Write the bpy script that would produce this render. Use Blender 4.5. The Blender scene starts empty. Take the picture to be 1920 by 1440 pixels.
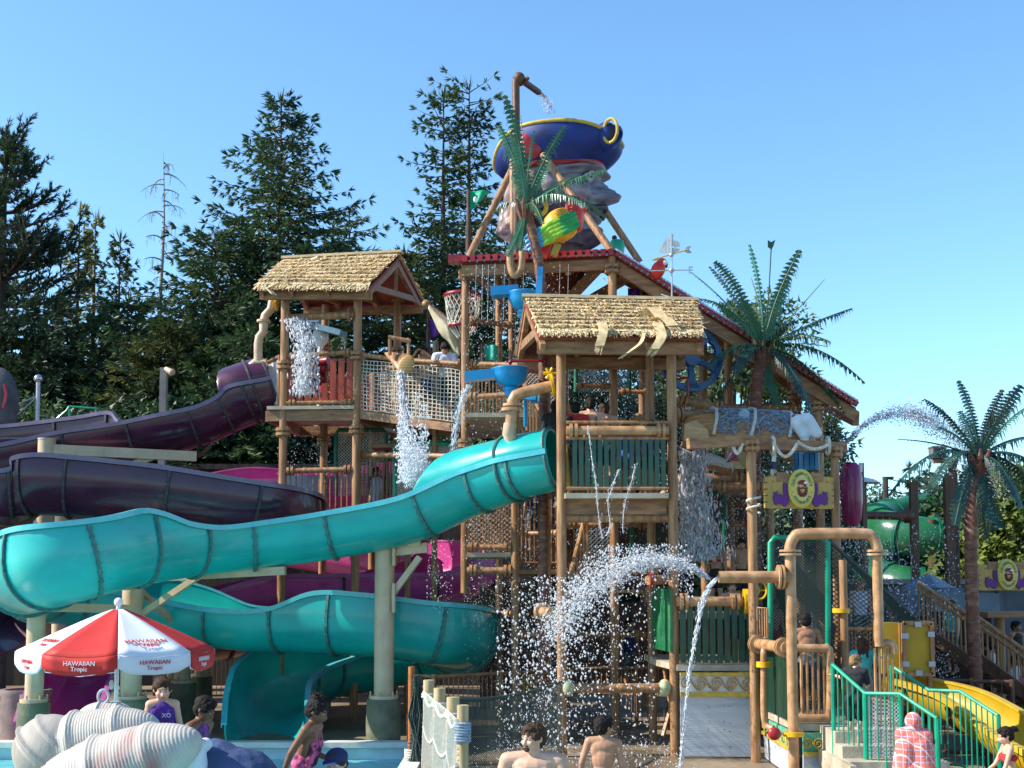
import bpy, math, random
from mathutils import Vector as V, Matrix, noise
R = random.Random(7)
sc = bpy.context.scene
COL = sc.collection
# ---------------- camera, sky, sun, exposure ----------------
F = 2300.0; PITCH = math.radians(4.5); CZ = 2.7
cam = bpy.data.cameras.new('camera'); camo = bpy.data.objects.new('camera', cam); COL.objects.link(camo)
camo.location = (0, 0, CZ); camo.rotation_euler = (math.pi/2 + PITCH, 0, 0)
cam.sensor_width = 36; cam.lens = 36*F/1920; cam.clip_end = 2000; cam.clip_start = .1
SH = (375 - F*math.tan(PITCH)); cam.shift_y = SH/1920
sc.camera = camo
SUN = V((-.80, -.09, .62)).normalized()
w = bpy.data.worlds.new('World'); sc.world = w; w.use_nodes = True
nt = w.node_tree; bg = nt.nodes['Background']
sky = nt.nodes.new('ShaderNodeTexSky'); sky.sky_type = 'NISHITA'; sky.sun_disc = False
sky.sun_elevation = math.asin(SUN.z); sky.sun_rotation = math.atan2(SUN.x, SUN.y)
sky.air_density = 1.0; sky.dust_density = 0.35; sky.ozone_density = 2.2; sky.altitude = 300
wb = nt.nodes.new('ShaderNodeMixRGB'); wb.blend_type = 'MULTIPLY'; wb.inputs[0].default_value = 1; wb.inputs[2].default_value = (.80, 1.06, 1.16, 1)
nt.links.new(sky.outputs[0], wb.inputs[1]); nt.links.new(wb.outputs[0], bg.inputs[0]); bg.inputs[1].default_value = .132
sl = bpy.data.lights.new('sun', 'SUN'); sl.energy = 4.6; sl.angle = math.radians(.5); sl.color = (1, .93, .82)
slo = bpy.data.objects.new('sun', sl); COL.objects.link(slo); slo.rotation_euler = SUN.to_track_quat('Z', 'Y').to_euler()
sc.view_settings.view_transform = 'Standard'; sc.view_settings.look = 'None'
sc.view_settings.exposure = 0.93; sc.view_settings.gamma = 1
sc.render.engine = 'CYCLES'; sc.cycles.max_bounces = 6; sc.cycles.transparent_max_bounces = 12

def P(px, py, Y):
    u = (px-960)/F; v = (720-py)/F + SH/F
    c, s = math.cos(PITCH), math.sin(PITCH)
    t = Y/(c - v*s)
    return V((u*t, Y, CZ + (s + v*c)*t))
def Zp(py, Y): return P(960, py, Y).z
def Xp(px, Y, py=900): return P(px, py, Y).x

# ---------------- materials ----------------
MATS = {}
def mat(name, c, c2=None, rough=.6, scale=4., stretch=(1, 1, 1), bump=0., fine=0., metal=0., trans=0., wave=None, spec=.4, coat=0., lo=.35, hi=.65):
    if name in MATS: return MATS[name]
    m = bpy.data.materials.new(name); m.use_nodes = True; MATS[name] = m
    n = m.node_tree; b = n.nodes['Principled BSDF']
    b.inputs['Roughness'].default_value = rough; b.inputs['Metallic'].default_value = metal
    b.inputs['Specular IOR Level'].default_value = spec
    b.inputs['Coat Weight'].default_value = coat
    tc = n.nodes.new('ShaderNodeTexCoord'); mp = n.nodes.new('ShaderNodeMapping')
    mp.inputs['Scale'].default_value = stretch; n.links.new(tc.outputs['Object'], mp.inputs[0])
    nz = n.nodes.new('ShaderNodeTexNoise'); nz.inputs['Scale'].default_value = scale; nz.inputs['Detail'].default_value = 6
    n.links.new(mp.outputs[0], nz.inputs[0])
    mr_ = n.nodes.new('ShaderNodeMapRange'); mr_.inputs['From Min'].default_value = .3; mr_.inputs['From Max'].default_value = .7; mr_.inputs['To Min'].default_value = max(.03, rough-.12); mr_.inputs['To Max'].default_value = min(1, rough+.15); n.links.new(nz.outputs[0], mr_.inputs['Value']); n.links.new(mr_.outputs[0], b.inputs['Roughness'])
    if c2 is None: c2 = tuple(x*.72 for x in c)
    r = n.nodes.new('ShaderNodeValToRGB'); r.color_ramp.elements[0].position = lo; r.color_ramp.elements[1].position = hi
    r.color_ramp.elements[0].color = (*c2, 1); r.color_ramp.elements[1].color = (*c, 1)
    src = nz.outputs[0]
    if wave:
        wv = n.nodes.new('ShaderNodeTexWave'); wv.bands_direction = wave[0]; wv.inputs['Scale'].default_value = wave[1]
        wv.inputs['Distortion'].default_value = wave[2]; n.links.new(tc.outputs['Object'], wv.inputs[0])
        mx = n.nodes.new('ShaderNodeMath'); mx.operation = 'ADD'; mx.inputs[1].default_value = 0
        m2 = n.nodes.new('ShaderNodeMath'); m2.operation = 'MULTIPLY'; m2.inputs[1].default_value = .5
        n.links.new(wv.outputs['Fac'], mx.inputs[0]); n.links.new(nz.outputs[0], mx.inputs[1])
        n.links.new(mx.outputs[0], m2.inputs[0]); src = m2.outputs[0]
    n.links.new(src, r.inputs[0]); n.links.new(r.outputs[0], b.inputs['Base Color'])
    if bump:
        nb = n.nodes.new('ShaderNodeTexNoise'); nb.inputs['Scale'].default_value = fine or scale*6; nb.inputs['Detail'].default_value = 4
        n.links.new(mp.outputs[0], nb.inputs[0])
        bp = n.nodes.new('ShaderNodeBump'); bp.inputs['Strength'].default_value = bump; bp.inputs['Distance'].default_value = .02
        n.links.new((src if wave else nb.outputs[0]), bp.inputs['Height']); n.links.new(bp.outputs[0], b.inputs['Normal'])
    if trans:
        tr = n.nodes.new('ShaderNodeBsdfTranslucent'); n.links.new(r.outputs[0], tr.inputs[0])
        ms = n.nodes.new('ShaderNodeMixShader'); ms.inputs[0].default_value = trans
        o = n.nodes['Material Output']; n.links.new(b.outputs[0], ms.inputs[1]); n.links.new(tr.outputs[0], ms.inputs[2]); n.links.new(ms.outputs[0], o.inputs[0])
    return m
M_post = mat('tan_post', (.38, .205, .095), (.20, .09, .035), .42, 5, (3, 3, .35), .25, 30)
M_beam = mat('tan_beam', (.36, .195, .09), (.18, .085, .04), .5, 4, (.6, 3, 3), .3, 24)
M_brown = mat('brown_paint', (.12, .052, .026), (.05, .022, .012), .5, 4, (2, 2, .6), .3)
M_pipe = mat('tan_pipe', (.50, .29, .14), (.30, .15, .065), .35, 3, (2, 2, 2), .12, 30, coat=.2)
M_palep = mat('pale_pipe', (.55, .40, .27), (.40, .26, .16), .4, 4)
M_teal = mat('teal_gelcoat', (.0, .40, .355), (.008, .29, .275), .33, 1.1, (1, 1, 2.0), bump=.06, fine=14, coat=.3)
M_tealr = mat('teal_rim', (.07, .44, .47), (.05, .36, .42), .35, 6, coat=.3)
M_teald = mat('teal_joint', (.05, .20, .19), (.04, .10, .09), .6, 12)
M_purp = mat('purple_gelcoat', (.068, .015, .040), (.045, .010, .028), .25, 1.5, bump=.05, fine=14, coat=.25)
M_purpr = mat('purple_rim', (.15, .095, .17), (.10, .065, .12), .35, 6, coat=.4)
M_purpd = mat('purple_joint', (.06, .05, .055), (.03, .02, .03), .6, 10)
M_pink = mat('pink_gelcoat', (.60, .06, .29), (.46, .04, .22), .35, 2, bump=.05, coat=.3)
M_pinkr = mat('pink_rim', (.45, .12, .32), (.35, .08, .25), .4, 5)
M_yel = mat('yellow_gelcoat', (.46, .29, .01), (.36, .22, .01), .4, 2, bump=.04)
M_grs = mat('green_gelcoat', (.015, .13, .04), (.01, .09, .03), .3, 2, coat=.3)
M_cream = mat('cream_steel', (.54, .41, .27), (.44, .32, .2), .4, 3, bump=.05)
M_conc = mat('mossy_concrete', (.17, .17, .11), (.09, .10, .06), .85, 4, bump=.5, fine=30)
M_concd = mat('shade_toned_concrete', (.05, .038, .03), (.022, .017, .014), .9, 1.2, (1, 1, .4), .6, 10)  # base colour darkened to carry the shade of trees and tower
M_deckw = mat('deck_edge', (.48, .42, .32), (.34, .28, .2), .6, 3)
M_redslat = mat('red_slat', (.36, .055, .022), (.22, .03, .015), .45, 4, (3, 3, .5), .1)
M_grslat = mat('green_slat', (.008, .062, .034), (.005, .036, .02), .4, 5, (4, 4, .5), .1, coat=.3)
M_redund = mat('red_brown_soffit', (.22, .05, .02), (.15, .03, .012), .6, 2)
M_thatch = mat('thatch', (.90, .74, .46), (.62, .46, .24), .85, 7, (2, 2, 4), .6, 60, trans=.12, lo=.3, hi=.6)
M_gstl = mat('green_steel', (.0, .30, .17), (.0, .22, .12), .35, 4, coat=.3)
M_gdrk = mat('dark_green_steel', (.0, .13, .07), (.0, .08, .04), .4, 4)
M_blue = mat('blue_plastic', (.0, .23, .48), (.0, .18, .42), .35, 3, coat=.3)
M_redm = mat('red_metal', (.34, .012, .018), (.20, .008, .012), .35, 4, coat=.2)
M_zinc = mat('grey_metal', (.42, .42, .46), (.3, .3, .33), .35, 5, metal=.3)
M_dark = mat('dark_rubber', (.02, .02, .022), (.012, .012, .014), .5)
M_white = mat('white_paint', (.78, .79, .8), (.66, .67, .68), .4, 3)
M_wetw = mat('boat_boards', (.60, .63, .66), (.36, .42, .48), .35, 1.6, (.5, 1, 5), .3, 10, lo=.3, hi=.7)
M_gold = mat('gold_paint', (.52, .38, .05), (.4, .27, .03), .4, 8)
M_net = mat('pale_rope', (.62, .58, .50), (.42, .38, .32), .8, 20)
M_netd = mat('dark_net', (.05, .075, .065), (.03, .05, .045), .7, 20)
M_netg = mat('weathered_net', (.30, .36, .44), (.12, .16, .20), .8, 20)
M_bamb = mat('bamboo_pole', (.50, .37, .20), (.36, .24, .12), .55, 4, (3, 3, .4), .2)
M_yring = mat('yellow_ring', (.75, .42, .01), (.6, .33, .01), .35, 6)
M_leafp = mat('palm_leaf', (.03, .15, .07), (.015, .075, .04), .4, 2.5, trans=.18, bump=.1)
M_leafp2 = mat('palm_leaf_pale', (.09, .26, .16), (.04, .15, .09), .4, 2.5, trans=.2)
M_leafp3 = mat('palm_leaf_blue', (.025, .09, .075), (.012, .045, .04), .35, 2.5, trans=.15)
M_ptrunk = mat('palm_trunk', (.17, .06, .035), (.08, .025, .018), .6, 8, bump=.4)
M_bark = mat('bark', (.085, .06, .045), (.035, .025, .02), .9, 3, (2, 2, .5), .8, 12)
M_deadw = mat('dead_wood', (.32, .27, .25), (.2, .17, .16), .9, 3)
M_glass = mat('water_white', (.90, .92, .95), (.75, .8, .87), .10, 8, spec=.9, trans=.4)
M_dkw = mat('water_grey', (.45, .50, .62), (.3, .35, .47), .12, 8, spec=.8, trans=.45)

# ---------------- mesh builder ----------------
class MB:
    def __init__(s): s.v = []; s.f = []; s.m = []; s.mi = 0
    def add(s, vs, fs):
        o = len(s.v); s.v += [tuple(x) for x in vs]
        for f in fs: s.f.append(tuple(o+i for i in f)); s.m.append(s.mi)
        return s
    def quad(s, a, b, c, d): return s.add([a, b, c, d], [(0, 1, 2, 3)])
    def box(s, c, d, rot=None):
        c = V(c); vs = []
        for i in (-1, 1):
            for j in (-1, 1):
                for k in (-1, 1):
                    p = V((i*d[0]/2, j*d[1]/2, k*d[2]/2))
                    if rot is not None: p = rot @ p
                    vs.append(c+p)
        return s.add(vs, [(0, 1, 3, 2), (4, 6, 7, 5), (0, 4, 5, 1), (2, 3, 7, 6), (0, 2, 6, 4), (1, 5, 7, 3)])
    def beam(s, a, b, wd, h, up=V((0, 0, 1))):
        a = V(a); b = V(b); t = (b-a).normalized()
        if abs(t.dot(up)) > .98: up = V((0, 1, 0))
        x = t.cross(up).normalized(); z = x.cross(t)
        rot = Matrix((x, t, z)).transposed()
        return s.box((a+b)/2, (wd, (b-a).length, h), rot)
    def tube(s, pts, r, n=10, cap=True, flat=1.):
        pts = [V(p) for p in pts]; N = len(pts)
        rs = r if isinstance(r, (list, tuple)) else [r]*N
        prev = None; vs = []
        for i, p in enumerate(pts):
            t = (pts[min(i+1, N-1)]-pts[max(i-1, 0)])
            t = t.normalized() if t.length > 1e-9 else V((0, 0, 1))
            if prev is None: u = t.cross(V((0, .02, 1)) if abs(t.z) < .95 else V((0, 1, 0))).normalized()
            else:
                u = prev - t*prev.dot(t)
                u = u.normalized() if u.length > 1e-6 else t.orthogonal().normalized()
            prev = u; w_ = t.cross(u)
            for k in range(n):
                a = 2*math.pi*k/n
                vs.append(p + (u*math.cos(a) + w_*math.sin(a)*flat)*rs[i])
        fs = []
        for i in range(N-1):
            for k in range(n):
                a = i*n+k; b = i*n+(k+1) % n
                fs.append((a, b, b+n, a+n))
        if cap:
            fs.append(tuple(range(n-1, -1, -1))); fs.append(tuple((N-1)*n+k for k in range(n)))
        return s.add(vs, fs)
    def ell(s, c, r, rot=None, nu=16, nv=10, fn=None):
        c = V(c); vs = []; fs = []
        if not isinstance(r, (tuple, list, V)): r = (r, r, r)
        for j in range(nv+1):
            ph = math.pi*j/nv - math.pi/2
            for i in range(nu):
                a = 2*math.pi*i/nu
                d = V((math.cos(ph)*math.cos(a), math.cos(ph)*math.sin(a), math.sin(ph)))
                k = fn(d) if fn else 1
                p = V((d.x*r[0]*k, d.y*r[1]*k, d.z*r[2]*k))
                if rot is not None: p = rot @ p
                vs.append(c+p)
        for j in range(nv):
            for i in range(nu):
                a = j*nu+i; b = j*nu+(i+1) % nu; fs.append((a, b, b+nu, a+nu))
        return s.add(vs, fs)
    def lathe(s, c, prof, n=24, rot=None, a0=0, a1=2*math.pi):
        c = V(c); vs = []; fs = []; full = abs(a1-a0-2*math.pi) < 1e-6; nn = n if full else n+1
        for (r, z) in prof:
            for i in range(nn):
                a = a0+(a1-a0)*i/n; p = V((r*math.cos(a), r*math.sin(a), z))
                if rot is not None: p = rot @ p
                vs.append(c+p)
        for j in range(len(prof)-1):
            for i in range(n):
                a = j*nn+i; b = j*nn+((i+1) % nn); fs.append((a, b, b+nn, a+nn))
        return s.add(vs, fs)
    def prism(s, pts, d):      # closed polygon extruded by vector d
        pts = [V(p) for p in pts]; d = V(d); n = len(pts)
        return s.add(pts+[p+d for p in pts], [tuple(range(n-1, -1, -1)), tuple(range(n, 2*n))]+[(i, (i+1) % n, n+(i+1) % n, n+i) for i in range(n)])
    def capsule(s, a, b, ra, rb, n=12):
        a = V(a); b = V(b); t = b-a
        if t.length < 1e-5: return s.ell(a, max(ra, rb))
        t.normalize(); u = t.orthogonal().normalized(); w_ = t.cross(u); rings = []
        for q in range(0, 4): th = math.pi/2*q/4; rings.append((a - t*ra*math.cos(th), ra*math.sin(th)+.0004))
        rings.append((a, ra)); rings.append((b, rb))
        for q in range(3, -1, -1): th = math.pi/2*q/4; rings.append((b + t*rb*math.cos(th), rb*math.sin(th)+.0004))
        vs = []; fs = []
        for (p, r) in rings:
            for k in range(n):
                an = 2*math.pi*k/n; vs.append(p+(u*math.cos(an)+w_*math.sin(an))*r)
        for i in range(len(rings)-1):
            for k in range(n):
                x = i*n+k; y = i*n+(k+1) % n; fs.append((x, y, y+n, x+n))
        fs.append(tuple(range(n-1, -1, -1))); fs.append(tuple((len(rings)-1)*n+k for k in range(n)))
        return s.add(vs, fs)
    def build(s, name, m, parent=None, smooth=True, loc=None, ang=40):
        me = bpy.data.meshes.new(name)
        o = bpy.data.objects.new(name, me)
        org = V(parent['_o']) if parent is not None else V(loc if loc is not None else (0, 0, 0))
        me.from_pydata([tuple(V(p)-org) for p in s.v], [], s.f)
        ms = m if isinstance(m, (list, tuple)) else [m]
        for x in ms: me.materials.append(x)
        if len(ms) > 1: me.polygons.foreach_set('material_index', s.m)
        if smooth:
            me.polygons.foreach_set('use_smooth', [True]*len(me.polygons))
            me.set_sharp_from_angle(angle=math.radians(ang))
        me.update()
        COL.objects.link(o)
        if parent is not None: o.parent = parent
        else: o.location = org
        o['_o'] = tuple(org)
        return o
def see_through(m, f):
    n = m.node_tree; o = n.nodes['Material Output']; src = o.inputs[0].links[0].from_socket
    t = n.nodes.new('ShaderNodeBsdfTransparent'); x = n.nodes.new('ShaderNodeMixShader'); x.inputs[0].default_value = f
    n.links.new(src, x.inputs[1]); n.links.new(t.outputs[0], x.inputs[2]); n.links.new(x.outputs[0], o.inputs[0])
def scuff(m, c, f=.35, sc_=3.5, st=(1, 1, .35), lo=.60, hi=.78):
    n = m.node_tree; b = n.nodes['Principled BSDF']; src = b.inputs['Base Color'].links[0].from_socket; tc = n.nodes['Texture Coordinate']
    mp = n.nodes.new('ShaderNodeMapping'); mp.inputs['Scale'].default_value = st; n.links.new(tc.outputs['Object'], mp.inputs[0]); z = n.nodes.new('ShaderNodeTexNoise'); z.inputs['Scale'].default_value = sc_; z.inputs['Detail'].default_value = 9; z.inputs['Roughness'].default_value = .7; n.links.new(mp.outputs[0], z.inputs[0])
    r = n.nodes.new('ShaderNodeMapRange'); r.inputs['From Min'].default_value = lo; r.inputs['From Max'].default_value = hi; r.inputs['To Max'].default_value = f; n.links.new(z.outputs[0], r.inputs['Value'])
    x = n.nodes.new('ShaderNodeMixRGB'); n.links.new(r.outputs[0], x.inputs[0]); n.links.new(src, x.inputs[1]); x.inputs[2].default_value = (*c, 1); n.links.new(x.outputs[0], b.inputs['Base Color'])
scuff(M_teal, (.10, .42, .40), .5); scuff(M_purp, (.16, .10, .16), .5); scuff(M_pink, (.6, .3, .45), .4); scuff(M_yel, (.25, .2, .08), .5)
scuff(M_post, (.55, .36, .2), .6, 6, (2, 2, .4), .55, .72); scuff(M_pipe, (.26, .16, .09), .7, 4, (2, 2, 2), .55, .72); scuff(M_beam, (.12, .07, .04), .7, 5, (1, 1, 3), .55, .72); scuff(M_cream, (.25, .2, .13), .6, 3, (2, 2, .3), .55, .75)
scuff(M_leafp, (.16, .17, .06), .7, 3, (1, 1, 1), .5, .7); scuff(M_leafp3, (.09, .10, .05), .7, 3, (1, 1, 1), .5, .7); scuff(M_ptrunk, (.28, .17, .11), .7, 5, (1, 1, 3), .5, .65)
scuff(M_grslat, (.03, .09, .06), .6, 8); scuff(M_thatch, (.30, .20, .10), .8, 2.2, (1, 1, 1), .5, .7); scuff(M_conc, (.06, .07, .04), .8, 3)
see_through(M_glass, .25); see_through(M_dkw, .3)
def sep(b, name, m, T, smooth=True):
    par = list(range(len(b.v)))
    def fd(i):
        while par[i] != i: par[i] = par[par[i]]; i = par[i]
        return i
    for f in b.f:
        r = fd(f[0])
        for i in f[1:]: par[fd(i)] = r
    grp = {}
    for f in b.f: grp.setdefault(fd(f[0]), []).append(f)
    for k, fs in grp.items():
        idx = sorted({i for f in fs for i in f}); mp = {j: q for q, j in enumerate(idx)}
        MB().add([b.v[j] for j in idx], [tuple(mp[i] for i in f) for f in fs]).build(name, m, T, smooth=smooth)
def thing(name, label, cat, loc, group=None):
    o = bpy.data.objects.new(name, None); COL.objects.link(o); o.location = loc; o.empty_display_size = .1
    o['_o'] = tuple(loc); o['label'] = label; o['category'] = cat
    if group: o['group'] = group
    return o
def tag(o, label, cat, group=None, kind=None):
    o['label'] = label; o['category'] = cat
    if group: o['group'] = group
    if kind: o['kind'] = kind
    return o
def struct(o): o['kind'] = 'structure'; return o
def dup(root, loc=None, label=None, rotz=None, scale=None):
    def cp(o, par):
        c = o.copy(); COL.objects.link(c)
        if par is not None: c.parent = par
        for ch in list(o.children): cp(ch, c)
        return c
    c = cp(root, None)
    if loc is not None: c.location = loc
    if rotz is not None: c.rotation_euler = (0, 0, rotz)
    if scale is not None: c.scale = scale if isinstance(scale, tuple) else (scale,)*3
    if label: c['label'] = label
    return c
def crv(pts, n=8):            # Catmull-Rom through Vectors of any length (tuples)
    pts = [list(p) for p in pts]; out = []
    q = [pts[0]]+pts+[pts[-1]]
    for i in range(1, len(q)-2):
        for k in range(n):
            t = k/n; t2 = t*t; t3 = t2*t
            out.append([.5*((2*b)+(-a+c)*t+(2*a-5*b+4*c-d)*t2+(-a+3*b-3*c+d)*t3) for a, b, c, d in zip(q[i-1], q[i], q[i+1], q[i+2])])
    out.append(pts[-1]); return out
def vpost(px, y0, y1, Y, r, parent, m=None, rings=(), name='post', n=12, sy=None):
    x = Xp(px, Y, sy if sy else (y0+y1)/2); z0, z1 = Zp(y0, Y), Zp(y1, Y) if y1 is not None else 0
    if y1 >= 1400: z1 = 0
    b = MB().tube([(x, Y, z1), (x, Y, z0)], r, n)
    for ry in rings:
        z = Zp(ry, Y)
        b.tube([(x, Y, z-.075), (x, Y, z-.02)], r*1.85, 14); b.tube([(x, Y, z+.02), (x, Y, z+.075)], r*1.85, 14)
        for k in range(8): a = k*math.pi/4; b.tube([(x+r*1.5*math.cos(a), Y+r*1.5*math.sin(a), z-.1), (x+r*1.5*math.cos(a), Y+r*1.5*math.sin(a), z+.1)], .016, 6)
    return b.build(name, m or M_post, parent)
def hpipe(a, b, r, parent, m=None, name='rail', flange=True, n=12, fr=1.7):
    a = V(a); b = V(b); t = (b-a).normalized(); q = MB().tube([a, b], r, n)
    if flange:
        for e, s_ in ((a, 1), (b, -1)):
            q.tube([e+t*s_*.05, e+t*s_*.10], r*fr, 14); q.tube([e+t*s_*.13, e+t*s_*.18], r*fr, 14)
    return q.build(name, m or M_post, parent)
def net(b, A, B, C, D, nu, nv, r, sag=0., jit=0.):   # A top-left, B top-right, C bottom-right, D bottom-left
    A, B, C, D = map(V, (A, B, C, D))
    def g(u, v):
        p = (A*(1-u)+B*u)*(1-v)+(D*(1-u)+C*u)*v
        p = p + V((0, 0, -sag*4*u*(1-u)*(1-v)))
        if jit: p = p + V(noise.noise_vector(p*3.1))*jit
        return p
    for i in range(nu+1): b.tube([g(i/nu, k/6) for k in range(7)], r, 4, False)
    for j in range(nv+1): b.tube([g(k/12, j/nv) for k in range(13)], r, 4, False)
def dnet(b, A, B, C, D, nu, r, clip=True):           # diamond net on a quad
    A, B, C, D = map(V, (A, B, C, D)); asp = ((D-A).length/(B-A).length); nv = max(1, round(nu*asp))
    def g(u, v): return (A*(1-u)+B*u)*(1-v)+(D*(1-u)+C*u)*v
    for s_ in (1, -1):
        for i in range(-nv, nu+1):
            pts = []
            for j in range(nv+1):
                u = (i+j)/nu if s_ == 1 else 1-(i+j)/nu
                if -1e-6 <= u <= 1+1e-6: pts.append(g(u, j/nv))
            if len(pts) > 1: b.tube([pts[0], pts[-1]], r, 4, False)
def slats(b, A, B, h, wd, gap, th=.03, z0=.06, top=None):
    A = V(A); B = V(B); t = B-A; L = t.length; n = max(1, int(L/(wd+gap))); t.normalize()
    rot = Matrix((t, V((0, 0, 1)).cross(t), V((0, 0, 1)))).transposed()
    for i in range(n):
        u = (i+.5)/n; c = A+(B-A)*u
        hh = h if top is None else top(u)
        b.box(c+V((0, 0, z0+hh/2)), (wd, th, hh), rot)
def balus(b, A, B, hA, n, r=.012, z0=0.):
    A = V(A); B = V(B)
    for i in range(n+1):
        c = A+(B-A)*i/n; b.tube([c+V((0, 0, z0)), c+V((0, 0, hA))], r, 6)
# ================= SETTING =================
M_grd = mat('wet_concrete_ground', (.30, .23, .15), (.13, .095, .06), .45, .8, bump=.25, fine=14, spec=.5)
M_bank = mat('bank_soil', (.06, .055, .03), (.03, .03, .018), .95, .6, bump=.8, fine=5)
M_water = mat('pool_water', (.20, .56, .58), (.12, .46, .50), .08, 2.2, (1, 2.2, 1), .9, 7, spec=.7)
M_pool = mat('pool_paint', (.50, .68, .70), (.40, .58, .60), .5, 3)
def gz(): pass
xs = [-400, -12, -1.5, .6, 400]; ys = [-60, 3, 15.5, 20.8, 34, 900]
b = MB()
for i in range(4):
    for j in range(5):
        if j in (1,) and i in (1, 2): continue
        if j == 2 and i == 1: continue
        b.quad((xs[i], ys[j], 0), (xs[i+1], ys[j], 0), (xs[i+1], ys[j+1], 0), (xs[i], ys[j+1], 0))
struct(b.build('ground', M_grd, smooth=False))
b = MB()
loop = [(-12, 3), (.6, 3), (.6, 15.5), (-1.5, 15.5), (-1.5, 20.8), (-12, 20.8)]
for i in range(6):
    a, c = loop[i], loop[(i+1) % 6]; b.quad((*a, -.003), (*c, -.003), (*c, -.6), (*a, -.6))
b.add([(x, y, -.6) for x, y in loop], [(0, 1, 2, 3, 4, 5)])
struct(b.build('pool', M_pool, smooth=False))
b = MB()
for i in range(1, 6):
    a, c = V((*loop[i], 0)), V((*loop[(i+1) % 6], 0)); b.beam(a+V((0, 0, .03)), c+V((0, 0, .03)), .28, .09)
struct(b.build('pool_coping', mat('coping', (.62, .64, .58), (.5, .5, .44), .6, 4), smooth=False))
b = MB(); b.add([(x*.999, y, -.22) for x, y in loop], [(0, 1, 2, 3, 4, 5)])
struct(b.build('pool_water', M_water, smooth=False))
# raised bank behind the retaining wall
b = MB(); nx, ny = 60, 24
for j in range(ny+1):
    for i in range(nx+1):
        x = -42+i*44/nx; y = 33.4+j*34/ny
        b.v.append((x, y, 5.6+.045*(y-33.4)+noise.noise(V((x*.3, y*.3, 0)))*.5))
for j in range(ny):
    for i in range(nx): a = j*(nx+1)+i; b.f.append((a, a+1, a+nx+2, a+nx+1)); b.m.append(0)
struct(b.build('bank', M_bank))
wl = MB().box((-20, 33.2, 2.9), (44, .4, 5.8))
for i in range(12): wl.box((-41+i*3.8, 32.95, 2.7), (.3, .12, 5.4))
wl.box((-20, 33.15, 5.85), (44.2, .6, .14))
tag(wl.build('retaining_wall', M_concd, smooth=False), 'tall concrete retaining wall, shade put into its dark colour, behind the slides holding up the tree bank', 'wall')

# ---------------- foliage ----------------
def fmat(name, a, c, tr=.25): return mat(name, a, c, .55, .55, bump=0, trans=tr, spec=.3, lo=.38, hi=.62)
M_fir = fmat('fir_needles', (.075, .125, .040), (.016, .045, .022))
M_fir2 = fmat('fir_needles_olive', (.11, .125, .03), (.02, .045, .016))
M_pine = fmat('pine_needles', (.05, .09, .035), (.012, .034, .022))
M_bir = fmat('birch_leaves', (.26, .26, .07), (.035, .055, .02), .3)
M_wil = fmat('willow_leaves', (.13, .17, .07), (.05, .09, .04), .3)
M_wil2 = fmat('maple_leaves', (.20, .24, .04), (.05, .09, .02), .35)
M_hedge = fmat('far_leaves', (.075, .12, .06), (.025, .05, .03), .2)
def tuft(b, p, d, L, wd, rr, n=3):
    n = n*2-1; wd *= .62
    d = d.normalized(); u = d.orthogonal().normalized(); w_ = d.cross(u)
    for k in range(n):
        a = rr.uniform(0, 6.28); s = (u*math.cos(a)+w_*math.sin(a))
        e = (d*rr.uniform(.7, 1.1) + s*rr.uniform(.1, .5))*L
        c = s.cross(d)*wd
        b.v += [tuple(p-c), tuple(p+e*.5+c*1.2), tuple(p+e), tuple(p+e*.45-c*1.2)]
        o = len(b.v)-4; b.f.append((o, o+1, o+2, o+3)); b.m.append(0)
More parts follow.
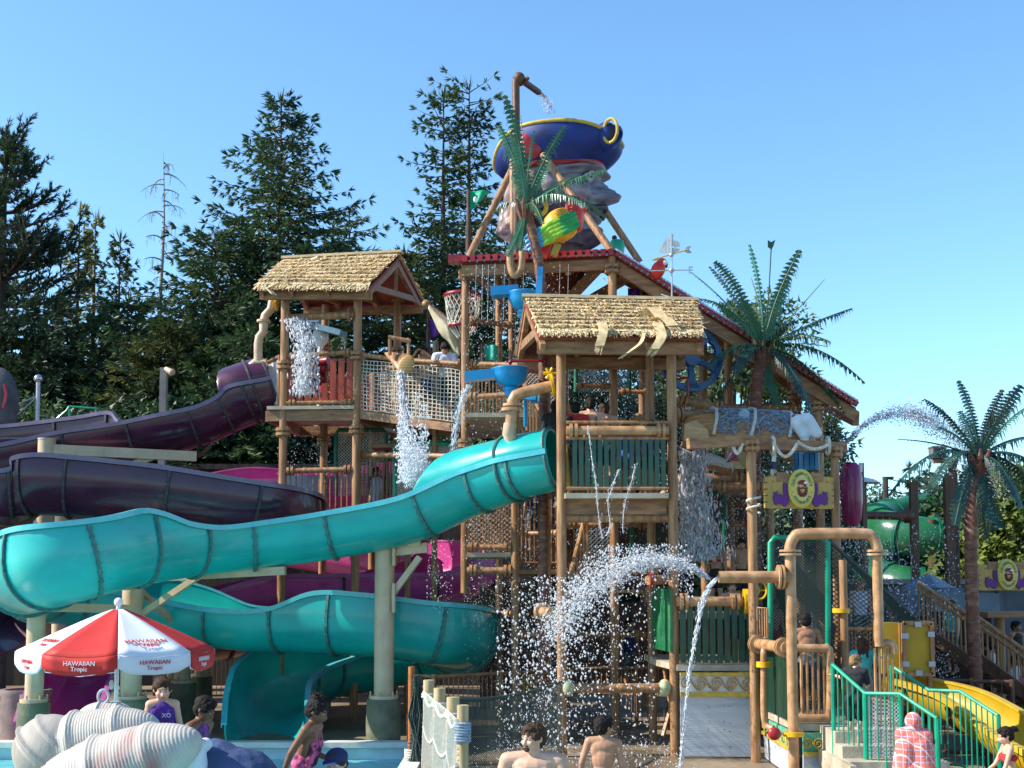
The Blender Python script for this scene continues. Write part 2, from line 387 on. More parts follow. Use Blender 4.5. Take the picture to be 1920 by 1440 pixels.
def conifer(name, label, base, H, Rm, m, seed, top=.9, droop=.25, lv=30, per=6, tw=1., lean=(0, 0), side=None, bare=.0, tl=.27, group=None, prof=None, h0=.06):
    rr = random.Random(seed); t = thing(name, label, 'tree', base, group); base = V(base)
    tr = MB(); tp = [base+V((lean[0]*(i/10)**2, lean[1]*(i/10)**2, H*i/10)) for i in range(11)]
    tr.tube(tp, [max(.02, H*.017*(1-i/10.2)) for i in range(11)], 9)
    def tpos(h): k = h*10; i = min(9, int(k)); return tp[i].lerp(tp[i+1], k-i)
    cr = MB(); limb = MB()
    for l in range(lv):
        h = h0+(1-h0-.01)*((l+rr.random()*.5)/lv)**.92
        pr = prof(h) if prof else (1-h)**.75*(.55+.45*min(1, h/.2))
        for k in range(max(3, int(per*(1-h*.4)))):
            if rr.random() < bare: continue
            az = rr.uniform(0, 6.28); L = Rm*pr*rr.uniform(.55, 1.22)
            if side: L *= side(az, h)
            if L < .15: L = .15
            o = tpos(min(.995, h+rr.uniform(-.01, .01))); d = V((math.cos(az), math.sin(az), 0))
            rise = .45*h-.12+rr.uniform(-.12, .12)
            pts = []
            for q in range(6):
                s = q/5; pts.append(o+d*L*s+V((0, 0, L*(rise*s - droop*s*s + .16*s**4))))
            limb.tube(pts, [.045*(1-q/5.5)*(.4+L/Rm) for q in range(6)], 4, False)
            n = int(max(3, L/.26)); sd = d.cross(V((0, 0, 1)))
            for q in range(1, n+1):
                s = q/n; i = min(4, int(s*5)); p = pts[i].lerp(pts[i+1], s*5-i)
                tlen = (.18+.3*L*(1-s)*rr.uniform(.5, 1.2))*tw
                tlen = min(tlen, 1.2)
                if s < .15: continue
                for sg in (-1, 1):
                    e = (d*rr.uniform(.4, .9)+sd*sg*rr.uniform(.5, 1.1)+V((0, 0, rr.uniform(-.45, .12)))).normalized()
                    m_ = max(1, int(tlen/.2))
                    for z in range(m_):
                        pp = p+e*tlen*(z+.3)/m_+V((0, 0, -.1*(z/m_)))
                        tuft(cr, pp, e+V((0, 0, rr.uniform(-.5, .15))), tl*rr.uniform(.6, 1.3), .034, rr, 4)
            tuft(cr, pts[-1], pts[-1]-pts[-2], tl*1.2, .04, rr, 4)
    tuft(cr, tp[-1]-V((0, 0, .3)), V((0, 0, 1)), .6, .03, rr, 5)
    tr.build('trunk', M_bark, t); limb.build('limb', M_bark, t, smooth=False); cr.build('crown', m, t, smooth=False)
    return t
def broad(name, label, base, H, Rx, Rz, m, seed, n=9000, leaf=.12, group=None, blobs=60, trunkr=.18, low=.2):
    rr = random.Random(seed); t = thing(name, label, 'tree', base, group); base = V(base)
    tr = MB(); tr.tube([base, base+V((.1, 0, H*.3)), base+V((0, .1, H*.6)), base+V((.1, 0, H*.9))], [trunkr, trunkr*.8, trunkr*.5, .03], 8)
    cr = MB(); cz = H-Rz
    cl = []
    for i in range(blobs):
        a = rr.uniform(0, 6.28); q = rr.random()**.5; zz = rr.uniform(-1, 1)
        rad = math.sqrt(max(0, 1-zz*zz))*q
        c = base+V((math.cos(a)*rad*Rx*.8, math.sin(a)*rad*Rx*.8, cz+zz*Rz*.85))
        cl.append((c, rr.uniform(.2, .42)*Rx))
        tr.tube([base+V((0, 0, H*.25+.3*(c.z-base.z-H*.25))), c], [.04, .015], 5, False)
    for i in range(n):
        c, r = rr.choice(cl); d = V((rr.gauss(0, 1), rr.gauss(0, 1), rr.gauss(0, 1))).normalized()
        p = c+d*r*(rr.random()**.35)*V((1, 1, 1)).x; p.z = c.z+(p.z-c.z)*1.1
        e = (d+V((rr.uniform(-.7, .7), rr.uniform(-.7, .7), rr.uniform(-.9, .3)))).normalized()
        s = leaf*rr.uniform(.6, 1.4); u = e.orthogonal().normalized()*s*.42
        cr.v += [tuple(p-u), tuple(p+e*s*.5-u*.2), tuple(p+e*s), tuple(p+u)]; o = len(cr.v)-4; cr.f.append((o, o+1, o+2, o+3)); cr.m.append(0)
    tr.build('trunk', M_bark, t); cr.build('crown', m, t, smooth=False)
    return t
def tb(px, top, Y, z0): x = Xp(px, Y, top); return (x, Y, z0), Zp(top, Y)-z0
# big dark pine at the far left: upturned bottle-brush shoots
def pine(seed=3):
    bs, H = tb(12, 238, 39, 5.6); rr = random.Random(seed)
    t = thing('pine_tree', 'tall dark pine with upturned brushy shoots at the left edge', 'tree', bs); base = V(bs)
    tr = MB().tube([base, base+V((0, 0, H))], [.32, .03], 9); cr = MB(); lb = MB()
    for l in range(24):
        h = .1+.88*l/24
        for k in range(6):
            az = rr.uniform(0, 6.28); L = (3.3*(1-h)**.6+.25)*rr.uniform(.6, 1.15); d = V((math.cos(az), math.sin(az), 0))
            o = base+V((0, 0, H*h)); pts = [o+d*L*s/5+V((0, 0, L*(.05*s/5+.28*(s/5)**2.5))) for s in range(6)]
            lb.tube(pts, [.07*(1-s/6) for s in range(6)], 5, False)
            for q in range(2+int(L*3.2)):
                s = rr.uniform(.25, 1); i = min(4, int(s*5)); p = pts[i].lerp(pts[i+1], s*5-i)
                e = V((d.x*.5+rr.uniform(-.5, .5), d.y*.5+rr.uniform(-.5, .5), rr.uniform(.3, 1.2))).normalized(); LL = rr.uniform(.4, .9)
                lb.tube([p, p+e*LL], .02, 4, False)
                for z in range(9): tuft(cr, p+e*LL*z/8, e+V((rr.uniform(-1, 1), rr.uniform(-1, 1), rr.uniform(-1, .6)))*.8, .24, .022, rr, 4)
    tr.build('trunk', M_bark, t); lb.build('limb', M_bark, t, smooth=False); cr.build('crown', M_pine, t, smooth=False)
pine()
for i, (px, top, Y, Rm, m, lab) in enumerate([
    (150, 388, 44, 1.7, M_bir, 'thin yellow-green tree with a wispy tip just right of the dark pine'),
    (180, 405, 46, 1.9, M_bir, 'yellow-green tree behind the wispy-tipped one, left of the bare tree'),
    (226, 440, 45, 2.0, M_fir2, 'narrow dark spire tree nearest the left side of the bare tree')]):
    bs, H = tb(px, top, Y, 5.6)
    conifer('slender_tree', lab, bs, H, Rm, m, 20+i, droop=-.15, lv=30, per=6, tl=.26, group='slender trees left of the bare tree')
# bare dead larch
bs, H = tb(308, 283, 41, 5.6); rr = random.Random(5)
t = thing('dead_tree', 'bare grey dead tree with thin drooping twigs left of the big fir', 'tree', bs); B0 = V(bs)
tr = MB().tube([B0+V((.05*math.sin(i), 0, H*i/10)) for i in range(11)], [.15*(1-i/10.3) for i in range(11)], 8); lb = MB()
for l in range(46):
    h = .25+.73*l/46; az = rr.uniform(0, 6.28); L = rr.uniform(.5, 1.5)*(1.15-.5*h); d = V((math.cos(az), math.sin(az), 0)); o = B0+V((0, 0, H*h))
    pts = [o+d*L*s/5+V((0, 0, L*(.35*s/5-.5*(s/5)**2))) for s in range(6)]
    lb.tube(pts, [.028*(1-s/6)+.004 for s in range(6)], 4, False)
    for q in range(8):
        s = rr.uniform(.3, 1); i = min(4, int(s*5)); p = pts[i].lerp(pts[i+1], s*5-i)
        lb.tube([p, p+V((rr.uniform(-.15, .15), rr.uniform(-.15, .15), -rr.uniform(.1, .4)))], .006, 3, False)
tr.build('trunk', M_deadw, t); lb.build('limb', M_deadw, t, smooth=False)
# firs
def lft(az, h): return 1.55 if (math.cos(az) < -.4 and h < .62) else 1.0
bs, H = tb(528, 182, 40, 5.6)
conifer('fir_tree', 'largest fir with a ragged pointed top behind the left thatched hut', bs, H, 5.6, M_fir, 31, droop=.12, lv=46, per=10, side=lambda a, h: (1.3 if math.cos(a) < -.3 and h < .45 else 1), prof=lambda h: (1-h)**.7*.95, group='firs behind the slides')
bs, H = tb(880, 158, 43, 5.6)
conifer('fir_tree', 'thin-topped fir with two bare leaders left of the pirate head', bs, H, 5.6, M_fir, 32, droop=.16, lv=40, per=8, prof=lambda h: ((1-h)**.9*.8 if h < .72 else .14+.1*math.sin(h*60)*.5), group='firs behind the slides')
bs, H = tb(832, 172, 42.5, 5.6)
conifer('fir_tree', 'slim fir leader just left of the thin-topped fir', bs, H, 5.2, M_fir, 33, droop=.2, lv=40, per=7, prof=lambda h: ((1-h)**.9*.8 if h < .7 else .17+.08*math.sin(h*50)), group='firs behind the slides')
for i, (px, top, Y, Rm, m, lab) in enumerate([
    (405, 430, 38, 3.9, M_fir, 'drooping dark fir under the left side of the largest fir'),
    (655, 400, 44, 4.2, M_fir, 'dark fir filling between the largest fir and the twin-topped one'),
    (760, 470, 39, 3.4, M_fir2, 'olive fir right behind the ridge of the left thatched hut'),
    (955, 420, 46, 3.8, M_fir, 'dark fir behind the flag pole of the tower'),
    (320, 600, 36, 2.6, M_fir2, 'low olive fir right behind the flood light post'),
    (90, 560, 37.5, 3.4, M_pine, 'low dark conifer below the tall pine at the left edge'),
    (240, 560, 38.5, 3.2, M_fir, 'dark low conifer between the pine and the flood light post'),
    (470, 620, 35.5, 2.8, M_fir, 'low dark fir behind the top of the purple slide'),
    (610, 640, 36.5, 3.0, M_fir, 'low dark fir seen between the posts of the left hut'),
    (880, 640, 38.5, 3.2, M_fir, 'low dark fir behind the rope bridge')]):
    bs, H = tb(px, top, Y, 5.6)
    conifer('fir_tree', lab, bs, H, Rm, m, 40+i, droop=.25, lv=32, per=9, prof=lambda h: (1-h)**.55, group='firs behind the slides', tl=.3, h0=.0)
# undergrowth on the bank
def shrubs(name, pts, m, label, seed, leaf=.16, n=2500):
    rr = random.Random(seed); b = MB()
    for (x, y, z, rx, rz) in pts:
        for i in range(n):
            d = V((rr.gauss(0, 1), rr.gauss(0, 1), rr.gauss(0, 1))).normalized()*rr.random()**.4
            k = 1+.35*noise.noise(d*2.3+V((x, y, z)))
            p = V((x+d.x*rx*k, y+d.y*rx*.8*k, z+d.z*rz*k)); e = V((rr.uniform(-1, 1), rr.uniform(-1, 1), rr.uniform(-.8, .9))).normalized(); s = leaf*rr.uniform(.6, 1.5)
            u = e.orthogonal().normalized()*s*.4
            b.v += [tuple(p-u), tuple(p+e*s*.5-u*.2), tuple(p+e*s), tuple(p+u)]; o = len(b.v)-4; b.f.append((o, o+1, o+2, o+3)); b.m.append(0)
    return tag(b.build(name, m, smooth=False), label, 'undergrowth', kind='stuff')
rr = random.Random(77)
shrubs('undergrowth', [(Xp(px, 34.6), 34.6+rr.random(), 6.3+rr.random()*.8, 1.5, 1.1) for px in range(-20, 1000, 62)], M_fir, 'dark leafy undergrowth along the top of the retaining wall', 5)
# right-hand trees
for i, (px, top, Y, rx, rz, m, nm, lab, n) in enumerate([
    (1370, 545, 38, 1.7, 6.2, M_wil, 'willow_tree', 'narrow grey-green tree seen behind the blue wheel', 14000),
    (1455, 520, 41, 2.3, 7.2, M_wil2, 'willow_tree', 'tall light green tree behind the crown of the middle palm', 16000),
    (1545, 740, 40, 1.4, 5.2, M_wil, 'willow_tree', 'slim tree right of the barrel frame behind the roof tip', 5000),
    (1290, 640, 42, 2.3, 6.2, M_wil, 'willow_tree', 'grey-green tree behind the right half of the front thatched hut', 15000),
    (1200, 600, 44, 2.4, 7.2, M_wil, 'willow_tree', 'grey-green tree seen through the posts above the front hut', 16000),
    (1105, 640, 40, 2.2, 6.2, M_hedge, 'leafy_tree', 'dark leafy tree directly behind the people in the front hut', 15000),
    (1010, 650, 41, 2.2, 6.2, M_hedge, 'leafy_tree', 'dark leafy tree behind the blue bowls of the tower', 13000)]):
    bs, H = tb(px, top, Y, 0); broad(nm, lab, bs, H, rx, rz, m, 60+i, n, .2, 'leafy trees behind the tower')
for i, (px, top, Y, rx, rz, m, lab, n) in enumerate([
    (1900, 905, 33, 2.6, 2.6, M_wil2, 'sunlit yellow-green tree at the right edge behind the small sign', 12000),
    (1790, 900, 36, 2.0, 2.8, M_hedge, 'blue-green tree behind the right palm trunk', 8000),
    (1860, 870, 42, 2.4, 3.4, M_hedge, 'tall blue-green tree behind the right palm fronds', 9000),
    (1640, 893, 60, 1.4, 3.4, M_hedge, 'small round-topped far tree right of the purple drum', 3000),
    (1600, 960, 44, 1.6, 2.4, M_hedge, 'low far tree behind the purple drum', 4000)]):
    bs, H = tb(px, top, Y, 0); broad('leafy_tree', lab, bs, H, rx, rz, m, 80+i, n, .2, 'trees on the right skyline')
for i, (px, top, Y, lab) in enumerate([(1704, 868, 62, 'leftmost pointed conifer on the right skyline'), (1724, 884, 66, 'middle small conifer on the right skyline'), (1742, 872, 64, 'pointed conifer on the right skyline beside the tall pole'), (1776, 905, 60, 'short conifer on the right skyline just behind the right palm')]):
    bs, H = tb(px, top, Y, 0); conifer('far_conifer', lab, bs, H, 2.0, M_hedge, 90+i, lv=18, per=5, tl=.4, group='conifers on the right skyline')
b = shrubs('hedge', [(Xp(px, 48), 48, 1.6, 2.6, 2.2) for px in range(1240, 2300, 70)], M_hedge, 'far blue-green hedge along the back on the right', 6, .22, 1500)
# screen wall and pool building behind the right side, shade put into its colour
wl = MB().box((13.2, 30, 1.35), (12.6, .3, 2.7)); wl.box((13.2, 29.9, 2.76), (12.9, .6, .12))
for k in range(9): wl.box((7.3+k*1.5, 29.8, 1.3), (.12, .1, 2.6))
tag(wl.build('screen_wall', mat('shade_bluegrey_wall', (.10, .12, .14), (.05, .065, .08), .8, 1.5, bump=.4), smooth=False), 'low wall coloured dark blue-grey for shade behind the brown staircase on the right', 'wall')
# ================= SLIDES =================
def flume(T, pts, Rr, mb, mr, mj, joints=8, hood=None, n=7, rimw=.085, thick=.03, name='flume', capend=True, jr=1.035):
    """pts: (px, py, Y, extLeft, extRight): axis of a half pipe with vertical wall extensions, sides seen along the travel"""
    C = [tuple(P(p[0], p[1], p[2]))+(p[3], p[4], (p[5] if len(p) > 5 else Rr)) for p in pts]; C = crv(C, n); N = len(C)
    pos = [V(c[:3]) for c in C]; fr = []
    for i in range(N):
        t = pos[min(i+1, N-1)]-pos[max(i-1, 0)]; t.normalize(); th = V((t.x, t.y, 0)).normalized()
        s = th.cross(V((0, 0, 1))).normalized(); u = s.cross(t).normalized(); fr.append((t, s, u))
    for _ in range(2):                       # relax frames
        fr = [(f[0], (fr[max(i-1, 0)][1]+f[1]*2+fr[min(i+1, N-1)][1]).normalized(), f[2]) for i, f in enumerate(fr)]
    def prof(i, r, dr=0):
        r = r*C[i][5]/Rr; t, s, u = fr[i]; eL, eR = max(0, C[i][3]), max(0, C[i][4]); o = []
        for q in range(4, 0, -1): o.append(pos[i]-s*r*(1-.12*(eL*q/4/.6)**2)+u*eL*q/4)
        for k in range(15): a = math.pi*k/14; o.append(pos[i]-s*r*math.cos(a)-u*r*math.sin(a))
        for q in range(1, 5): o.append(pos[i]+s*r*(1-.12*(eR*q/4/.6)**2)+u*eR*q/4)
        return o
    inn = [prof(i, Rr) for i in range(N)]; out = [prof(i, Rr+thick) for i in range(N)]; K = len(inn[0])
    b = MB(); b.v = [tuple(p) for r in inn for p in r]+[tuple(p) for r in out for p in r]; off = N*K
    for i in range(N-1):
        for k in range(K-1):
            a = i*K+k; b.f.append((a, a+K, a+K+1, a+1)); b.m.append(0)
            a += off; b.f.append((a, a+1, a+K+1, a+K)); b.m.append(0)
    for k in range(K-1):
        for i in (0, N-1): a = i*K+k; b.f.append((a, a+1, a+1+off, a+off)); b.m.append(0)
    b.build(name, mb, T, ang=50)
    for sd in (0, K-1):
        r = MB(); sg = -1 if sd == 0 else 1; vs = []
        for i in range(N):
            t, s, u = fr[i]; p = inn[i][sd]
            for (dx, dz) in ((-.015, 0), (-.015, .035), (rimw, .035), (rimw, -.05), (rimw-.02, -.05), (rimw-.02, 0)):
                vs.append(p+s*sg*dx+u*dz)
        fs = []
        for i in range(N-1):
            for k in range(6): a = i*6+k; c = i*6+(k+1) % 6; fs.append((a, c, c+6, a+6))
        fs += [tuple(range(6)), tuple((N-1)*6+k for k in range(6))]
        r.add(vs, fs); r.build('rim', mr, T, ang=30)
    step = (N-1)/joints
    for j in range(1, joints):
        i = int(j*step); g = MB(); t, s, u = fr[i]
        A = prof(i, Rr+thick+.002); Bp = prof(i, (Rr+thick)*jr+.025)
        for k in range(K-1):
            a1, a2, b1, b2 = A[k], A[k+1], Bp[k], Bp[k+1]; d = t*.022
            g.add([a1-d, a2-d, b2-d, b1-d, a1+d, a2+d, b2+d, b1+d], [(0, 1, 2, 3), (7, 6, 5, 4), (3, 2, 6, 7)])
        for k in range(1, K-1, 1):
            m_ = (A[k]+Bp[k])/2; g.tube([m_-t*.04, m_+t*.04], .014, 5)
        g.build('joint', mj, T, smooth=False)
    if hood:
        i0, i1 = hood; b = MB(); vs = []; fs = []; M = 15
        for i in range(i0, i1+1):
            t, s, u = fr[i]
            f = 1 if (i-i0) <= (i1-i0)*.45 else 1-((i-i0)-(i1-i0)*.45)/((i1-i0)*.55)
            for k in range(M):
                a = math.pi*(1-f) + math.pi*f*k/(M-1)     # far wall stays, near side opens first
                vs.append(pos[i]+s*(C[i][5]+.01)*math.cos(math.pi-a)*hood_sg+u*(C[i][5]*.80)*math.sin(a)+u*min(max(C[i][3], 0), .12))
        for i in range(i1-i0):
            for k in range(M-1): a = i*M+k; fs.append((a, a+1, a+M+1, a+M))
        b.add(vs, fs); h = b.build('hood', mb, T)
        sm = h.modifiers.new('thick', 'SOLIDIFY'); sm.thickness = .04
        g = MB()
        for i in (i0+1, i0+int((i1-i0)*.42)):
            t, s, u = fr[i]; q_ = C[i][5]; pp = [pos[i]+s*(q_+.05)*math.cos(2*math.pi*k/28)+u*((q_*.80 if k < 14 else q_)+.05)*math.sin(2*math.pi*k/28)+u*(.1 if k < 14 else 0) for k in range(29)]
            g.tube(pp, .03, 6)
        g.build('joint', mj, T)
    return pos, fr
hood_sg = 1
def pillar(T, px, ytop, Y, r, ybase=None, m=None):
    x = Xp(px, Y, 1100); zt = Zp(ytop, Y)
    b = MB().tube([(x, Y, .72), (x, Y, zt)], r, 24); b.tube([(x, Y, zt), (x, Y, zt+.03)], r*1.04, 24)
    b.tube([(x, Y, .74), (x, Y, .80)], r*1.5, 20)
    for k in range(6): a = k*math.pi/3+.3; b.tube([(x+r*1.35*math.cos(a), Y+r*1.35*math.sin(a), .76), (x+r*1.35*math.cos(a), Y+r*1.35*math.sin(a), .87)], .017, 6)
    o = b.build('pillar', m or M_cream, T)
    MB().lathe((x, Y, 0), [(r*1.72, 0), (r*1.78, .3), (r*1.72, .7), (r*1.68, .74), (0, .74)], 28).build('footing', M_conc, T)
    return V((x, Y, zt))
def cradle(T, c, a, r, m=None):      # saddle arm between pillar and slide
    pass
# teal slide
T = thing('water_slide', 'long bright teal open slide winding from the front hut down to the pool', 'water slide', P(715, 1385, 21.4))
tp_ = [(1044, 862, 20.0, .1, .1, .48), (985, 874, 20.2, .1, .1, .5), (930, 888, 20.5, .08, .08, .54), (860, 908, 20.8, .05, .05, .6), (760, 946, 21.0, .05, .05, .65), (620, 972, 21.1, .05, .05), (500, 988, 21.0, .05, .05), (400, 998, 20.7, .06, .05), (320, 1008, 20.2, .2, .1),
    (240, 1020, 19.6, .52, .1), (170, 1036, 19.1, .5, .1), (105, 1053, 19.0, .5, .1), (64, 1066, 19.7, .45, .1), (50, 1080, 21.0, .45, .1), (80, 1094, 22.3, .45, .1), (150, 1104, 23.0, .42, .1), (250, 1118, 23.2, .42, .06), (350, 1134, 23.1, .32, .05), (440, 1148, 22.9, .1, .05), (530, 1152, 22.75, .1, .12), (610, 1154, 22.6, .1, .42), (700, 1160, 22.45, .1, .44), (770, 1168, 22.4, .05, .42), (825, 1177, 22.5, .05, .42), (862, 1188, 23.1, .05, .42), (868, 1196, 24.1, .05, .42), (840, 1204, 24.9, .1, .45), (770, 1216, 25.3, .1, .45), (690, 1232, 25.4, .2, .3), (610, 1244, 24.8, .1, .5), (550, 1262, 24.0, .1, .5), (512, 1290, 22.9, .1, .45), (500, 1330, 21.8, .1, .3), (500, 1368, 20.9, .05, .1)]
hood_sg = -1
tpos, tfr = flume(T, tp_, .67, M_teal, M_tealr, M_teald, joints=26, hood=(0, 26), n=7)
# supports of the teal slide
pt = pillar(T, 721, 1012, 21.25, .17)
b = MB(); b.beam((pt.x+.15, 21.2, pt.z-.2), (pt.x+.75, 21.1, pt.z-.14), .12, .17); b.beam((pt.x+.1, 21.2, pt.z-1.0), (pt.x+.62, 21.1, pt.z-.3), .1, .1)
b.box((pt.x+.52, 21.05, pt.z+.05), (.22, .1, .34)); b.box((pt.x+.17, 21.2, pt.z-.2), (.05, .3, .5)); b.box((pt.x+.17, 21.2, pt.z-1.0), (.05, .26, .5))
b.build('support_arm', M_cream, T, smooth=False)
pt = pillar(T, 250, 1075, 21.2, .18)
b = MB()
def arm(b, a, c, w1=.12, h=.14): b.beam(P(*a), P(*c), w1, h)
arm(b, (60, 1138, 19.5), (255, 1142, 21.0)); arm(b, (130, 1103, 19.2), (250, 1098, 21.0)); arm(b, (95, 1142, 19.4), (255, 1072, 21.0), .09, .09)
arm(b, (255, 1085, 21.2), (535, 1070, 20.9)); arm(b, (268, 1150, 21.2), (400, 1062, 20.9), .1, .1); arm(b, (265, 1110, 21.2), (330, 1170, 22.7), .09, .09)
b.box(P(406, 1058, 20.85), (.14, .1, .3))
b.build('support_arm', M_cream, T, smooth=False)
pillar(T, 345, 1190, 24.6, .16); pillar(T, 70, 1140, 20.6, .15)
# feed pipe into the hood
b = MB(); b.tube([P(*p) for p in [(1035, 724, 19.9), (985, 735, 19.9), (966, 742, 19.9), (961, 752, 19.9), (960, 770, 19.9), (957, 800, 19.9)]], .095, 14)
b.tube([P(957, 765, 19.9), P(957, 771, 19.9)], .15, 14); b.tube([P(961, 757, 19.9), P(961, 762, 19.9)], .16, 14)
b.build('feed_pipe', M_pipe, T); MB().tube([P(957, 795, 19.9), P(954, 812, 19.9), P(963, 832, 20.0)], .11, 14).build('feed_elbow', M_palep, T)
MB().tube([P(966, 828, 20.0), P(966, 852, 20.1)], [.2, .17], 16).build('nozzle_collar', M_teal, T)
MB().tube([P(1033, 722, 19.88), P(1038, 721, 19.88)], .2, 20).build('valve_ring', M_yring, T)
b = MB(); 
for k in range(6): a = k*1.05; b.tube([P(1030, 700, 19.8), P(1030, 700, 19.8)+V((math.cos(a), 0, math.sin(a)))*.1], .03, 6)
b.tube([P(1030, 700, 19.8), P(1035, 722, 19.85)], .02, 6); b.build('valve_wheel', M_yring, T)
# purple slide
hood_sg = -1
T = thing('water_slide', 'dark purple slide leaving the left hut and looping back above the teal one', 'water slide', P(78, 1300, 24))
pp_ = [(502, 725, 25.6, .1, .1), (470, 735, 25.5, .1, .1), (430, 750, 25.5, .1, .1), (385, 770, 25.4, .05, .05), (330, 787, 25.3, .05, .05), (240, 806, 25.3, .05, .05), (130, 826, 25.2, .1, .1), (20, 848, 25.0, .1, .35), (-90, 862, 24.6, .1, .4), (-200, 872, 23.8, .1, .4), (-240, 880, 22.8, .1, .4), (-180, 886, 22.0, .1, .4), (-80, 893, 21.9, .1, .3), (0, 899, 22.0, .05, .1), (40, 898, 22.1, .05, .22), (75, 897, 22.1, .05, .36), (150, 901, 22.2, .05, .36), (300, 915, 22.4, .05, .34), (440, 935, 22.7, .05, .3), (520, 952, 23.2, .05, .3), (545, 972, 24.2, .05, .3), (510, 995, 25.4, .05, .3), (430, 1012, 26, .3, .1), (300, 1032, 26, .1, .1), (160, 1060, 25.6, .1, .4), (40, 1085, 24.8, .1, .4), (-30, 1120, 23.4, .1, .4), (0, 1160, 22.3, .1, .4)]
flume(T, pp_, .64, M_purp, M_purpr, M_purpd, joints=22, hood=(0, 16), n=7)
pt = pillar(T, 80, 825, 24.2, .17)
b = MB(); arm(b, (100, 843, 24.2), (368, 856, 25.1), .14, .2); arm(b, (105, 920, 24.2), (290, 856, 24.9), .1, .12); b.build('support_arm', M_cream, T, smooth=False)
for (px, py, Yy) in ((345, 838, 25.3), (200, 868, 25.3), (20, 960, 22.1), (510, 1040, 24.6)):
    c = P(px, py, Yy); b = MB(); b.tube([c+V((.66*math.cos(a)*.9, 0, .25-.5*math.sin(a))) for a in [math.pi*(.12+.76*k/10) for k in range(11)]], .045, 6); b.build('saddle', M_brown, T)
b = MB(); b.tube([P(*p) for p in [(512, 560, 25.1), (508, 580, 25.1), (497, 592, 25.1), (494, 605, 25.1), (494, 622, 25.1), (486, 632, 25.1), (484, 645, 25.1), (484, 676, 25.1)]], .09, 12)
b.tube([P(*p) for p in [(500, 680, 25.1), (478, 680, 25.1), (470, 686, 25.1), (470, 706, 25.1)]], .09, 12); b.tube([P(494, 600, 25.1), P(494, 604, 25.1)], .14, 12)
b.build('feed_pipe', M_palep, T); MB().tube([P(470, 702, 25.1), P(474, 722, 25.2)], [.15, .17], 14).build('nozzle_collar', M_purpr, T)
MB().tube([P(516, 570, 25.1), P(520, 570, 25.1)], .15, 14).build('valve_ring', M_yring, T)
# second purple slide, far left
T = thing('water_slide', 'pale-rimmed purple slide section high at the left edge, behind the looping one', 'water slide', P(-60, 1250, 28))
flume(T, [(262, 800, 27.4, .05, .05), (235, 798, 27.6, .22, .1), (170, 805, 27.8, .2, .1), (60, 818, 28, .2, .1), (-60, 828, 28, .2, .1), (-220, 842, 28, .2, .1)], .55, M_purp, M_purpr, M_purpd, joints=4)
MB().tube([P(120, 850, 27.9), V((P(120, 850, 27.9).x, 27.9, 0))], .16, 16).build('pillar', M_cream, T)
# pink slide behind
T = thing('water_slide', 'pink slide behind the teal one coming out at the lower left', 'water slide', P(200, 1300, 24))
kp = [(870, 850, 28.5, .1, .1), (770, 890, 28.5, .1, .4), (660, 905, 28.4, .1, .4), (560, 912, 28.2, .1, .4), (450, 915, 28.2, .1, .5), (330, 930, 28.4, .1, .4), (260, 960, 29.6, .1, .4), (330, 985, 31, .1, .4), (500, 1010, 30.6, .3, .1), (700, 1040, 29.6, .4, .1), (840, 1056, 28.6, .5, .1), (880, 1066, 27.6, .5, .1), (820, 1080, 26.6, .1, .5), (740, 1086, 26.3, .1, .3), (620, 1088, 26.3, .1, .1), (520, 1090, 26.2, .1, .1), (420, 1110, 25.8, .1, .1), (320, 1150, 25.2, .1, .2), (240, 1190, 24.5, .1, .3), (180, 1235, 23.7, .1, .35), (140, 1290, 22.6, .1, .35), (115, 1345, 21.5, .1, .3), (105, 1376, 20.9, .1, .2)]
flume(T, kp, .6, M_pink, M_pinkr, M_purpd, joints=16)
for (px, Yy, yt) in ((330, 25.2, 1180), (600, 26.3, 1120)): pillar(T, px, yt, Yy, .15)
# lower red-magenta slide (behind the umbrella's right side)
T = thing('water_slide', 'short dark red slide run seen just right of the umbrella', 'water slide', P(450, 1290, 26.5))
flume(T, [(600, 1150, 27.4, .1, .1), (500, 1175, 27, .1, .1), (420, 1188, 26.6, .1, .1), (360, 1196, 26, .1, .1), (300, 1205, 25.4, .1, .1)], .52, mat('red_gelcoat', (.36, .025, .06), (.26, .02, .05), .35, 2, coat=.3), M_pinkr, M_purpd, joints=4)
for (px, Yy, yt) in ((380, 26.3, 1222), (540, 27.2, 1200)): pillar(T, px, yt, Yy, .14)
# yellow slide at lower right
T = thing('water_slide', 'wide yellow slide curving down behind the green stair railing', 'water slide', P(1700, 1400, 17.8))
flume(T, [(1655, 1274, 18.9, .04, .04), (1690, 1278, 18.8, .04, .04), (1740, 1288, 18.5, .04, .04), (1800, 1306, 18, .04, .04), (1860, 1340, 17.4, .04, .04), (1930, 1390, 16.6, .04, .04), (2030, 1440, 15.8, .04, .04), (2130, 1464, 15.2, .04, .04)], .40, M_yel, mat('yellow_rim', (.55, .36, .03), (.45, .28, .02), .4, 4), M_brown, joints=4)
for px, py, Yy in ((1720, 1330, 18.6), (1860, 1395, 17.4)):
    c = P(px, py, Yy); MB().tube([c, (c.x, c.y, 0)], .1, 12).build('pillar', M_brown, T)
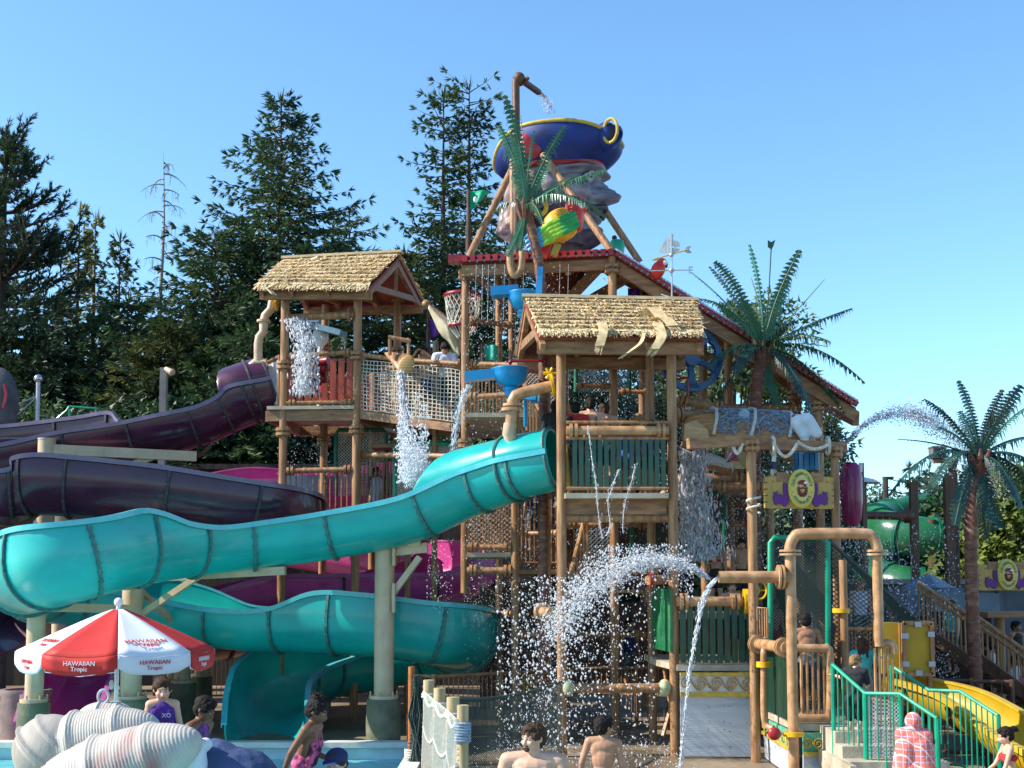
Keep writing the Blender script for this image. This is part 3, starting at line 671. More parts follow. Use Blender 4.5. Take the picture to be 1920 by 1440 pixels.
# far green spiral slide
T = thing('spiral_slide', 'green enclosed spiral slide far behind the right palm', 'water slide', P(1700, 1200, 36))
hp = []
for k in range(40):
    a = k/39*4.5*math.pi+.6; cx = 1735+92*math.cos(a); hp.append((cx, 945+k*5.6, 35+1.7*math.sin(a)))
c = crv([tuple(P(*p)) for p in hp], 3)
MB().tube([V(q) for q in c], .56, 16).build('tube', M_grs, T)
for k in range(0, len(c), 5): 
    t = (V(c[min(k+1, len(c)-1)])-V(c[max(0, k-1)])).normalized(); MB().tube([V(c[k])-t*.04, V(c[k])+t*.04], .62, 16).build('joint', M_gdrk, T)
b = MB(); hr = [V((V(q).x, V(q).y-.0, V(q).z)) for q in c]
for (px, yt, Yy, r) in ((1640, 1000, 36, .14), (1790, 930, 36.2, .16), (1745, 975, 33, .13)):
    x = Xp(px, Yy); MB().tube([(x, Yy, 0), (x, Yy, Zp(yt, Yy))], r, 10).build('pillar', M_brown, T)
# ================= HUTS, TOWER, DECKS =================
def thatch(T, EL, ER, RL, RR, rows, per, seed, fringe=.22, thick=.07):
    """thatched slope from eave (EL, ER) up to ridge (RL, RR)"""
    rr = random.Random(seed); EL, ER, RL, RR = map(V, (EL, ER, RL, RR))
    n = (ER-EL).cross(RL-EL).normalized()
    if n.z < 0: n = -n
    def g(u, v): return (EL*(1-u)+ER*u)*(1-v)+(RL*(1-u)+RR*u)*v
    b = MB(); NU, NV = 60, rows*3
    for j in range(NV+1):
        for i in range(NU+1):
            u, v = i/NU, j/NV; p = g(u, v); k = .5+.5*noise.noise(V((p.x*2.2, p.y*2.2, p.z*2.2)))
            step = (1-(v*rows) % 1)*.035
            b.v.append(tuple(p+n*(thick*.4+step+k*.05)))
    for j in range(NV):
        for i in range(NU): a = j*(NU+1)+i; b.f.append((a, a+1, a+NU+2, a+NU+1)); b.m.append(0)
    for j in range(rows):
        v = j/rows; dn = (g(.5, 0)-g(.5, 1)).normalized(); sd = (ER-EL).normalized()
        off = [noise.noise(V((k*.23, j*7.1, seed)))*.06 for k in range(per+1)]
        for k in range(per):
            u = (k+rr.random())/per; p = g(min(1, u), v)+n*(thick*.4+.055); L = fringe*rr.uniform(.5, 1.15)*(1.15 if j == 0 else .8); wd = rr.uniform(.005, .014)
            lift = n*rr.uniform(.0, .06)+sd*rr.uniform(-.05, .05)
            st = p-dn*.18; e = p+dn*(L*.45+off[k])+lift
            if j == 0: e = e+V((0, 0, -L*.35))
            b.add([st-sd*wd, st+sd*wd, e+sd*wd*.8, e-sd*wd*.8], [(0, 1, 2, 3)])
    for k in range(int(per*.4)):      # loose tufts sticking up
        u, v = rr.random(), rr.random(); p = g(u, v)+n*(thick*.5+.04); sd = (ER-EL).normalized(); wd = rr.uniform(.01, .03); e = p+n*rr.uniform(.02, .12)+sd*rr.uniform(-.15, .15)+(EL-RL).normalized()*rr.uniform(-.02, .2)
        b.add([p-sd*wd, p+sd*wd, e+sd*wd*.6, e-sd*wd*.6], [(0, 1, 2, 3)])
    b.build('thatch', M_thatch, T, smooth=False)
def slabpoly(T, pts, d, m, name):
    MB().prism(pts, d).build(name, m, T, smooth=False)
# ---- left thatched hut ----
yl = 25.0
T = thing('thatched_hut', 'left thatched hut on tall tan posts with red slatted railing', 'hut', (Xp(600, yl), yl, 0), 'thatched huts')
EL, ER = P(482, 540, 24.4), P(690, 542, 24.2); RL, RR_ = P(534, 493, 25.9), P(750, 481, 25.6); BL, BR = P(575, 576, 27.4), P(798, 572, 27.2)
thatch(T, EL, ER, RL, RR_, 8, 460, 1, .22); thatch(T, BL, BR, RL, RR_, 6, 220, 2, .22)
dn = V((0, 0, -.06))
slabpoly(T, [EL, ER, RR_, RL], dn, M_redund, 'soffit'); slabpoly(T, [BL, RL, RR_, BR], dn, M_redund, 'soffit')
b = MB()
def gb(b, a, c, w1=.09, h=.14): b.beam(a, c, w1, h)
off = V((0, 0, -.14))
for f in (.03, .30, .62, .97):
    e, r_, k = EL.lerp(ER, f), RL.lerp(RR_, f), BL.lerp(BR, f)
    gb(b, e.lerp(r_, .04)+off, r_+off); gb(b, k.lerp(r_, .04)+off, r_+off)
    if f > .2: gb(b, e.lerp(r_, .25)+off, k.lerp(r_, .25)+off, .08, .12)
    if f in (.97,): gb(b, (e.lerp(r_, .25)+k.lerp(r_, .25))/2+off, r_+off, .07, .07)
gb(b, EL.lerp(RL, .12)+off*1.6, ER.lerp(RR_, .12)+off*1.6, .1, .16); gb(b, BL.lerp(RL, .12)+off*1.6, BR.lerp(RR_, .12)+off*1.6, .1, .18)
b.build('rafter', M_beam, T, smooth=False)
b = MB().beam(RL+V((-.05, 0, .1)), RR_+V((.05, 0, .1)), .22, .05); b.beam(P(600, 492, 25.6), P(588, 484, 25.5), .3, .04); b.beam(P(600, 493, 25.6), P(612, 488, 25.5), .3, .04)
b.build('ridge_cap', mat('bleached_ridge', (.62, .50, .33), (.45, .33, .2), .8, 5), T, smooth=False)
b = MB(); b.beam(P(500, 538, 24.2), P(514, 552, 24.1), .16, .02); b.beam(P(495, 545, 24.2), P(524, 530, 24.1), .1, .02); b.build('torn_strip', M_thatch, T, smooth=False)
zf = Zp(764, 24.9)
for (px, y0, Yy, rg) in ((532, 540, 24.8, (685, 810)), (669, 540, 24.7, (668, 806)), (608, 572, 27.0, (650, 828)), (744, 556, 27.0, (560, 660)), (700, 700, 27.0, ())):
    vpost(px, y0, 1400, Yy, .085, T, rings=rg, sy=760)
fl = [P(500, 765, 24.7), P(664, 768, 24.6), P(745, 775, 27.0), P(560, 775, 27.2)]
for p in fl: p.z = zf
slabpoly(T, fl, (0, 0, -.07), M_deckw, 'deck')
b = MB(); 
for a, c in ((0, 1), (1, 2), (2, 3), (3, 0)): b.beam(fl[a]+V((0, .12, -.19)), fl[c]+V((0, .12, -.19)), .1, .22)
b.build('deck_beam', M_beam, T, smooth=False)
A = P(538, 760, 24.8); Bq = P(663, 760, 24.7); A.z = Bq.z = zf
b = MB(); slats(b, A, Bq, .93, .12, .035, .04, .05, top=lambda u: .93 if not .38 < u < .62 else .42); b.build('slat_panel', M_redslat, T, smooth=False)
b = MB(); slats(b, V((Xp(610, 27), 27, zf)), V((Xp(742, 27), 27, zf)), .9, .12, .05, .04, .05); b.build('slat_panel', M_redslat, T, smooth=False)
hpipe(P(540, 668, 24.8), P(660, 660, 24.7), .05, T); hpipe(V((A.x, 24.75, zf+.07)), V((Bq.x, 24.65, zf+.07)), .04, T)
hpipe(V((Xp(610, 27), 27, zf+1)), V((Xp(742, 27), 27, zf+1)), .05, T)
# slotted pale side panel
a0, a1 = V((Xp(500, 25.6), 25.6, zf+.05)), V((Xp(522, 24.9), 24.9, zf+.05)); b = MB(); slats(b, a0, a1, .95, .05, .04, .03, 0); b.build('side_panel', M_white, T, smooth=False)
b = MB(); b.tube([a0, a0+V((0, 0, 1.02)), a1+V((0, 0, 1.02)), a1, a0], .05, 8); b.build('panel_frame', M_post, T)
# top spray pipe
b = MB(); b.tube([P(540, 596, 24.75), P(664, 590, 24.65)], .075, 12); b.tube([P(538, 596, 24.75), P(543, 596, 24.75)], .15, 14); b.tube([P(652, 590, 24.65), P(657, 590, 24.65)], .14, 14); b.build('spray_pipe', M_post, T)
hpipe(P(534, 883, 24.8), P(662, 880, 24.7), .055, T)
b = MB(); balus(b, (Xp(534, 24.8), 24.8, Zp(960, 24.8)), (Xp(662, 24.7), 24.7, Zp(960, 24.7)), Zp(883, 24.8)-Zp(960, 24.8), 12, .014); b.build('baluster_panel', M_beam, T, smooth=False)
b = MB(); b.box(P(565, 925, 25.4), (.7, .06, .75)); b.build('notice_board', mat('pale_board', (.35, .36, .40), (.2, .2, .25), .6, 3), T, smooth=False)
# red water cannon on deck
C = thing('water_cannon', 'red water cannon with a white hose behind the slats of the left hut', 'water cannon', (Xp(605, 25.4), 25.4, zf))
b = MB(); c = P(605, 690, 25.4); b.tube([(c.x, c.y, zf), (c.x, c.y, c.z)], .05, 10); b.ell(P(604, 712, 25.3), .13); b.build('base', M_redm, C)
b = MB(); b.tube([P(598, 690, 25.3), P(600, 678, 25.2), P(616, 676, 25.1)], .09, 12); b.ell(P(606, 690, 25.3), (.13, .13, .16)); b.build('barrel', M_redm, C)
MB().tube([V(q) for q in crv([tuple(P(*p)) for p in [(603, 684, 25.3), (592, 690, 25.2), (590, 705, 25.2), (600, 713, 25.2)]], 5)], .03, 8).build('hose', M_white, C)
# grey-blue chute behind the left hut
C = thing('water_chute', 'faded blue trough spilling water at the back of the left hut', 'chute', P(600, 640, 26.2))
b = MB(); b.tube([P(560, 606, 26.2), P(600, 608, 26.2)], .2, 14, flat=.6); b.beam(P(590, 612, 26.2), P(644, 626, 26.0), .34, .12); b.build('trough', mat('faded_blue', (.12, .25, .36), (.08, .17, .27), .4, 4), C)
b = MB(); q = P(600, 634, 26.3); b.tube([q, V((q.x, 26.3, zf))], .05, 8); b.ell(q, (.18, .1, .2)); b.build('stand', M_white, C)

# ---- rope bridge ----
Bg = thing('rope_bridge', 'rope-net bridge between the left hut and the main tower', 'bridge', P(765, 790, 24.2))
a, c = P(674, 770, 24.7), P(862, 796, 23.7); at, ct = P(674, 665, 24.7), P(862, 682, 23.7)
for dy, nm in ((0, 0), (1.35, 1)):
    o = V((.3*nm, dy, 0)); b = MB()
    net(b, at+o+V((0, 0, -.1)), ct+o+V((0, 0, -.12)), c+o+V((0, 0, .03)), a+o+V((0, 0, .03)), 26, 13, .0095, .0, .035); b.build('rope_net', M_net, Bg, smooth=False)
    b = MB(); b.tube([at+o, (at+ct)/2+o+V((0, 0, -.03)), ct+o], .05, 10); b.tube([at+o, at+o+V((.04, 0, 0))], .1, 12); b.tube([ct+o, ct+o-V((.04, 0, 0))], .1, 12); b.build('handrail', M_post, Bg)
b = MB(); nb = 16
for i in range(nb):
    p = a.lerp(c, (i+.5)/nb)+V((.15, .68, 0)); b.box(p, (.10, 1.35, .05))
b.build('plank', M_beam, Bg, smooth=False)
b = MB(); b.beam(a+V((0, 0, -.08)), c+V((0, 0, -.08)), .08, .16); b.beam(a+V((.3, 1.35, -.08)), c+V((.3, 1.35, -.08)), .08, .16); b.build('stringer', M_beam, Bg, smooth=False)
vpost(766, 700, 1400, 25.3, .06, Bg, sy=760); vpost(816, 640, 1400, 25.0, .06, Bg, sy=760)
for i, (px, y0, y1, Yy) in enumerate([(728, 660, 772, 24.5), (785, 665, 780, 24.2), (820, 670, 786, 24.0)]):
    x = Xp(px, Yy); MB().tube([(x, Yy, Zp(y1, Yy)), (x, Yy, Zp(y0, Yy))], .022, 8).build('net_post', M_post, Bg)
# tipping cone bucket
T = thing('tipping_bucket', 'tan cone bucket tipping water over the rope bridge rail', 'bucket', P(748, 680, 23.9))
c0, c1 = P(724, 664, 24.0), P(757, 680, 23.7); c1 = P(764, 676, 23.8)
ax = (P(752, 684, 23.6)-P(733, 662, 24.0)); 
b = MB(); tip = P(751, 697, 23.7); l, r2 = P(722, 661, 24.1), P(772, 668, 23.9)
rim = []; cc = (l+r2)/2; ex = (r2-l)/2; ey = V((.12, -.22, -.02))
b2 = MB(); vs = [cc+ex*math.cos(k*math.pi/12)+ey*math.sin(k*math.pi/12) for k in range(24)]; low = [tip+(v-cc)*.16 for v in vs]
b.add(vs+low, [(k, (k+1) % 24, 24+(k+1) % 24, 24+k) for k in range(24)]+[tuple(range(24, 48))]); o = b.build('cone', M_post, T); sm = o.modifiers.new('t', 'SOLIDIFY'); sm.thickness = .03
MB().ell(P(762, 684, 23.62), (.15, .03, .2), Matrix.Rotation(.5, 3, 'Y')).build('end_disc', mat('end_disc_tan', (.5, .3, .1), (.36, .2, .07), .5, 9, wave=('Z', 6, 3)), T)
b = MB(); b.tube([P(728, 632, 23.8), P(770, 640, 23.8)], .045, 8)
for px in (731, 766): b.tube([P(px, 634, 23.8), P(px, 666, 23.8)], .035, 8)
b.build('hanger', M_post, T)

# ---- front thatched hut ----
yf = 19.5
T = thing('thatched_hut', 'front thatched hut with torn roof strips and dark green slatted railing', 'hut', (Xp(1155, yf), yf, 0), 'thatched huts')
EL, ER = P(1010, 630, 18.8), P(1320, 632, 18.8); RL, RR_ = P(984, 566, 20.3), P(1303, 573, 20.3); BL, BR = P(968, 664, 21.8), P(1282, 668, 21.8)
thatch(T, EL, ER, RL, RR_, 9, 620, 3, .17); thatch(T, BL, BR, RL, RR_, 6, 260, 4, .2)
slabpoly(T, [EL, ER, RR_, RL], dn, M_redund, 'soffit'); slabpoly(T, [BL, RL, RR_, BR], dn, M_redund, 'soffit')
b = MB()
for f in (.02, .35, .66, .97):
    e, r_, k = EL.lerp(ER, f), RL.lerp(RR_, f), BL.lerp(BR, f)
    gb(b, e.lerp(r_, -.06)+off, r_+off, .08, .12); gb(b, k.lerp(r_, .02)+off, r_+off)
for f in (.02, .97):
    e, r_, k = EL.lerp(ER, f), RL.lerp(RR_, f), BL.lerp(BR, f); gb(b, e.lerp(r_, .35)+off, k.lerp(r_, .3)+off, .08, .14)
gb(b, EL.lerp(RL, .10)+off*1.7, ER.lerp(RR_, .10)+off*1.7, .12, .2); gb(b, BL.lerp(RL, .10)+off*1.7, BR.lerp(RR_, .10)+off*1.7, .12, .2)
b.build('rafter', M_beam, T, smooth=False)
MB().beam(RL+V((-.05, 0, .09)), RR_+V((.05, 0, .09)), .26, .05).build('ridge_cap', MATS['bleached_ridge'], T, smooth=False)
# torn, curled shingle sheets
for (pts, wd) in (([(1128, 606, 18.8), (1131, 622, 18.6), (1124, 650, 18.6)], .07), ([(1232, 606, 18.9), (1240, 632, 18.6), (1226, 656, 18.6)], .075), ([(1207, 626, 18.7), (1200, 645, 18.6), (1174, 664, 18.6)], .028), ([(1212, 592, 19.4), (1224, 578, 19.3), (1240, 596, 19.05)], .09), ([(1228, 600, 19.1), (1245, 596, 18.95), (1262, 612, 18.8)], .08)):
    q = [P(*p) for p in pts]; b = MB(); q = [V(x) for x in crv([tuple(x) for x in q], 5)]; s_ = V((wd, -.02, 0)); vs = []
    for k, x in enumerate(q): vs += [x-s_, x+s_, x+s_+V((0, -.03, .01)), x-s_+V((0, -.03, .01))]
    fs = []
    for k in range(len(q)-1):
        for m_ in range(4): fs.append((k*4+m_, k*4+(m_+1) % 4, k*4+4+(m_+1) % 4, k*4+4+m_))
    b.add(vs, fs+[(0, 1, 2, 3), tuple(len(vs)-4+m_ for m_ in range(4))]); rr = random.Random(len(pts)+int(wd*1000))
    for k in range(16): x = q[-1]+s_*rr.uniform(-1, 1); b.beam(x, x+(q[-1]-q[-2]).normalized()*rr.uniform(.05, .14), .012, .008)
    b.build('torn_strip', mat('palm_sheet', (.60, .47, .27), (.40, .29, .14), .7, 9, trans=.1), T, smooth=False)
zf2 = Zp(924, 19.2)
for (px, y0, Yy, rg, r_) in ((1053, 638, 19.5, (), .078), (1262, 640, 19.5, (), .078), (1221, 655, 21.5, (), .075), (1025, 655, 21.4, (655,), .075)):
    vpost(px, y0, 1400, Yy, r_, T, rings=rg, sy=1000)
fl = [V((Xp(1060, 19.25, 925), 19.25, zf2)), V((Xp(1254, 19.25, 925), 19.25, zf2)), V((Xp(1254, 21.6, 925), 21.6, zf2)), V((Xp(1040, 21.6, 925), 21.6, zf2))]
slabpoly(T, fl, (0, 0, -.08), M_deckw, 'deck')
b = MB(); b.beam(fl[0]+V((0, .35, -.2)), fl[1]+V((0, .35, -.2)), .12, .24); b.beam(fl[3]+V((0, -.3, -.2)), fl[2]+V((0, -.3, -.2)), .12, .24)
for k in range(5): b.beam(fl[0].lerp(fl[1], (k+.5)/5)+V((0, .3, -.18)), fl[3].lerp(fl[2], (k+.5)/5)+V((0, -.2, -.18)), .08, .18)
b.build('deck_beam', M_beam, T, smooth=False)
b = MB(); slats(b, V((Xp(1072, 19.35), 19.35, zf2)), V((Xp(1250, 19.35), 19.35, zf2)), .84, .072, .026, .035, .06); b.build('slat_panel', M_grslat, T, smooth=False)
hpipe(V((Xp(1062, 19.35), 19.35, zf2+1.0)), V((Xp(1254, 19.35), 19.35, zf2+1.0)), .078, T, m=M_pipe, fr=1.5)
hpipe(V((Xp(1062, 19.35), 19.35, zf2+1.13)), V((Xp(1254, 19.35), 19.35, zf2+1.13)), .03, T, flange=False); hpipe(V((Xp(1062, 19.35), 19.35, zf2+.88)), V((Xp(1254, 19.35), 19.35, zf2+.88)), .03, T, flange=False)
hpipe(V((Xp(1062, 19.35), 19.35, zf2+.08)), V((Xp(1254, 19.35), 19.35, zf2+.08)), .03, T, flange=False)
hpipe(V((Xp(1030, 21.4), 21.4, zf2+1.0)), V((Xp(1148, 21.4), 21.4, zf2+1.0)), .05, T)
b = MB(); balus(b, V((Xp(1080, 21.4), 21.4, zf2)), V((Xp(1148, 21.4), 21.4, zf2)), 1.0, 9, .014); b.build('baluster_panel', M_beam, T, smooth=False)
b = MB(); b.tube([(Xp(1068, 19.6), 19.6, zf2), (Xp(1061, 19.7), 19.7, zf2+.8)], .03, 6); b.build('yellow_strut', M_yring, T)
hpipe((Xp(1060, 19.5), 19.6, zf2-.38), (Xp(1256, 19.5), 19.6, zf2-.38), .07, T, flange=False)

# ---- main tower ----
T = thing('play_tower', 'main tan tower with the red-edged metal roof under the giant pirate head', 'play tower', (Xp(1080, 24), 24, 0))
for (px, y0, Yy, rg, r_, y1) in ((872, 488, 23.2, (516, 832), .075, 1112), (966, 760, 22.0, (), .07, 1400), (1150, 474, 22.0, (505,), .08, 1400), (1205, 520, 26.5, (), .08, 1400), (1320, 598, 22.6, (), .085, 1400), (1368, 636, 24.5, (), .085, 1400), (960, 500, 26.5, (), .08, 1400), (935, 520, 25.0, (), .07, 1400),
    (1495, 720, 23.6, (742,), .1, 1400), (1537, 735, 22.2, (762,), .085, 1400), (1060, 560, 26.5, (), .08, 1400), (1445, 950, 21.6, (), .07, 1400)):
    vpost(px, y0, y1, Yy, r_, T, rings=rg, sy=(y0+1100)/2)
# roof: flat top part + long slope to the right
zr0, zr1 = Zp(488, 22.0), Zp(470, 26.5)+.1
def RP(px, py, Yy): return P(px, py, Yy)
r1 = [RP(866, 487, 22.4), RP(1152, 474, 22.0), RP(1140, 478, 27.0), RP(940, 486, 27.0)]
r2_ = [RP(1152, 474, 22.0), RP(1606, 758, 22.0), RP(1510, 716, 26.6), RP(1140, 478, 27.0)]
M_roof = mat('ribbed_metal', (.62, .62, .72), (.45, .42, .55), .35, 3, wave=('X', 5, .2), metal=.3, bump=.3)
for rr_ in (r1, r2_):
    MB().prism(rr_, (0, 0, -.05)).build('roof_sheet', M_roof, T, smooth=False)
    MB().prism([p+V((0, .04, -.056)) for p in rr_], (0, 0, -.05)).build('soffit', M_redund, T, smooth=False)
b = MB()
def teeth(b, A, Bq, n, hh=.16, wd=.7):
    t = (Bq-A); 
    for k in range(n):
        p = A.lerp(Bq, (k+.5)/n); b.beam(p-t*(wd*.5/n)+V((0, -.05, 0)), p+t*(wd*.5/n)+V((0, -.05, 0)), .1, hh)
teeth(b, r1[0]+V((0, -.06, -.02)), r1[1]+V((0, -.06, -.02)), 20, .12, .62); teeth(b, r2_[0]+V((0, -.06, -.03)), r2_[1]+V((0, -.06, -.03)), 44, .085, .7)
mc = MB(); mc.beam(r2_[0]+V((0, -.03, .045)), r2_[1]+V((0, -.03, .045)), .18, .035); mc.build('metal_cap', M_roof, T, smooth=False); b.beam(r1[0]+V((0, -.02, .03)), r1[1]+V((0, -.02, .03)), .14, .03)
b.beam(r1[0]+V((-.25, 0, 0)), r1[0]+V((.02, 0, 0)), .3, .12)
b.build('roof_edge', M_redm, T, smooth=False)
b = MB(); dz = V((0, .06, -.26))
b.beam(r1[0]+dz*.8, r1[1]+dz*.8, .1, .19); b.beam(r2_[0]+dz*.85, r2_[1]+dz*.85, .1, .2)
b.beam(r1[3]+dz, r1[2]+dz, .1, .25); b.beam(r2_[3]+dz, r2_[2]+dz, .1, .25); b.beam(r1[0]+dz, r1[3]+dz, .1, .2); b.beam(r2_[1]+dz, r2_[2]+dz, .12, .25)
for f in (.3, .62): b.beam(r2_[0].lerp(r2_[1], f)+dz, r2_[3].lerp(r2_[2], f)+dz, .1, .2)
for f in (.35, .7): b.beam(r1[0].lerp(r1[1], f)+dz, r1[3].lerp(r1[2], f)+dz, .1, .2)
b.build('roof_beam', M_beam, T, smooth=False)
b = MB(); b.beam(P(1140, 484, 22.3), P(1072, 556, 24.0), .13, .16); b.beam(P(1200, 508, 24.0), P(1110, 560, 24.4), .13, .16); b.beam(P(1330, 620, 22.4), P(1200, 520, 24.0), .1, .14); b.beam(P(880, 500, 23.2), P(940, 560, 25), .1, .14)
sep(b, 'brace', M_beam, T, False)
MB().tube([P(1050, 500, 24.4), P(1050, 640, 24.4)], .42, 24).build('drum', M_redund, T)
# decks, rails of the tower
zt1 = Zp(800, 22.4)
def deck(T, x0, x1, y0, y1, z, m=M_deckw, th=.08): MB().box(((x0+x1)/2, (y0+y1)/2, z-th/2), (x1-x0, y1-y0, th)).build('deck', m, T, smooth=False)
deck(T, Xp(876, 23.4), Xp(1030, 23.4), 22.2, 25.5, Zp(790, 23.4)); deck(T, Xp(1270, 22), Xp(1500, 22), 22, 25, Zp(900, 22)-.02)
deck(T, Xp(876, 22.2), Xp(966, 22.2), 22.1, 24, Zp(1036, 22.1)); deck(T, Xp(970, 22.8), Xp(1230, 22.8), 22.6, 25, Zp(1068, 22.6), M_beam)
deck(T, Xp(700, 26), Xp(880, 26), 25.4, 27.5, Zp(838, 26), M_beam)
for (a, c, r_) in (((880, 682, 23.3), (1020, 686, 22.6), .05), ((876, 1026, 22.1), (964, 1026, 22.0), .05), ((876, 1070, 22.1), (964, 1070, 22.0), .065), ((676, 853, 24.9), (864, 856, 23.4), .06), ((1260, 778, 20.9), (1362, 778, 21.2), .09), ((1270, 750, 21.6), (1358, 768, 21.6), .085), ((1335, 766, 22.8), (1500, 762, 23.2), .075), ((1272, 897, 21.0), (1396, 897, 21.0), .085), ((1342, 912, 20.8), (1440, 912, 20.6), .065), ((876, 745, 22.5), (1000, 738, 22.2), .055), ((1240, 668, 22.4), (1360, 668, 22.6), .06)):
    hpipe(P(*a), P(*c), r_, T)
b = MB()
for (x0, x1, Yy, yt, yb, n) in ((876, 966, 23.4, 690, 790, 13), (676, 860, 25.4, 850, 960, 26), (880, 964, 23.6, 900, 1030, 16), (970, 1050, 23.6, 920, 1060, 10), (1076, 1150, 23.4, 930, 1060, 7), (1270, 1360, 23, 905, 1000, 9)):
    z0, z1 = Zp(yb, Yy), Zp(yt, Yy); b = MB(); balus(b, (Xp(x0, Yy), Yy, z0), (Xp(x1, Yy), Yy, z0), z1-z0, n, .016); b.tube([(Xp(x0, Yy), Yy, z1), (Xp(x1, Yy), Yy, z1)], .03, 6); b.tube([(Xp(x0, Yy), Yy, z0+.05), (Xp(x1, Yy), Yy, z0+.05)], .025, 6); b.build('baluster_panel', M_beam, T, smooth=False)
# solid back panels between the posts (the dark inside of the tower)
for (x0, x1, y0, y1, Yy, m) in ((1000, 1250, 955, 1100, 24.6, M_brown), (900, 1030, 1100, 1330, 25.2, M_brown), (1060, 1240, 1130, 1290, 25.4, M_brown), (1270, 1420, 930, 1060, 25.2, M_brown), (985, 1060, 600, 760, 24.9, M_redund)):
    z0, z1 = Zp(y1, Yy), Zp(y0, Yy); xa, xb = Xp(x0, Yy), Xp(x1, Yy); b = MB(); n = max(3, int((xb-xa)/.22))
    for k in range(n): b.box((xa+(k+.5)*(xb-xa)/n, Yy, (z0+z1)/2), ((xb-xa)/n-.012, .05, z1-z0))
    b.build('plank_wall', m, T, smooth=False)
for (x0, x1, y0, y1, Yy, n, mm) in ((882, 960, 905, 1020, 23.9, 9, M_net), (980, 1040, 700, 800, 23.6, 8, M_net), (1080, 1150, 850, 1060, 22.9, 9, M_netg), (1275, 1400, 930, 1050, 23.6, 14, M_netd), (885, 955, 840, 900, 24.2, 10, M_netd)):
    b = MB(); dnet(b, P(x0, y0, Yy), P(x1, y0, Yy), P(x1, y1, Yy), P(x0, y1, Yy), n, .008); b.build('rope_net', mm, T, smooth=False)
for (a_, c_, r_) in (((880, 905, 23.4), (962, 905, 22.4), .04), ((975, 1000, 22.4), (1050, 1000, 21.9), .04), ((1060, 985, 22.6), (1215, 985, 22.6), .05), ((880, 600, 23.4), (955, 610, 25), .05), ((1270, 985, 22.2), (1400, 985, 22.0), .05), ((1080, 724, 22.0), (1145, 724, 22.0), .04), ((1160, 735, 22.4), (1225, 735, 22.4), .04), ((968, 1190, 22.0), (1050, 1190, 21.6), .05), ((880, 1150, 23.8), (960, 1150, 22.8), .045), ((1070, 1190, 23.0), (1215, 1190, 23.0), .05)):
    hpipe(P(*a_), P(*c_), r_, T)
# stairs inside the tower
b = MB()
for (pa, pb_, dy) in (((1105, 940, 22.4), (1068, 1085, 22.2), 0), ((985, 720, 21.7), (1026, 790, 21.5), 0), ((1000, 800, 22.4), (945, 720, 22.4), 0), ((1063, 760, 21.0), (1090, 812, 21.0), 0)): b.tube([P(*pa), P(*pb_)], .045, 8)
sep(b, 'stair_rail', M_pipe, T)
b = MB()
for k in range(6): p = P(988+k*6, 728+k*11, 21.6); b.tube([p, p+V((0, 0, -.75))], .022, 6)
for k in range(6): p = P(1100-k*6, 955+k*23, 22.3); b.tube([p, p+V((0, 0, -.85))], .03, 6)
sep(b, 'stair_baluster', M_pipe, T)
# lower slats of the pipework
hpipe(P(1062, 1109, 21), P(1205, 1109, 21), .03, T); hpipe(P(1070, 1290, 19.6), P(1240, 1290, 19.5), .075, T, flange=False)
b = MB()
for px in (1064, 1246): b.ell(P(px, 1290, 19.5), (.11, .11, .14)); 
sep(b, 'pipe_cap', mat('pale_cap', (.5, .5, .28), (.3, .35, .2), .6, 10), T)
hpipe(P(1262, 1086, 19.8), P(1215, 1088, 19.4), .075, T, flange=False); MB().tube([P(1222, 1088, 19.4), P(1218, 1088, 19.4)], .15, 16).build('ring', M_redm, T)
b = MB(); b.tube([P(1018, 1147, 20.4), P(1034, 1149, 19.9)], .085, 14); b.tube([P(1016, 1147, 20.5), P(1020, 1147, 20.4)], .15, 14); b.build('nozzle', M_pipe, T)
b = MB(); b.beam(P(1246, 1255, 20.6), P(1270, 1400, 20.3), .05, .05); b.beam(P(1268, 1290, 20.6), P(1243, 1380, 20.3), .05, .05); sep(b, 'brace', M_post, T, False)
for px, Yy in ((1244, 20.2), (1222, 22)): pass

# ---- lower green deck with the painted boat hull ----
T = thing('boat_deck', 'low deck with dark green slats over a white painted boat side', 'deck', (Xp(1340, 19.4), 19.4, 0))
z1 = Zp(1246, 19.4); x0, x1 = Xp(1266, 19.4), Xp(1412, 19.4)
A, Bq, Cq, D = V((x0, 19.4, 0)), V((x1, 19.4, 0)), V((Xp(1482, 17.3), 17.3, 0)), V((Xp(1222, 20.8), 20.8, 0))
vpost(1413, 825, 1400, 18.9, .075, T, rings=(836,), sy=1150); vpost(1570, 838, 1400, 19.6, .07, T, rings=(848,), sy=1100)
MB().prism([V((p.x, p.y, z1)) for p in (A, Bq, V((Bq.x, 22.2, 0)), V((D.x, 22.2, 0)), D)], (0, 0, -.1)).build('deck', M_deckw, T, smooth=False)
MB().prism([V((p.x, p.y, .76)) for p in (Bq+V((.05, 0, 0)), Cq, V((Xp(1556, 17.3), 17.3, 0)), V((Xp(1640, 20.5), 20.5, 0)), V((Bq.x+.05, 20.5, 0)))], (0, 0, -.1)).build('deck', M_deckw, T, smooth=False)
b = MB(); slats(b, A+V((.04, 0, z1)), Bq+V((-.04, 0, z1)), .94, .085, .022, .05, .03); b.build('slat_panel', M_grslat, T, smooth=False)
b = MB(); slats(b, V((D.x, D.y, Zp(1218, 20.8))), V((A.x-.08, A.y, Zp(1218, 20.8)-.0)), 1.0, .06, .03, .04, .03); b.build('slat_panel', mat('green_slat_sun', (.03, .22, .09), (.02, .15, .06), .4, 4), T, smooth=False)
b = MB(); slats(b, V((Bq.x+.06, Bq.y, .76)), V((Cq.x-.05, Cq.y, .76)), .92, .06, .03, .04, .03); b.build('slat_panel', M_grslat, T, smooth=False)
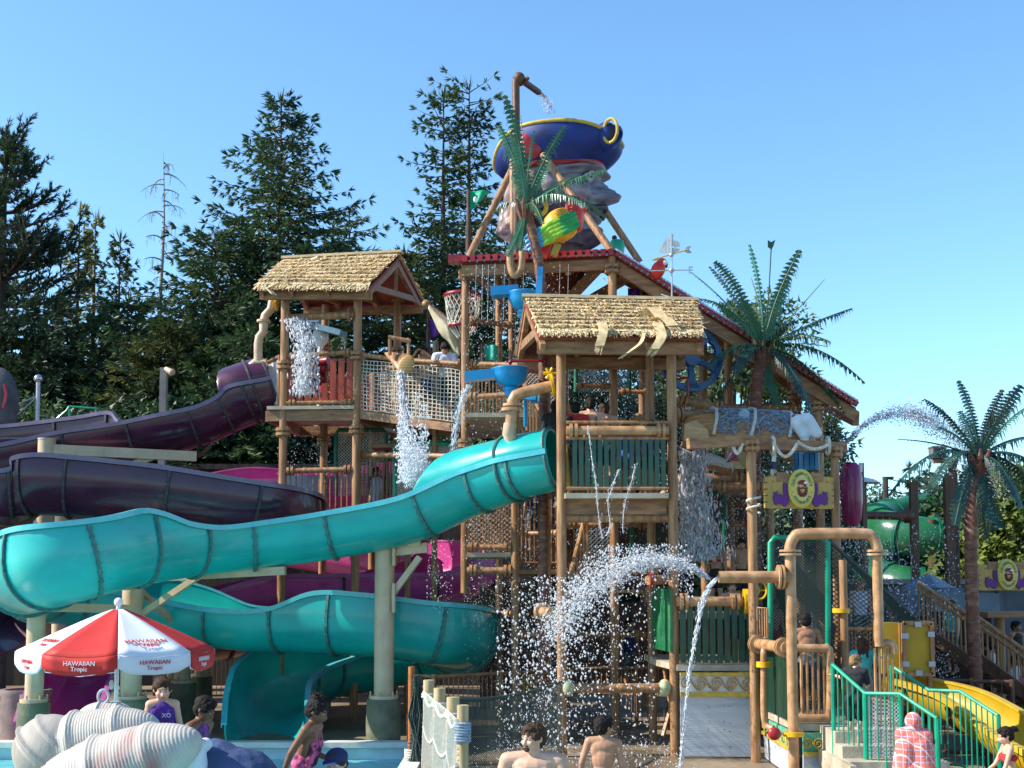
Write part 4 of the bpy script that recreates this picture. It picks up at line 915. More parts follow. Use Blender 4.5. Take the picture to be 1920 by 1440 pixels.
# hull panel: sags outward slightly, painted frieze
def hull(p0, p1, zt, zb, name='hull_panel', m=M_wetw, bow=.12, n=10):
    b = MB(); 
    for j in range(n+1):
        v = j/n; z = zt+(zb-zt)*v
        for i in range(9):
            u = i/8; p = p0.lerp(p1, u); nrm = (p1-p0).cross(V((0, 0, 1))).normalized(); p = p+nrm*(bow*math.sin(math.pi*v*.5)*-.3*1); b.v.append((p.x, p.y, z))
    for j in range(n):
        for i in range(8): a = j*9+i; b.f.append((a, a+1, a+10, a+9)); b.m.append(0)
    o = b.build(name, m, T, smooth=False); s_ = o.modifiers.new('t', 'SOLIDIFY'); s_.thickness = .05; s_.offset = 1; return o
F0, F1 = A+V((.03, -.12, 0)), Bq+V((-.02, -.12, 0)); fz = Zp(1300, 19.3)
hull(F0, F1, fz, .03); hull(F0, F1, z1-.12, fz+.005, 'frieze', mat('frieze_white', (.75, .76, .72), (.62, .63, .58), .5, 3), .0, 2)
# gangplank/steps under deck 2
G0, G1 = V((Bq.x+.08, Bq.y-.1, 0)), V((Cq.x-.06, Cq.y-.02, 0)); H0, H1 = V((Cq.x+.09, 17.2, 0)), V((Xp(1556, 17.2), 17.2, 0))
hull(G0, G1, .64, .42, 'frieze', mat('frieze_green', (.12, .42, .28), (.06, .3, .2), .5, 4), 0, 2); hull(G0, G1, .41, .02, bow=.05)
hull(H0, H1, .64, .36, 'frieze', MATS['frieze_green'], 0, 2); hull(H0, H1, .35, .02, bow=.05)
b = MB()
def scroll(b, c, ux, s, m=1, r=.012):
    pts = []
    for k in range(26):
        a = k/25*3.4*math.pi; q = s*(1-k/25*.85); pts.append(c+ux*(math.cos(a)*q*m)+V((0, 0, math.sin(a)*q)))
    b.tube(pts, r, 5)
    tail = [pts[0]+ux*(m*s*2.1*t)+V((0, 0, -s*1.0*math.sin(t*math.pi))) for t in [0, .25, .5, .75, 1]]
    b.tube([V(x) for x in crv([tuple(x) for x in tail], 4)], r*1.1, 5)
def frz(P0, P1, zc, s, n, mt, r=.013):
    b = MB(); ux = (P1-P0).normalized(); nrm = ux.cross(V((0, 0, 1)))*.03
    for k in range(n): scroll(b, P0.lerp(P1, (k+.35)/n)+V((0, 0, zc))+nrm, ux, s, 1, r)
    b.build('scroll_pattern', mt, T)
M_och = mat('ochre_paint', (.42, .27, .10), (.32, .19, .06), .5, 6)
frz(F0, F1, (z1-.12+fz)/2, .10, 5, M_och); frz(G0, G1, .53, .07, 5, M_gold, .01); frz(H0, H1, .5, .08, 3, M_gold, .012)
b = MB(); b.beam(F0+V((0, -.02, fz-.01)), F1+V((0, -.02, fz-.01)), .05, .07); b.beam(F0+V((0, -.02, z1-.14)), F1+V((0, -.02, z1-.14)), .05, .05); b.beam(G0+V((0, 0, .41))-V((.02, .03, 0)), G1+V((0, 0, .41))-V((.02, .03, 0)), .04, .05); b.beam(H0+V((0, -.03, .36)), H1+V((0, -.03, .36)), .04, .06)
b.build('trim_band', M_gold, T, smooth=False)
b = MB()
rr = random.Random(4)
for k in range(26): p = F0.lerp(F1, rr.choice((.36, .56, .63, .86))+.012*(k % 2)); b.ell((p.x, p.y-.045, rr.choice((.16, .42, .55, .78, .93, 1.1))+rr.choice((0, .03))), .008, nu=6, nv=4)
b.build('nail_head', M_dark, T)
hpipe(P(1268, 1128, 19.4), P(1392, 1128, 19.4), .08, T, m=M_pipe); MB().tube([P(1394, 1128, 19.4), P(1402, 1128, 19.4)], .2, 20).build('yellow_ring', M_yring, T)
hpipe(P(1417, 1207, 18.9), P(1476, 1215, 17.4), .085, T, m=M_pipe)
b = MB(); b.tube([V(q) for q in crv([tuple(P(*p)) for p in [(1436, 1212, 18.3), (1432, 1222, 18.2), (1432, 1250, 18.2), (1432, 1330, 18.2), (1436, 1358, 18.2), (1450, 1366, 18.1)]], 5)], .05, 10); b.build('side_pipe', M_pipe, T)
MB().tube([P(1432, 1241, 18.2), P(1432, 1251, 18.2)], .11, 14).build('yellow_ring', M_yring, T)
b = MB(); za, zb = Zp(1140, 18.8), Zp(1196, 18.8); xa, xb = Xp(1416, 18.8), Xp(1432, 18.8); b.tube([(xa, 18.8, za), (xb, 18.7, za), (xb, 18.7, zb), (xa, 18.8, zb)], .02, 6); balus(b, (xa, 18.8, zb), (xb, 18.7, zb), za-zb, 4, .012); b.build('side_guard', M_post, T)
lp = [P(1484, 1216, 17.3), P(1540, 1216, 17.3), P(1555, 1226, 17.3), P(1555, 1335, 17.3), P(1542, 1346, 17.3), P(1484, 1345, 17.3)]
b = MB().tube([V(q) for q in crv([tuple(x) for x in lp], 4)], .06, 10); b.build('rail_loop', M_pipe, T)
b = MB(); z0_, z1_ = Zp(1345, 17.3), Zp(1216, 17.3); balus(b, (Xp(1496, 17.3), 17.3, z0_), (Xp(1548, 17.3), 17.3, z0_), z1_-z0_, 5, .02); b.build('baluster_panel', M_pipe, T)
# top beams with ropes
b = MB(); b.beam(P(1405, 832, 18.9), P(1583, 840, 19.9), .14, .17); b.beam(P(1290, 832, 18.6), P(1413, 826, 18.9), .12, .16); b.build('top_beam', M_beam, T, smooth=False)
# big pipe arch
T = thing('pipe_arch', 'large tan pipe arch with a side spout pouring water in front of the boat deck', 'pipe', (Xp(1480, 17.0), 17.0, 0))
x0, x1 = Xp(1479, 17), Xp(1641, 17); zt = Zp(1001, 17)
b = MB(); b.tube([(x0, 17, .0), (x0, 17, zt-.28)], .075, 14); b.tube([(x1, 17, Zp(1212, 17)), (x1, 17, zt-.28)], .07, 14); b.build('leg', M_pipe, T)
b = MB(); b.tube([V(q) for q in crv([(x0, 17, zt-.3), (x0, 17, zt-.18), (x0+.06, 17, zt-.05), (x0+.2, 17, zt), (x1-.2, 17, zt), (x1-.06, 17, zt-.05), (x1, 17, zt-.18), (x1, 17, zt-.3)], 6)], .078, 14); b.build('top_pipe', M_pipe, T)
for x in (x0, x1):
    b = MB(); b.tube([(x, 17, zt-.30), (x, 17, zt-.27)], .15, 16); b.tube([(x, 17, zt-.25), (x, 17, zt-.22)], .15, 16); b.build('flange', M_pipe, T)
xe = Xp(1345, 17); zs = Zp(1082, 17)
b = MB(); b.tube([(x0, 17, zs), (xe, 17, zs)], .085, 14, cap=False); b.tube([(x0, 17, zs), (xe+.02, 17, zs)], .072, 14, cap=False); b.build('spout', M_pipe, T)
b = MB()
for dx in (.10, .15): b.tube([(x0-dx, 17, zs), (x0-dx-.03, 17, zs)], .17, 16)
b.build('flange', M_pipe, T)
MB().tube([(x0, 17, Zp(1372, 17)), (x0, 17, Zp(1380, 17))], .15, 16).build('yellow_ring', M_yring, T)
MB().ell((x0-.28, 16.9, Zp(1374, 17)), (.09, .05, .09)).build('valve_knob', M_redm, T); MB().tube([(x0-.28, 16.92, Zp(1374, 17)), (x0-.1, 16.98, Zp(1374, 17))], .02, 6).build('valve_stem', M_zinc, T)
b = MB(); b.tube([V(q) for q in crv([(x1, 17, Zp(1210, 17)), (x1+.12, 17, Zp(1205, 17)), (x1+.19, 17, Zp(1212, 17)), (x1+.2, 17, Zp(1226, 17))], 4)], .055, 10); b.build('elbow', M_pipe, T)
b = MB()
for k in range(5): x = Xp(1633+k*8, 17); b.tube([(x, 17, .75), (x, 17, Zp(1215, 17))], .02, 6)
b.build('baluster_panel', M_pipe, T)
# ================= PROPS =================
def vox(b, name, m, parent, size, loc=None, smooth=2, fac=.5):
    """fuse the overlapping closed pieces into one continuous surface"""
    o = b.build(name, m, parent, loc=loc)
    r = o.modifiers.new('fuse', 'REMESH'); r.mode = 'VOXEL'; r.voxel_size = size; r.use_smooth_shade = True
    if smooth: s_ = o.modifiers.new('soften', 'SMOOTH'); s_.iterations = smooth; s_.factor = fac
    dg = bpy.context.evaluated_depsgraph_get(); me = bpy.data.meshes.new_from_object(o.evaluated_get(dg))
    o.modifiers.clear(); old = o.data; o.data = me; me.name = name; bpy.data.meshes.remove(old)
    me.polygons.foreach_set('use_smooth', [True]*len(me.polygons))
    if not me.materials: me.materials.append(m)
    return o
def textmesh(txt, size, ext=.004):
    cu = bpy.data.curves.new('txt', 'FONT'); cu.body = txt; cu.size = size; cu.extrude = ext; cu.align_x = 'CENTER'; cu.align_y = 'CENTER'; cu.resolution_u = 3
    o = bpy.data.objects.new('txt', cu); COL.objects.link(o); dg = bpy.context.evaluated_depsgraph_get()
    me = bpy.data.meshes.new_from_object(o.evaluated_get(dg)); bpy.data.objects.remove(o)
    vs = [v.co.copy() for v in me.vertices]; fs = [tuple(p.vertices) for p in me.polygons]; bpy.data.meshes.remove(me); return vs, fs
def addtext(b, txt, size, M, ext=.004, sx=1.):
    vs, fs = textmesh(txt, size, ext); b.add([M @ V((v.x*sx, v.y, v.z)) for v in vs], fs)
# ---------------- palms ----------------
def frond(T, c, tip, wd, m, rr, sag=.25, hang=1., strip=True, n=26):
    c, tip = V(c), V(tip); d = tip-c; L = d.length; b = MB()
    hz = V((d.x, d.y, 0)); hz = hz.normalized() if hz.length > .05 else V((1, 0, 0)); sd = hz.cross(V((0, 0, 1)))
    dd = d.normalized()
    if abs(dd.z) > .8: sd = dd.cross(V((0, 1, 0))).normalized()
    arch = V((0, 0, 1))*sag*L if abs(dd.z) < .85 else hz*(-.1*L)
    pts = [c+d*s+arch*(4*s*(1-s)*.5) for s in [i/14 for i in range(15)]]
    b.tube(pts, [.02*(1-.7*i/14) for i in range(15)], 5)
    def at(s): i = min(13, int(s*14)); return pts[i].lerp(pts[i+1], s*14-i), (pts[i+1]-pts[i]).normalized()
    if strip:                                   # solid saw-toothed inner leaf
        for sg in (-1, 1):
            for k in range(n):
                s = .08+.92*k/n; s2 = .08+.92*(k+1)/n; p, t = at(min(s, .999)); q, _ = at(min(s2, .999))
                w_ = wd*(.62 if s < .8 else .62*(1.05-s)/.25+.08); dn = V((0, 0, -.35))
                e = p+(sd*sg+dn).normalized()*w_+t*(L*.03)
                e2 = q+(sd*sg+dn).normalized()*w_*.62
                b.add([p, q, e2, e], [(0, 1, 2, 3)])
    for sg in (-1, 1):
        for k in range(n):
            s = .1+.88*(k+rr.random()*.5)/n
            if rr.random() < .12: continue
            p, t = at(min(s, .999)); LL = wd*rr.uniform(1.0, 1.7)*math.sin(math.pi*min(1, .2+s*.75))**.6
            side = (sd*sg*rr.uniform(.5, 1)+t*.75).normalized(); p1 = p+side*LL*.5+V((0, 0, -.08*LL*hang)); p2 = p1+(side*.3+V((0, 0, -1.1*hang))).normalized()*LL*.55
            cw = t*wd*.045*rr.uniform(.7, 1.3); 
            b.add([p-cw, p+cw, p1+cw*1.1, p1-cw*1.1, p2], [(0, 1, 2, 3), (3, 2, 4)])
    return b.build('frond', m, T, smooth=False)
def palm(label, base, crown, trunkpts, r, fronds, seed, Yc, wd=.3, sheaf=True):
    rr = random.Random(seed); T = thing('palm_tree', label, 'palm tree', base, 'artificial palm trees')
    pts = [V(q) for q in crv([tuple(V(p)) for p in trunkpts], 8)]; b = MB(); L = 0; vs = []; rs = []; fine = []
    for i in range(len(pts)-1):
        m_ = max(1, int((pts[i+1]-pts[i]).length/.05))
        for k in range(m_): fine.append(pts[i].lerp(pts[i+1], k/m_))
    fine.append(pts[-1]); b.tube(fine, [r*(1+.14*((k % 3) == 0)-.04*((k % 3) == 1)) for k in range(len(fine))], 12); b.build('trunk', M_ptrunk, T)
    c = V(crown); b = MB()
    for k in range(14): a = k*.9; b.tube([c+V((0, 0, -.35)), c+V((math.cos(a)*.13, math.sin(a)*.13, -.05)), c+V((math.cos(a)*.2, math.sin(a)*.2, .12))], [.05, .05, .015], 6)
    b.build('crown_base', M_ptrunk, T)
    for f in fronds:
        px, py = f[0], f[1]; dy = f[2] if len(f) > 2 else rr.uniform(-.8, .8); m = f[3] if len(f) > 3 else (M_leafp if rr.random() < .7 else M_leafp2); w2 = f[4] if len(f) > 4 else wd; sg = f[5] if len(f) > 5 else .25
        frond(T, c, P(px, py, Yc+dy), w2, m, rr, sg, n=22)
    return T
y1 = 21.0
palm('artificial palm rising in front of the pirate head', (Xp(1018, y1), y1, 0), P(986, 388, y1), [(Xp(1018, y1), y1, 0), P(1018, 1000, y1), P(1019, 700, y1), P(1016, 560, y1), P(1008, 480, y1), P(986, 392, y1)], .085,
    [(946, 178, -.1, M_leafp, .2, .05), (935, 235, .3, M_leafp, .2, .05), (958, 250, -.3, M_leafp2, .14, .0), (1060, 236, -.1, M_leafp, .16, -.05), (1002, 245, -.3, M_leafp2, .07, 0), (975, 215, .2, M_deadw, .03, 0), (1138, 318, -.3, M_leafp2, .2, .12), (1150, 420, -.2, M_leafp, .2, .45), (1098, 385, -.9, M_leafp2, .2, .3), (1075, 330, .7, M_leafp, .16, .1), (950, 480, -.2, M_leafp2, .16, -.15), (975, 470, -.5, M_leafp, .12, -.1), (925, 400, .5, M_leafp, .14, .35), (965, 320, .4, M_leafp, .2, .05), (1030, 300, .8, M_leafp, .18, 0), (1018, 420, -1.0, M_leafp, .15, .3)], 11, y1)
y2 = 21.6
palm('artificial palm with wide fronds above the net-covered upturned boat', (Xp(1418, y2), y2, 0), P(1432, 652, y2), [(Xp(1415, y2), y2, 0), P(1415, 900, y2), P(1417, 760, y2), P(1422, 700, y2), P(1432, 655, y2)], .11,
    [(1340, 490, -.3, M_leafp, .2, .25), (1405, 458, .3, M_leafp2, .12, .05), (1408, 520, .2, M_deadw, .03, 0), (1500, 468, -.2, M_leafp, .22, .05), (1480, 520, .5, M_leafp2, .24, .05), (1546, 524, -.2, M_leafp, .03, 0), (1598, 578, -.2, M_leafp3, .22, .06), (1556, 640, -.9, M_leafp, .26, .25), (1622, 718, -.2, M_leafp, .26, .32), (1582, 775, .4, M_leafp, .3, .30), (1520, 770, -.8, M_leafp3, .28, .35), (1552, 650, .3, M_deadw, .03, .1), (1462, 762, -.2, M_leafp, .2, -.05), (1330, 680, -.3, M_leafp, .28, .3), (1352, 740, .3, M_leafp, .25, .35), (1295, 510, .6, M_leafp2, .1, .1), (1330, 500, .9, M_leafp3, .1, .1), (1345, 570, .5, M_leafp, .2, .1), (1300, 560, -.5, M_leafp2, .16, .3), (1390, 560, -.3, M_leafp, .18, .1), (1375, 700, -1.0, M_leafp3, .24, .3), (1490, 600, -1.0, M_leafp3, .2, .1)], 12, y2)
c0 = P(1432, 652, y2)
for t_ in [o for o in bpy.data.objects if o.name.startswith('palm_tree')][-1:]:
    b = MB(); b.tube([c0, P(1441, 560, y2), P(1446, 465, y2)], .012, 5); b.prism([P(1440, 450, y2), P(1446, 454, y2), P(1454, 449, y2), P(1450, 462, y2), P(1447, 468, y2), P(1440, 462, y2)], (0, .03, 0)); b.build('frond_stub', M_leafp3, t_)
y3 = 19.6
palm('artificial palm at the right edge being sprayed by the water arc', (Xp(1822, y3), y3, 0), P(1835, 858, y3), [(Xp(1822, y3), y3, 0), P(1822, 1100, y3), P(1822, 950, y3), P(1826, 890, y3), P(1835, 860, y3)], .10,
    [(1733, 748, -.2, M_leafp3, .2, .2), (1797, 713, .1, M_leafp3, .16, .08), (1800, 770, .5, M_leafp3, .2, .08), (1880, 730, -.2, M_leafp3, .16, 0), (1915, 722, -.3, M_leafp3, .24, .1), (1930, 760, .3, M_leafp2, .2, .15), (1895, 760, .8, M_leafp3, .22, .1), (1683, 824, -.2, M_leafp3, .05, .1), (1760, 800, .3, M_leafp3, .18, .2), (1665, 930, -.1, M_leafp3, .26, .45), (1745, 915, -.6, M_leafp3, .26, .45), (1955, 880, -.2, M_leafp3, .28, .35), (1960, 820, .2, M_leafp3, .24, .2), (1915, 950, -.6, M_leafp3, .28, .5), (1875, 990, -.4, M_leafp3, .28, .3), (1790, 985, -.4, M_leafp3, .25, .3), (1850, 1010, .3, M_leafp3, .25, .2), (1960, 950, .4, M_leafp3, .28, .4)], 13, y3)
# ---------------- giant pirate head bucket ----------------
Yh = 24.6
T = thing('giant_pirate_bust', 'giant grey pirate head in a blue tricorn hat with gold trim above the tower roof', 'giant head', P(1045, 480, Yh))
cH = P(1052, 362, Yh); rotH = Matrix.Rotation(math.radians(-20), 3, 'Z')     # face looks to +x, turned a little to the camera
def HL(x, y, z): return cH + rotH @ V((x, y, z))
S = 1.0
M_face = mat('weathered_grey_skin', (.25, .24, .28), (.10, .09, .11), .42, 2.6, (1, 1, 2.2), .15, 9, lo=.38, hi=.62)
def lerp_tab(tab, z):
    for (z0, v0), (z1, v1) in zip(tab, tab[1:]):
        if z >= z1:
            t = (z-z1)/(z0-z1); t = max(0, min(1, t)); t = t*t*(3-2*t); return v1+(v0-v1)*t
    return tab[-1][1]
FWD = [(.70, .70), (.50, .84), (.34, .97), (.20, .82), (.05, .84), (-.20, .82), (-.34, .80), (-.45, .90), (-.54, .74), (-.62, .86), (-.71, .72), (-.85, .90), (-.98, .74), (-1.10, .40)]
NOSE = [(.26, 0), (.14, .06), (.0, .19), (-.11, .36), (-.20, .47), (-.29, .44), (-.36, .20), (-.40, 0)]
BCK = [(.70, .75), (.40, .95), (0, .98), (-.4, .85), (-.8, .62), (-1.10, .35)]; WID = [(.70, .62), (.40, .76), (.05, .78), (-.25, .74), (-.6, .62), (-.9, .46), (-1.10, .25)]
ga = lambda x, m, s_: math.exp(-((x-m)/s_)**2)
b = MB(); NZ, NA_ = 150, 140; vs = []
for j in range(NZ+1):
    z = .70-1.80*j/NZ
    for k in range(NA_):
        an = 2*math.pi*k/NA_-math.pi; ca, sa = math.cos(an), math.sin(an); f, w_ = lerp_tab(FWD, z), lerp_tab(WID, z); bk = lerp_tab(BCK, z)
        x = (f*ca**.85 if ca > 0 else bk*ca); y = w_*(abs(sa)**.9)*(1 if sa > 0 else -1); aa = abs(math.degrees(an))
        nw = 9+8*ga(z, -.24, .12); x += lerp_tab(NOSE, z)*math.exp(-(aa/nw)**2.6) if aa < 60 else 0
        d = 0
        d -= .20*ga(aa, 27, 12)*ga(z, .13, .10)                 # eye socket
        d += .10*ga(aa, 26, 20)*ga(z, .32, .05)                 # brow ridge
        d += .11*ga(aa, 42, 15)*ga(z, -.14, .13)                # cheek
        d += .06*ga(aa, 17, 5)*ga(z, -.25, .05)                 # nostril wing
        d -= .06*ga(aa-22, (-.22-z)*40, 5)*(1 if -.55 < z < -.2 else 0)   # smile fold
        d += .042*math.sin(z*50+aa*.08)*ga(aa, 58, 22)*(1 if z > -.05 else 0)+.022*math.sin(z*70+1.5*math.sin(aa*.12))*ga(aa, 20, 25)*ga(z, .52, .12)
        r_ = 1+d/max(.3, math.hypot(x, y)); vs.append(HL(x*r_-.02, y*r_, z))
b.add(vs, [(j*NA_+k, j*NA_+(k+1) % NA_, (j+1)*NA_+(k+1) % NA_, (j+1)*NA_+k) for j in range(NZ) for k in range(NA_)]+[tuple(range(NA_)), tuple(NZ*NA_+k for k in range(NA_))[::-1]])
b.build('face', M_face, T, ang=70)
b = MB()
for s_ in (-1, 1): b.ell(HL(.0, s_*.80, -.02), (.17, .08, .24), rotH)
sep(b, 'ear', M_face, T)
for s_ in (-1, 1):
    e = MB().ell(HL(.68, s_*.36, .14), (.11, .12, .09), rotH).build('eye', mat('eye_white', (.55, .6, .66), (.45, .5, .56), .25, 5), T)
    MB().ell(HL(.765, s_*.39, .14), (.035, .045, .045), rotH).build('pupil', M_dark, e)
b = MB()
for s_ in (-1, 1):
    b.capsule(HL(.92, s_*.06, -.41), HL(.76, s_*.40, -.50), .07, .06); b.capsule(HL(.76, s_*.40, -.50), HL(.56, s_*.58, -.38), .06, .02)
    for q in range(4): b.capsule(HL(.42-q*.12, s_*.60, -.30-q*.05), HL(.46-q*.08, s_*(.50-q*.04), -.88), .09, .06)
b.capsule(HL(.70, 0, -.98), HL(.35, 0, -1.15), .20, .2); b.capsule(HL(.60, .2, -.98), HL(.3, .25, -1.2), .14, .08); b.capsule(HL(.60, -.22, -.98), HL(.3, -.28, -1.2), .14, .08)
M_beard = mat('dark_beard', (.085, .05, .06), (.025, .015, .02), .5, 5, (1, 1, .4), .8, 12)
vox(b, 'beard', M_beard, T, .025)
b = MB(); rr = random.Random(9)
for k in range(34):
    a = math.radians(rr.uniform(95, 265)); p0 = HL(math.cos(a)*.86-.1, math.sin(a)*.80, .25)
    q = [p0]
    for j in range(1, 6): q.append(p0+V((rr.uniform(-.05, .05)-.05*j, rr.uniform(-.05, .05), -.22*j)))
    b.tube([V(x) for x in crv([tuple(x) for x in q], 4)], [.13+.02*math.sin(i*.9+k) for i in range(21)], 8)
vox(b, 'hair', mat('brown_hair_paint', (.26, .17, .15), (.07, .04, .04), .45, 4, (1, 1, .4), .6, 10), T, .035)
for s_ in (-1, 1): MB().tube([HL(.74+.05*math.sin(t), s_*(.37-.14*math.cos(t)), .14+.10*math.sin(t)) for t in [k*math.pi/8 for k in range(17)]], .022, 8).build('eyelid', mat('furrow_light', (.36, .34, .37), None, .5), T)
# bandana, earring
b = MB(); b.lathe(HL(-.08, 0, .50), [(.97, -.16), (1.0, -.06), (.98, .08)], 40, rotH@Matrix.Diagonal((1, .86, 1)).to_3x3()); o = b.build('bandana', M_redm, T); sm = o.modifiers.new('t', 'SOLIDIFY'); sm.thickness = .04
MB().ell(P(996, 272, 23.7), (.24, .08, .28)).build('bandana_knot', M_redm, T)
b = MB(); ec = P(1012, 388, 23.6); b.tube([ec+V((math.cos(a)*.13, 0, math.sin(a)*.15)) for a in [k*math.pi/10 for k in range(21)]], .045, 8); b.build('earring', M_yring, T)
# hat: open bowl with an upturned brim, swept up front and back
M_hat = mat('blue_hat', (.005, .030, .19), (.003, .012, .08), .5, 1.6, (1, 1, 2), .1)
b = MB(); NA = 64; prof = []
def hatpt(a, lv):
    ca, sa = math.cos(a), math.sin(a)
    R0 = V((.92*ca, .80*sa, .38)); low = .38-.10*(abs(ca)**3)*(1 if ca < 0 else -1.6)
    up = 1.10 + .10*math.cos(2*a)*0 - .50*max(0, -ca)**3*1.0 - .20*max(0, ca)**4
    Rm = V((1.34*ca-.06, 1.14*sa, 0))
    x = R0.x*(1-lv)+Rm.x*lv+.22*ca*math.sin(lv*math.pi)*.5; y = R0.y*(1-lv)+Rm.y*lv+.16*sa*math.sin(lv*math.pi)
    return HL(x, y, low*(1-lv)+up*lv)
for lv in range(9):
    for k in range(NA): b.v.append(tuple(hatpt(2*math.pi*k/NA, lv/8)))
for lv in range(8):
    for k in range(NA): a = lv*NA+k; c_ = lv*NA+(k+1) % NA; b.f.append((a, c_, c_+NA, a+NA)); b.m.append(0)
b.f.append(tuple(range(NA))); b.m.append(0)
o = b.build('hat', M_hat, T, ang=70); sm = o.modifiers.new('t', 'SOLIDIFY'); sm.thickness = .06
top = [hatpt(2*math.pi*k/NA, 1.0) for k in range(NA+1)]
MB().tube(top, .040, 10).build('gold_trim', M_gold, T)
b = MB(); b.lathe(HL(-.03, 0, .86), [(0, 0), (1.1, 0), (1.14, .2)], 40); b.build('inner_tub', M_hat, T)
cf = P(1136, 258, 23.9); b = MB()      # curled front fold with its gold edge
b.tube([cf+V((.0, -.05, 0)), cf+V((.16, -.22, .0)), cf+V((.18, .25, .02))], [.2, .19, .16], 16); b.ell(cf+V((.0, .0, 0)), (.26, .36, .30)); vox(b, 'hat_fold', M_hat, T, .03)
b = MB(); fc = cf+V((.06, -.30, 0)); b.tube([fc+V((math.cos(a)*.13, -.1*math.cos(a)-.08, math.sin(a)*.24)) for a in [math.pi*(2*k/16) for k in range(17)]], .032, 8); b.build('gold_trim', M_gold, T); MB().ell(fc+V((0, .05, 0)), (.12, .09, .21)).build('fold_shade', mat('navy_fold_shade', (.01, .012, .05), None, .5), T)  # dark navy solid stands in for the shaded inside of the fold
MB().lathe(P(1050, 455, Yh), [(.0, -.15), (.62, -.15), (.7, .1), (.66, .6)], 32).build('neck', M_beard, T)
MB().lathe(P(1050, 480, Yh), [(.5, -.6), (.5, .3), (0, .3)], 24).build('bucket_base', M_brown, T)
# tripod legs of the head belong to the tower
tower = [o for o in bpy.data.objects if o.name == 'play_tower'][0]
for a_, c_ in (((874, 492, 22.6), (960, 318, 23.6)), ((1146, 470, 22.2), (1018, 290, 23.2)), ((1200, 492, 24.6), (1120, 372, 24.4)), ((962, 520, 23.0), (962, 300, 23.3)), ((1060, 470, 25), (1040, 448, 24.4))):
    MB().tube([P(*a_), P(*c_)], .07, 10).build('leg_pole', M_post, tower)
b = MB(); b.tube([V(q) for q in crv([tuple(P(*p)) for p in [(980, 470, 21.7), (977, 500, 21.7), (972, 512, 21.7), (964, 515, 21.7), (958, 500, 21.7), (956, 470, 21.7)]], 4)], .07, 10); b.build('bent_pipe', M_pipe, tower)
# tall spout pipe above the hat
T = thing('spout_pipe', 'tall brown pipe with a bent outlet pouring water into the hat', 'pipe', P(967, 520, 22.6))
b = MB(); x = P(967, 150, 22.9); b.tube([(P(970, 540, 22.9).x, 22.9, Zp(540, 22.9)), (x.x, 22.9, x.z-.05), (x.x+.03, 22.9, x.z+.06)], .075, 14); b.build('riser', M_brown, T)
b = MB(); b.ell(P(973, 147, 22.9), .12); vv = P(976, 149, 22.9); b.build('elbow', M_brown, T)
b = MB(); b.tube([vv, P(1010, 173, 23.5)], .062, 14); b.tube([vv+V((.05, .05, 0)), vv+V((.07, .07, -.02))], .13, 14); b.build('outlet', M_brown, T)
# ---------------- parrots ----------------
def parrot(label, base, s, yaw, cols, pts):
    pass
Yp = 21.6
T = thing('parrot_figure', 'large painted parrot with green wings and a red head beside the palm trunk', 'parrot', P(1035, 480, Yp))
b = MB(); b.ell(P(1052, 422, Yp), (.36, .24, .30), Matrix.Rotation(-.5, 3, 'Y')); b.capsule(P(1052, 425, Yp), P(1018, 450, Yp), .24, .13)
vox(b, 'body', mat('yellow_plumage', (.75, .38, .02), (.62, .28, .01), .4, 6), T, .02)
b = MB(); b.ell(P(1081, 388, Yp), (.21, .17, .2)); b.capsule(P(1079, 392, Yp), P(1072, 415, Yp), .18, .22); b.capsule(P(1074, 408, Yp-.02), P(1082, 425, Yp), .16, .10); vox(b, 'head', mat('red_plumage', (.62, .04, .02), (.5, .02, .01), .35, 6), T, .02)
b = MB(); b.capsule(P(1096, 388, Yp), P(1104, 396, Yp), .09, .03); b.build('beak', mat('beak', (.12, .11, .1), None, .3), T)
b = MB(); b.ell(P(1090, 384, Yp-.14), (.07, .05, .07)); b.build('cheek', M_white, T); MB().ell(P(1090, 383, Yp-.19), (.025, .02, .025)).build('eye', M_dark, T)
M_wg = mat('wing_green', (.03, .36, .10), (.015, .24, .07), .4, 5); M_wl = mat('wing_lime', (.28, .58, .05), (.18, .44, .04), .4, 5); M_wb = mat('wing_blue', (.02, .30, .65), (.01, .2, .5), .4, 5)
wings = {0: MB(), 1: MB(), 2: MB()}
rotw = Matrix.Rotation(-.55, 3, 'Y')
for r_ in range(7):
    for k in range(4):
        f = r_/6; px = 1068-r_*11.5+k*2.5; py = 404+r_*5+k*7.5+(r_ > 3)*4
        q = 0 if r_ < 2 else (1 if r_ < 5 else 2)
        wings[q].ell(P(px, py, Yp-.24+f*.05), (.14+.05*f, .035, .06), rotw, 10, 6)
wings[2].capsule(P(1010, 452, Yp-.15), P(985, 452, Yp-.1), .09, .05); wings[2].capsule(P(1012, 444, Yp-.15), P(990, 446, Yp-.1), .07, .05)
wings[0].build('wing_coverts', M_wg, T); wings[1].build('wing_feathers', M_wl, T); wings[2].build('wing_tip', M_wb, T)
b = MB(); b.prism([P(1016, 440, Yp), P(1038, 446, Yp), P(1024, 485, Yp), P(1014, 478, Yp)], (0, .1, 0)); b.build('tail', MATS['red_plumage'], T)
b = MB(); b.prism([P(1009, 500, 20.9), P(1018, 500, 20.9), P(1016, 552, 20.9), P(1003, 556, 20.9)], (0, .08, 0)); b.build('long_tail', M_wb, T)
MB().prism([P(1003, 556, 20.9), P(1016, 552, 20.9), P(1013, 562, 20.9), P(1002, 562, 20.9)], (0, .08, 0)).build('tail_tip', M_yring, T)
b = MB(); b.beam(P(1038, 480, 21.7), P(1046, 458, 21.7), .12, .12); b.beam(P(1055, 455, 21.7), P(1055, 445, 21.7), .08, .08); b.build('perch', M_gold, T, smooth=False)
T = thing('parrot_figure', 'small red parrot perched on the sloping roof edge by the weather vane', 'parrot', P(1238, 515, 21.8))
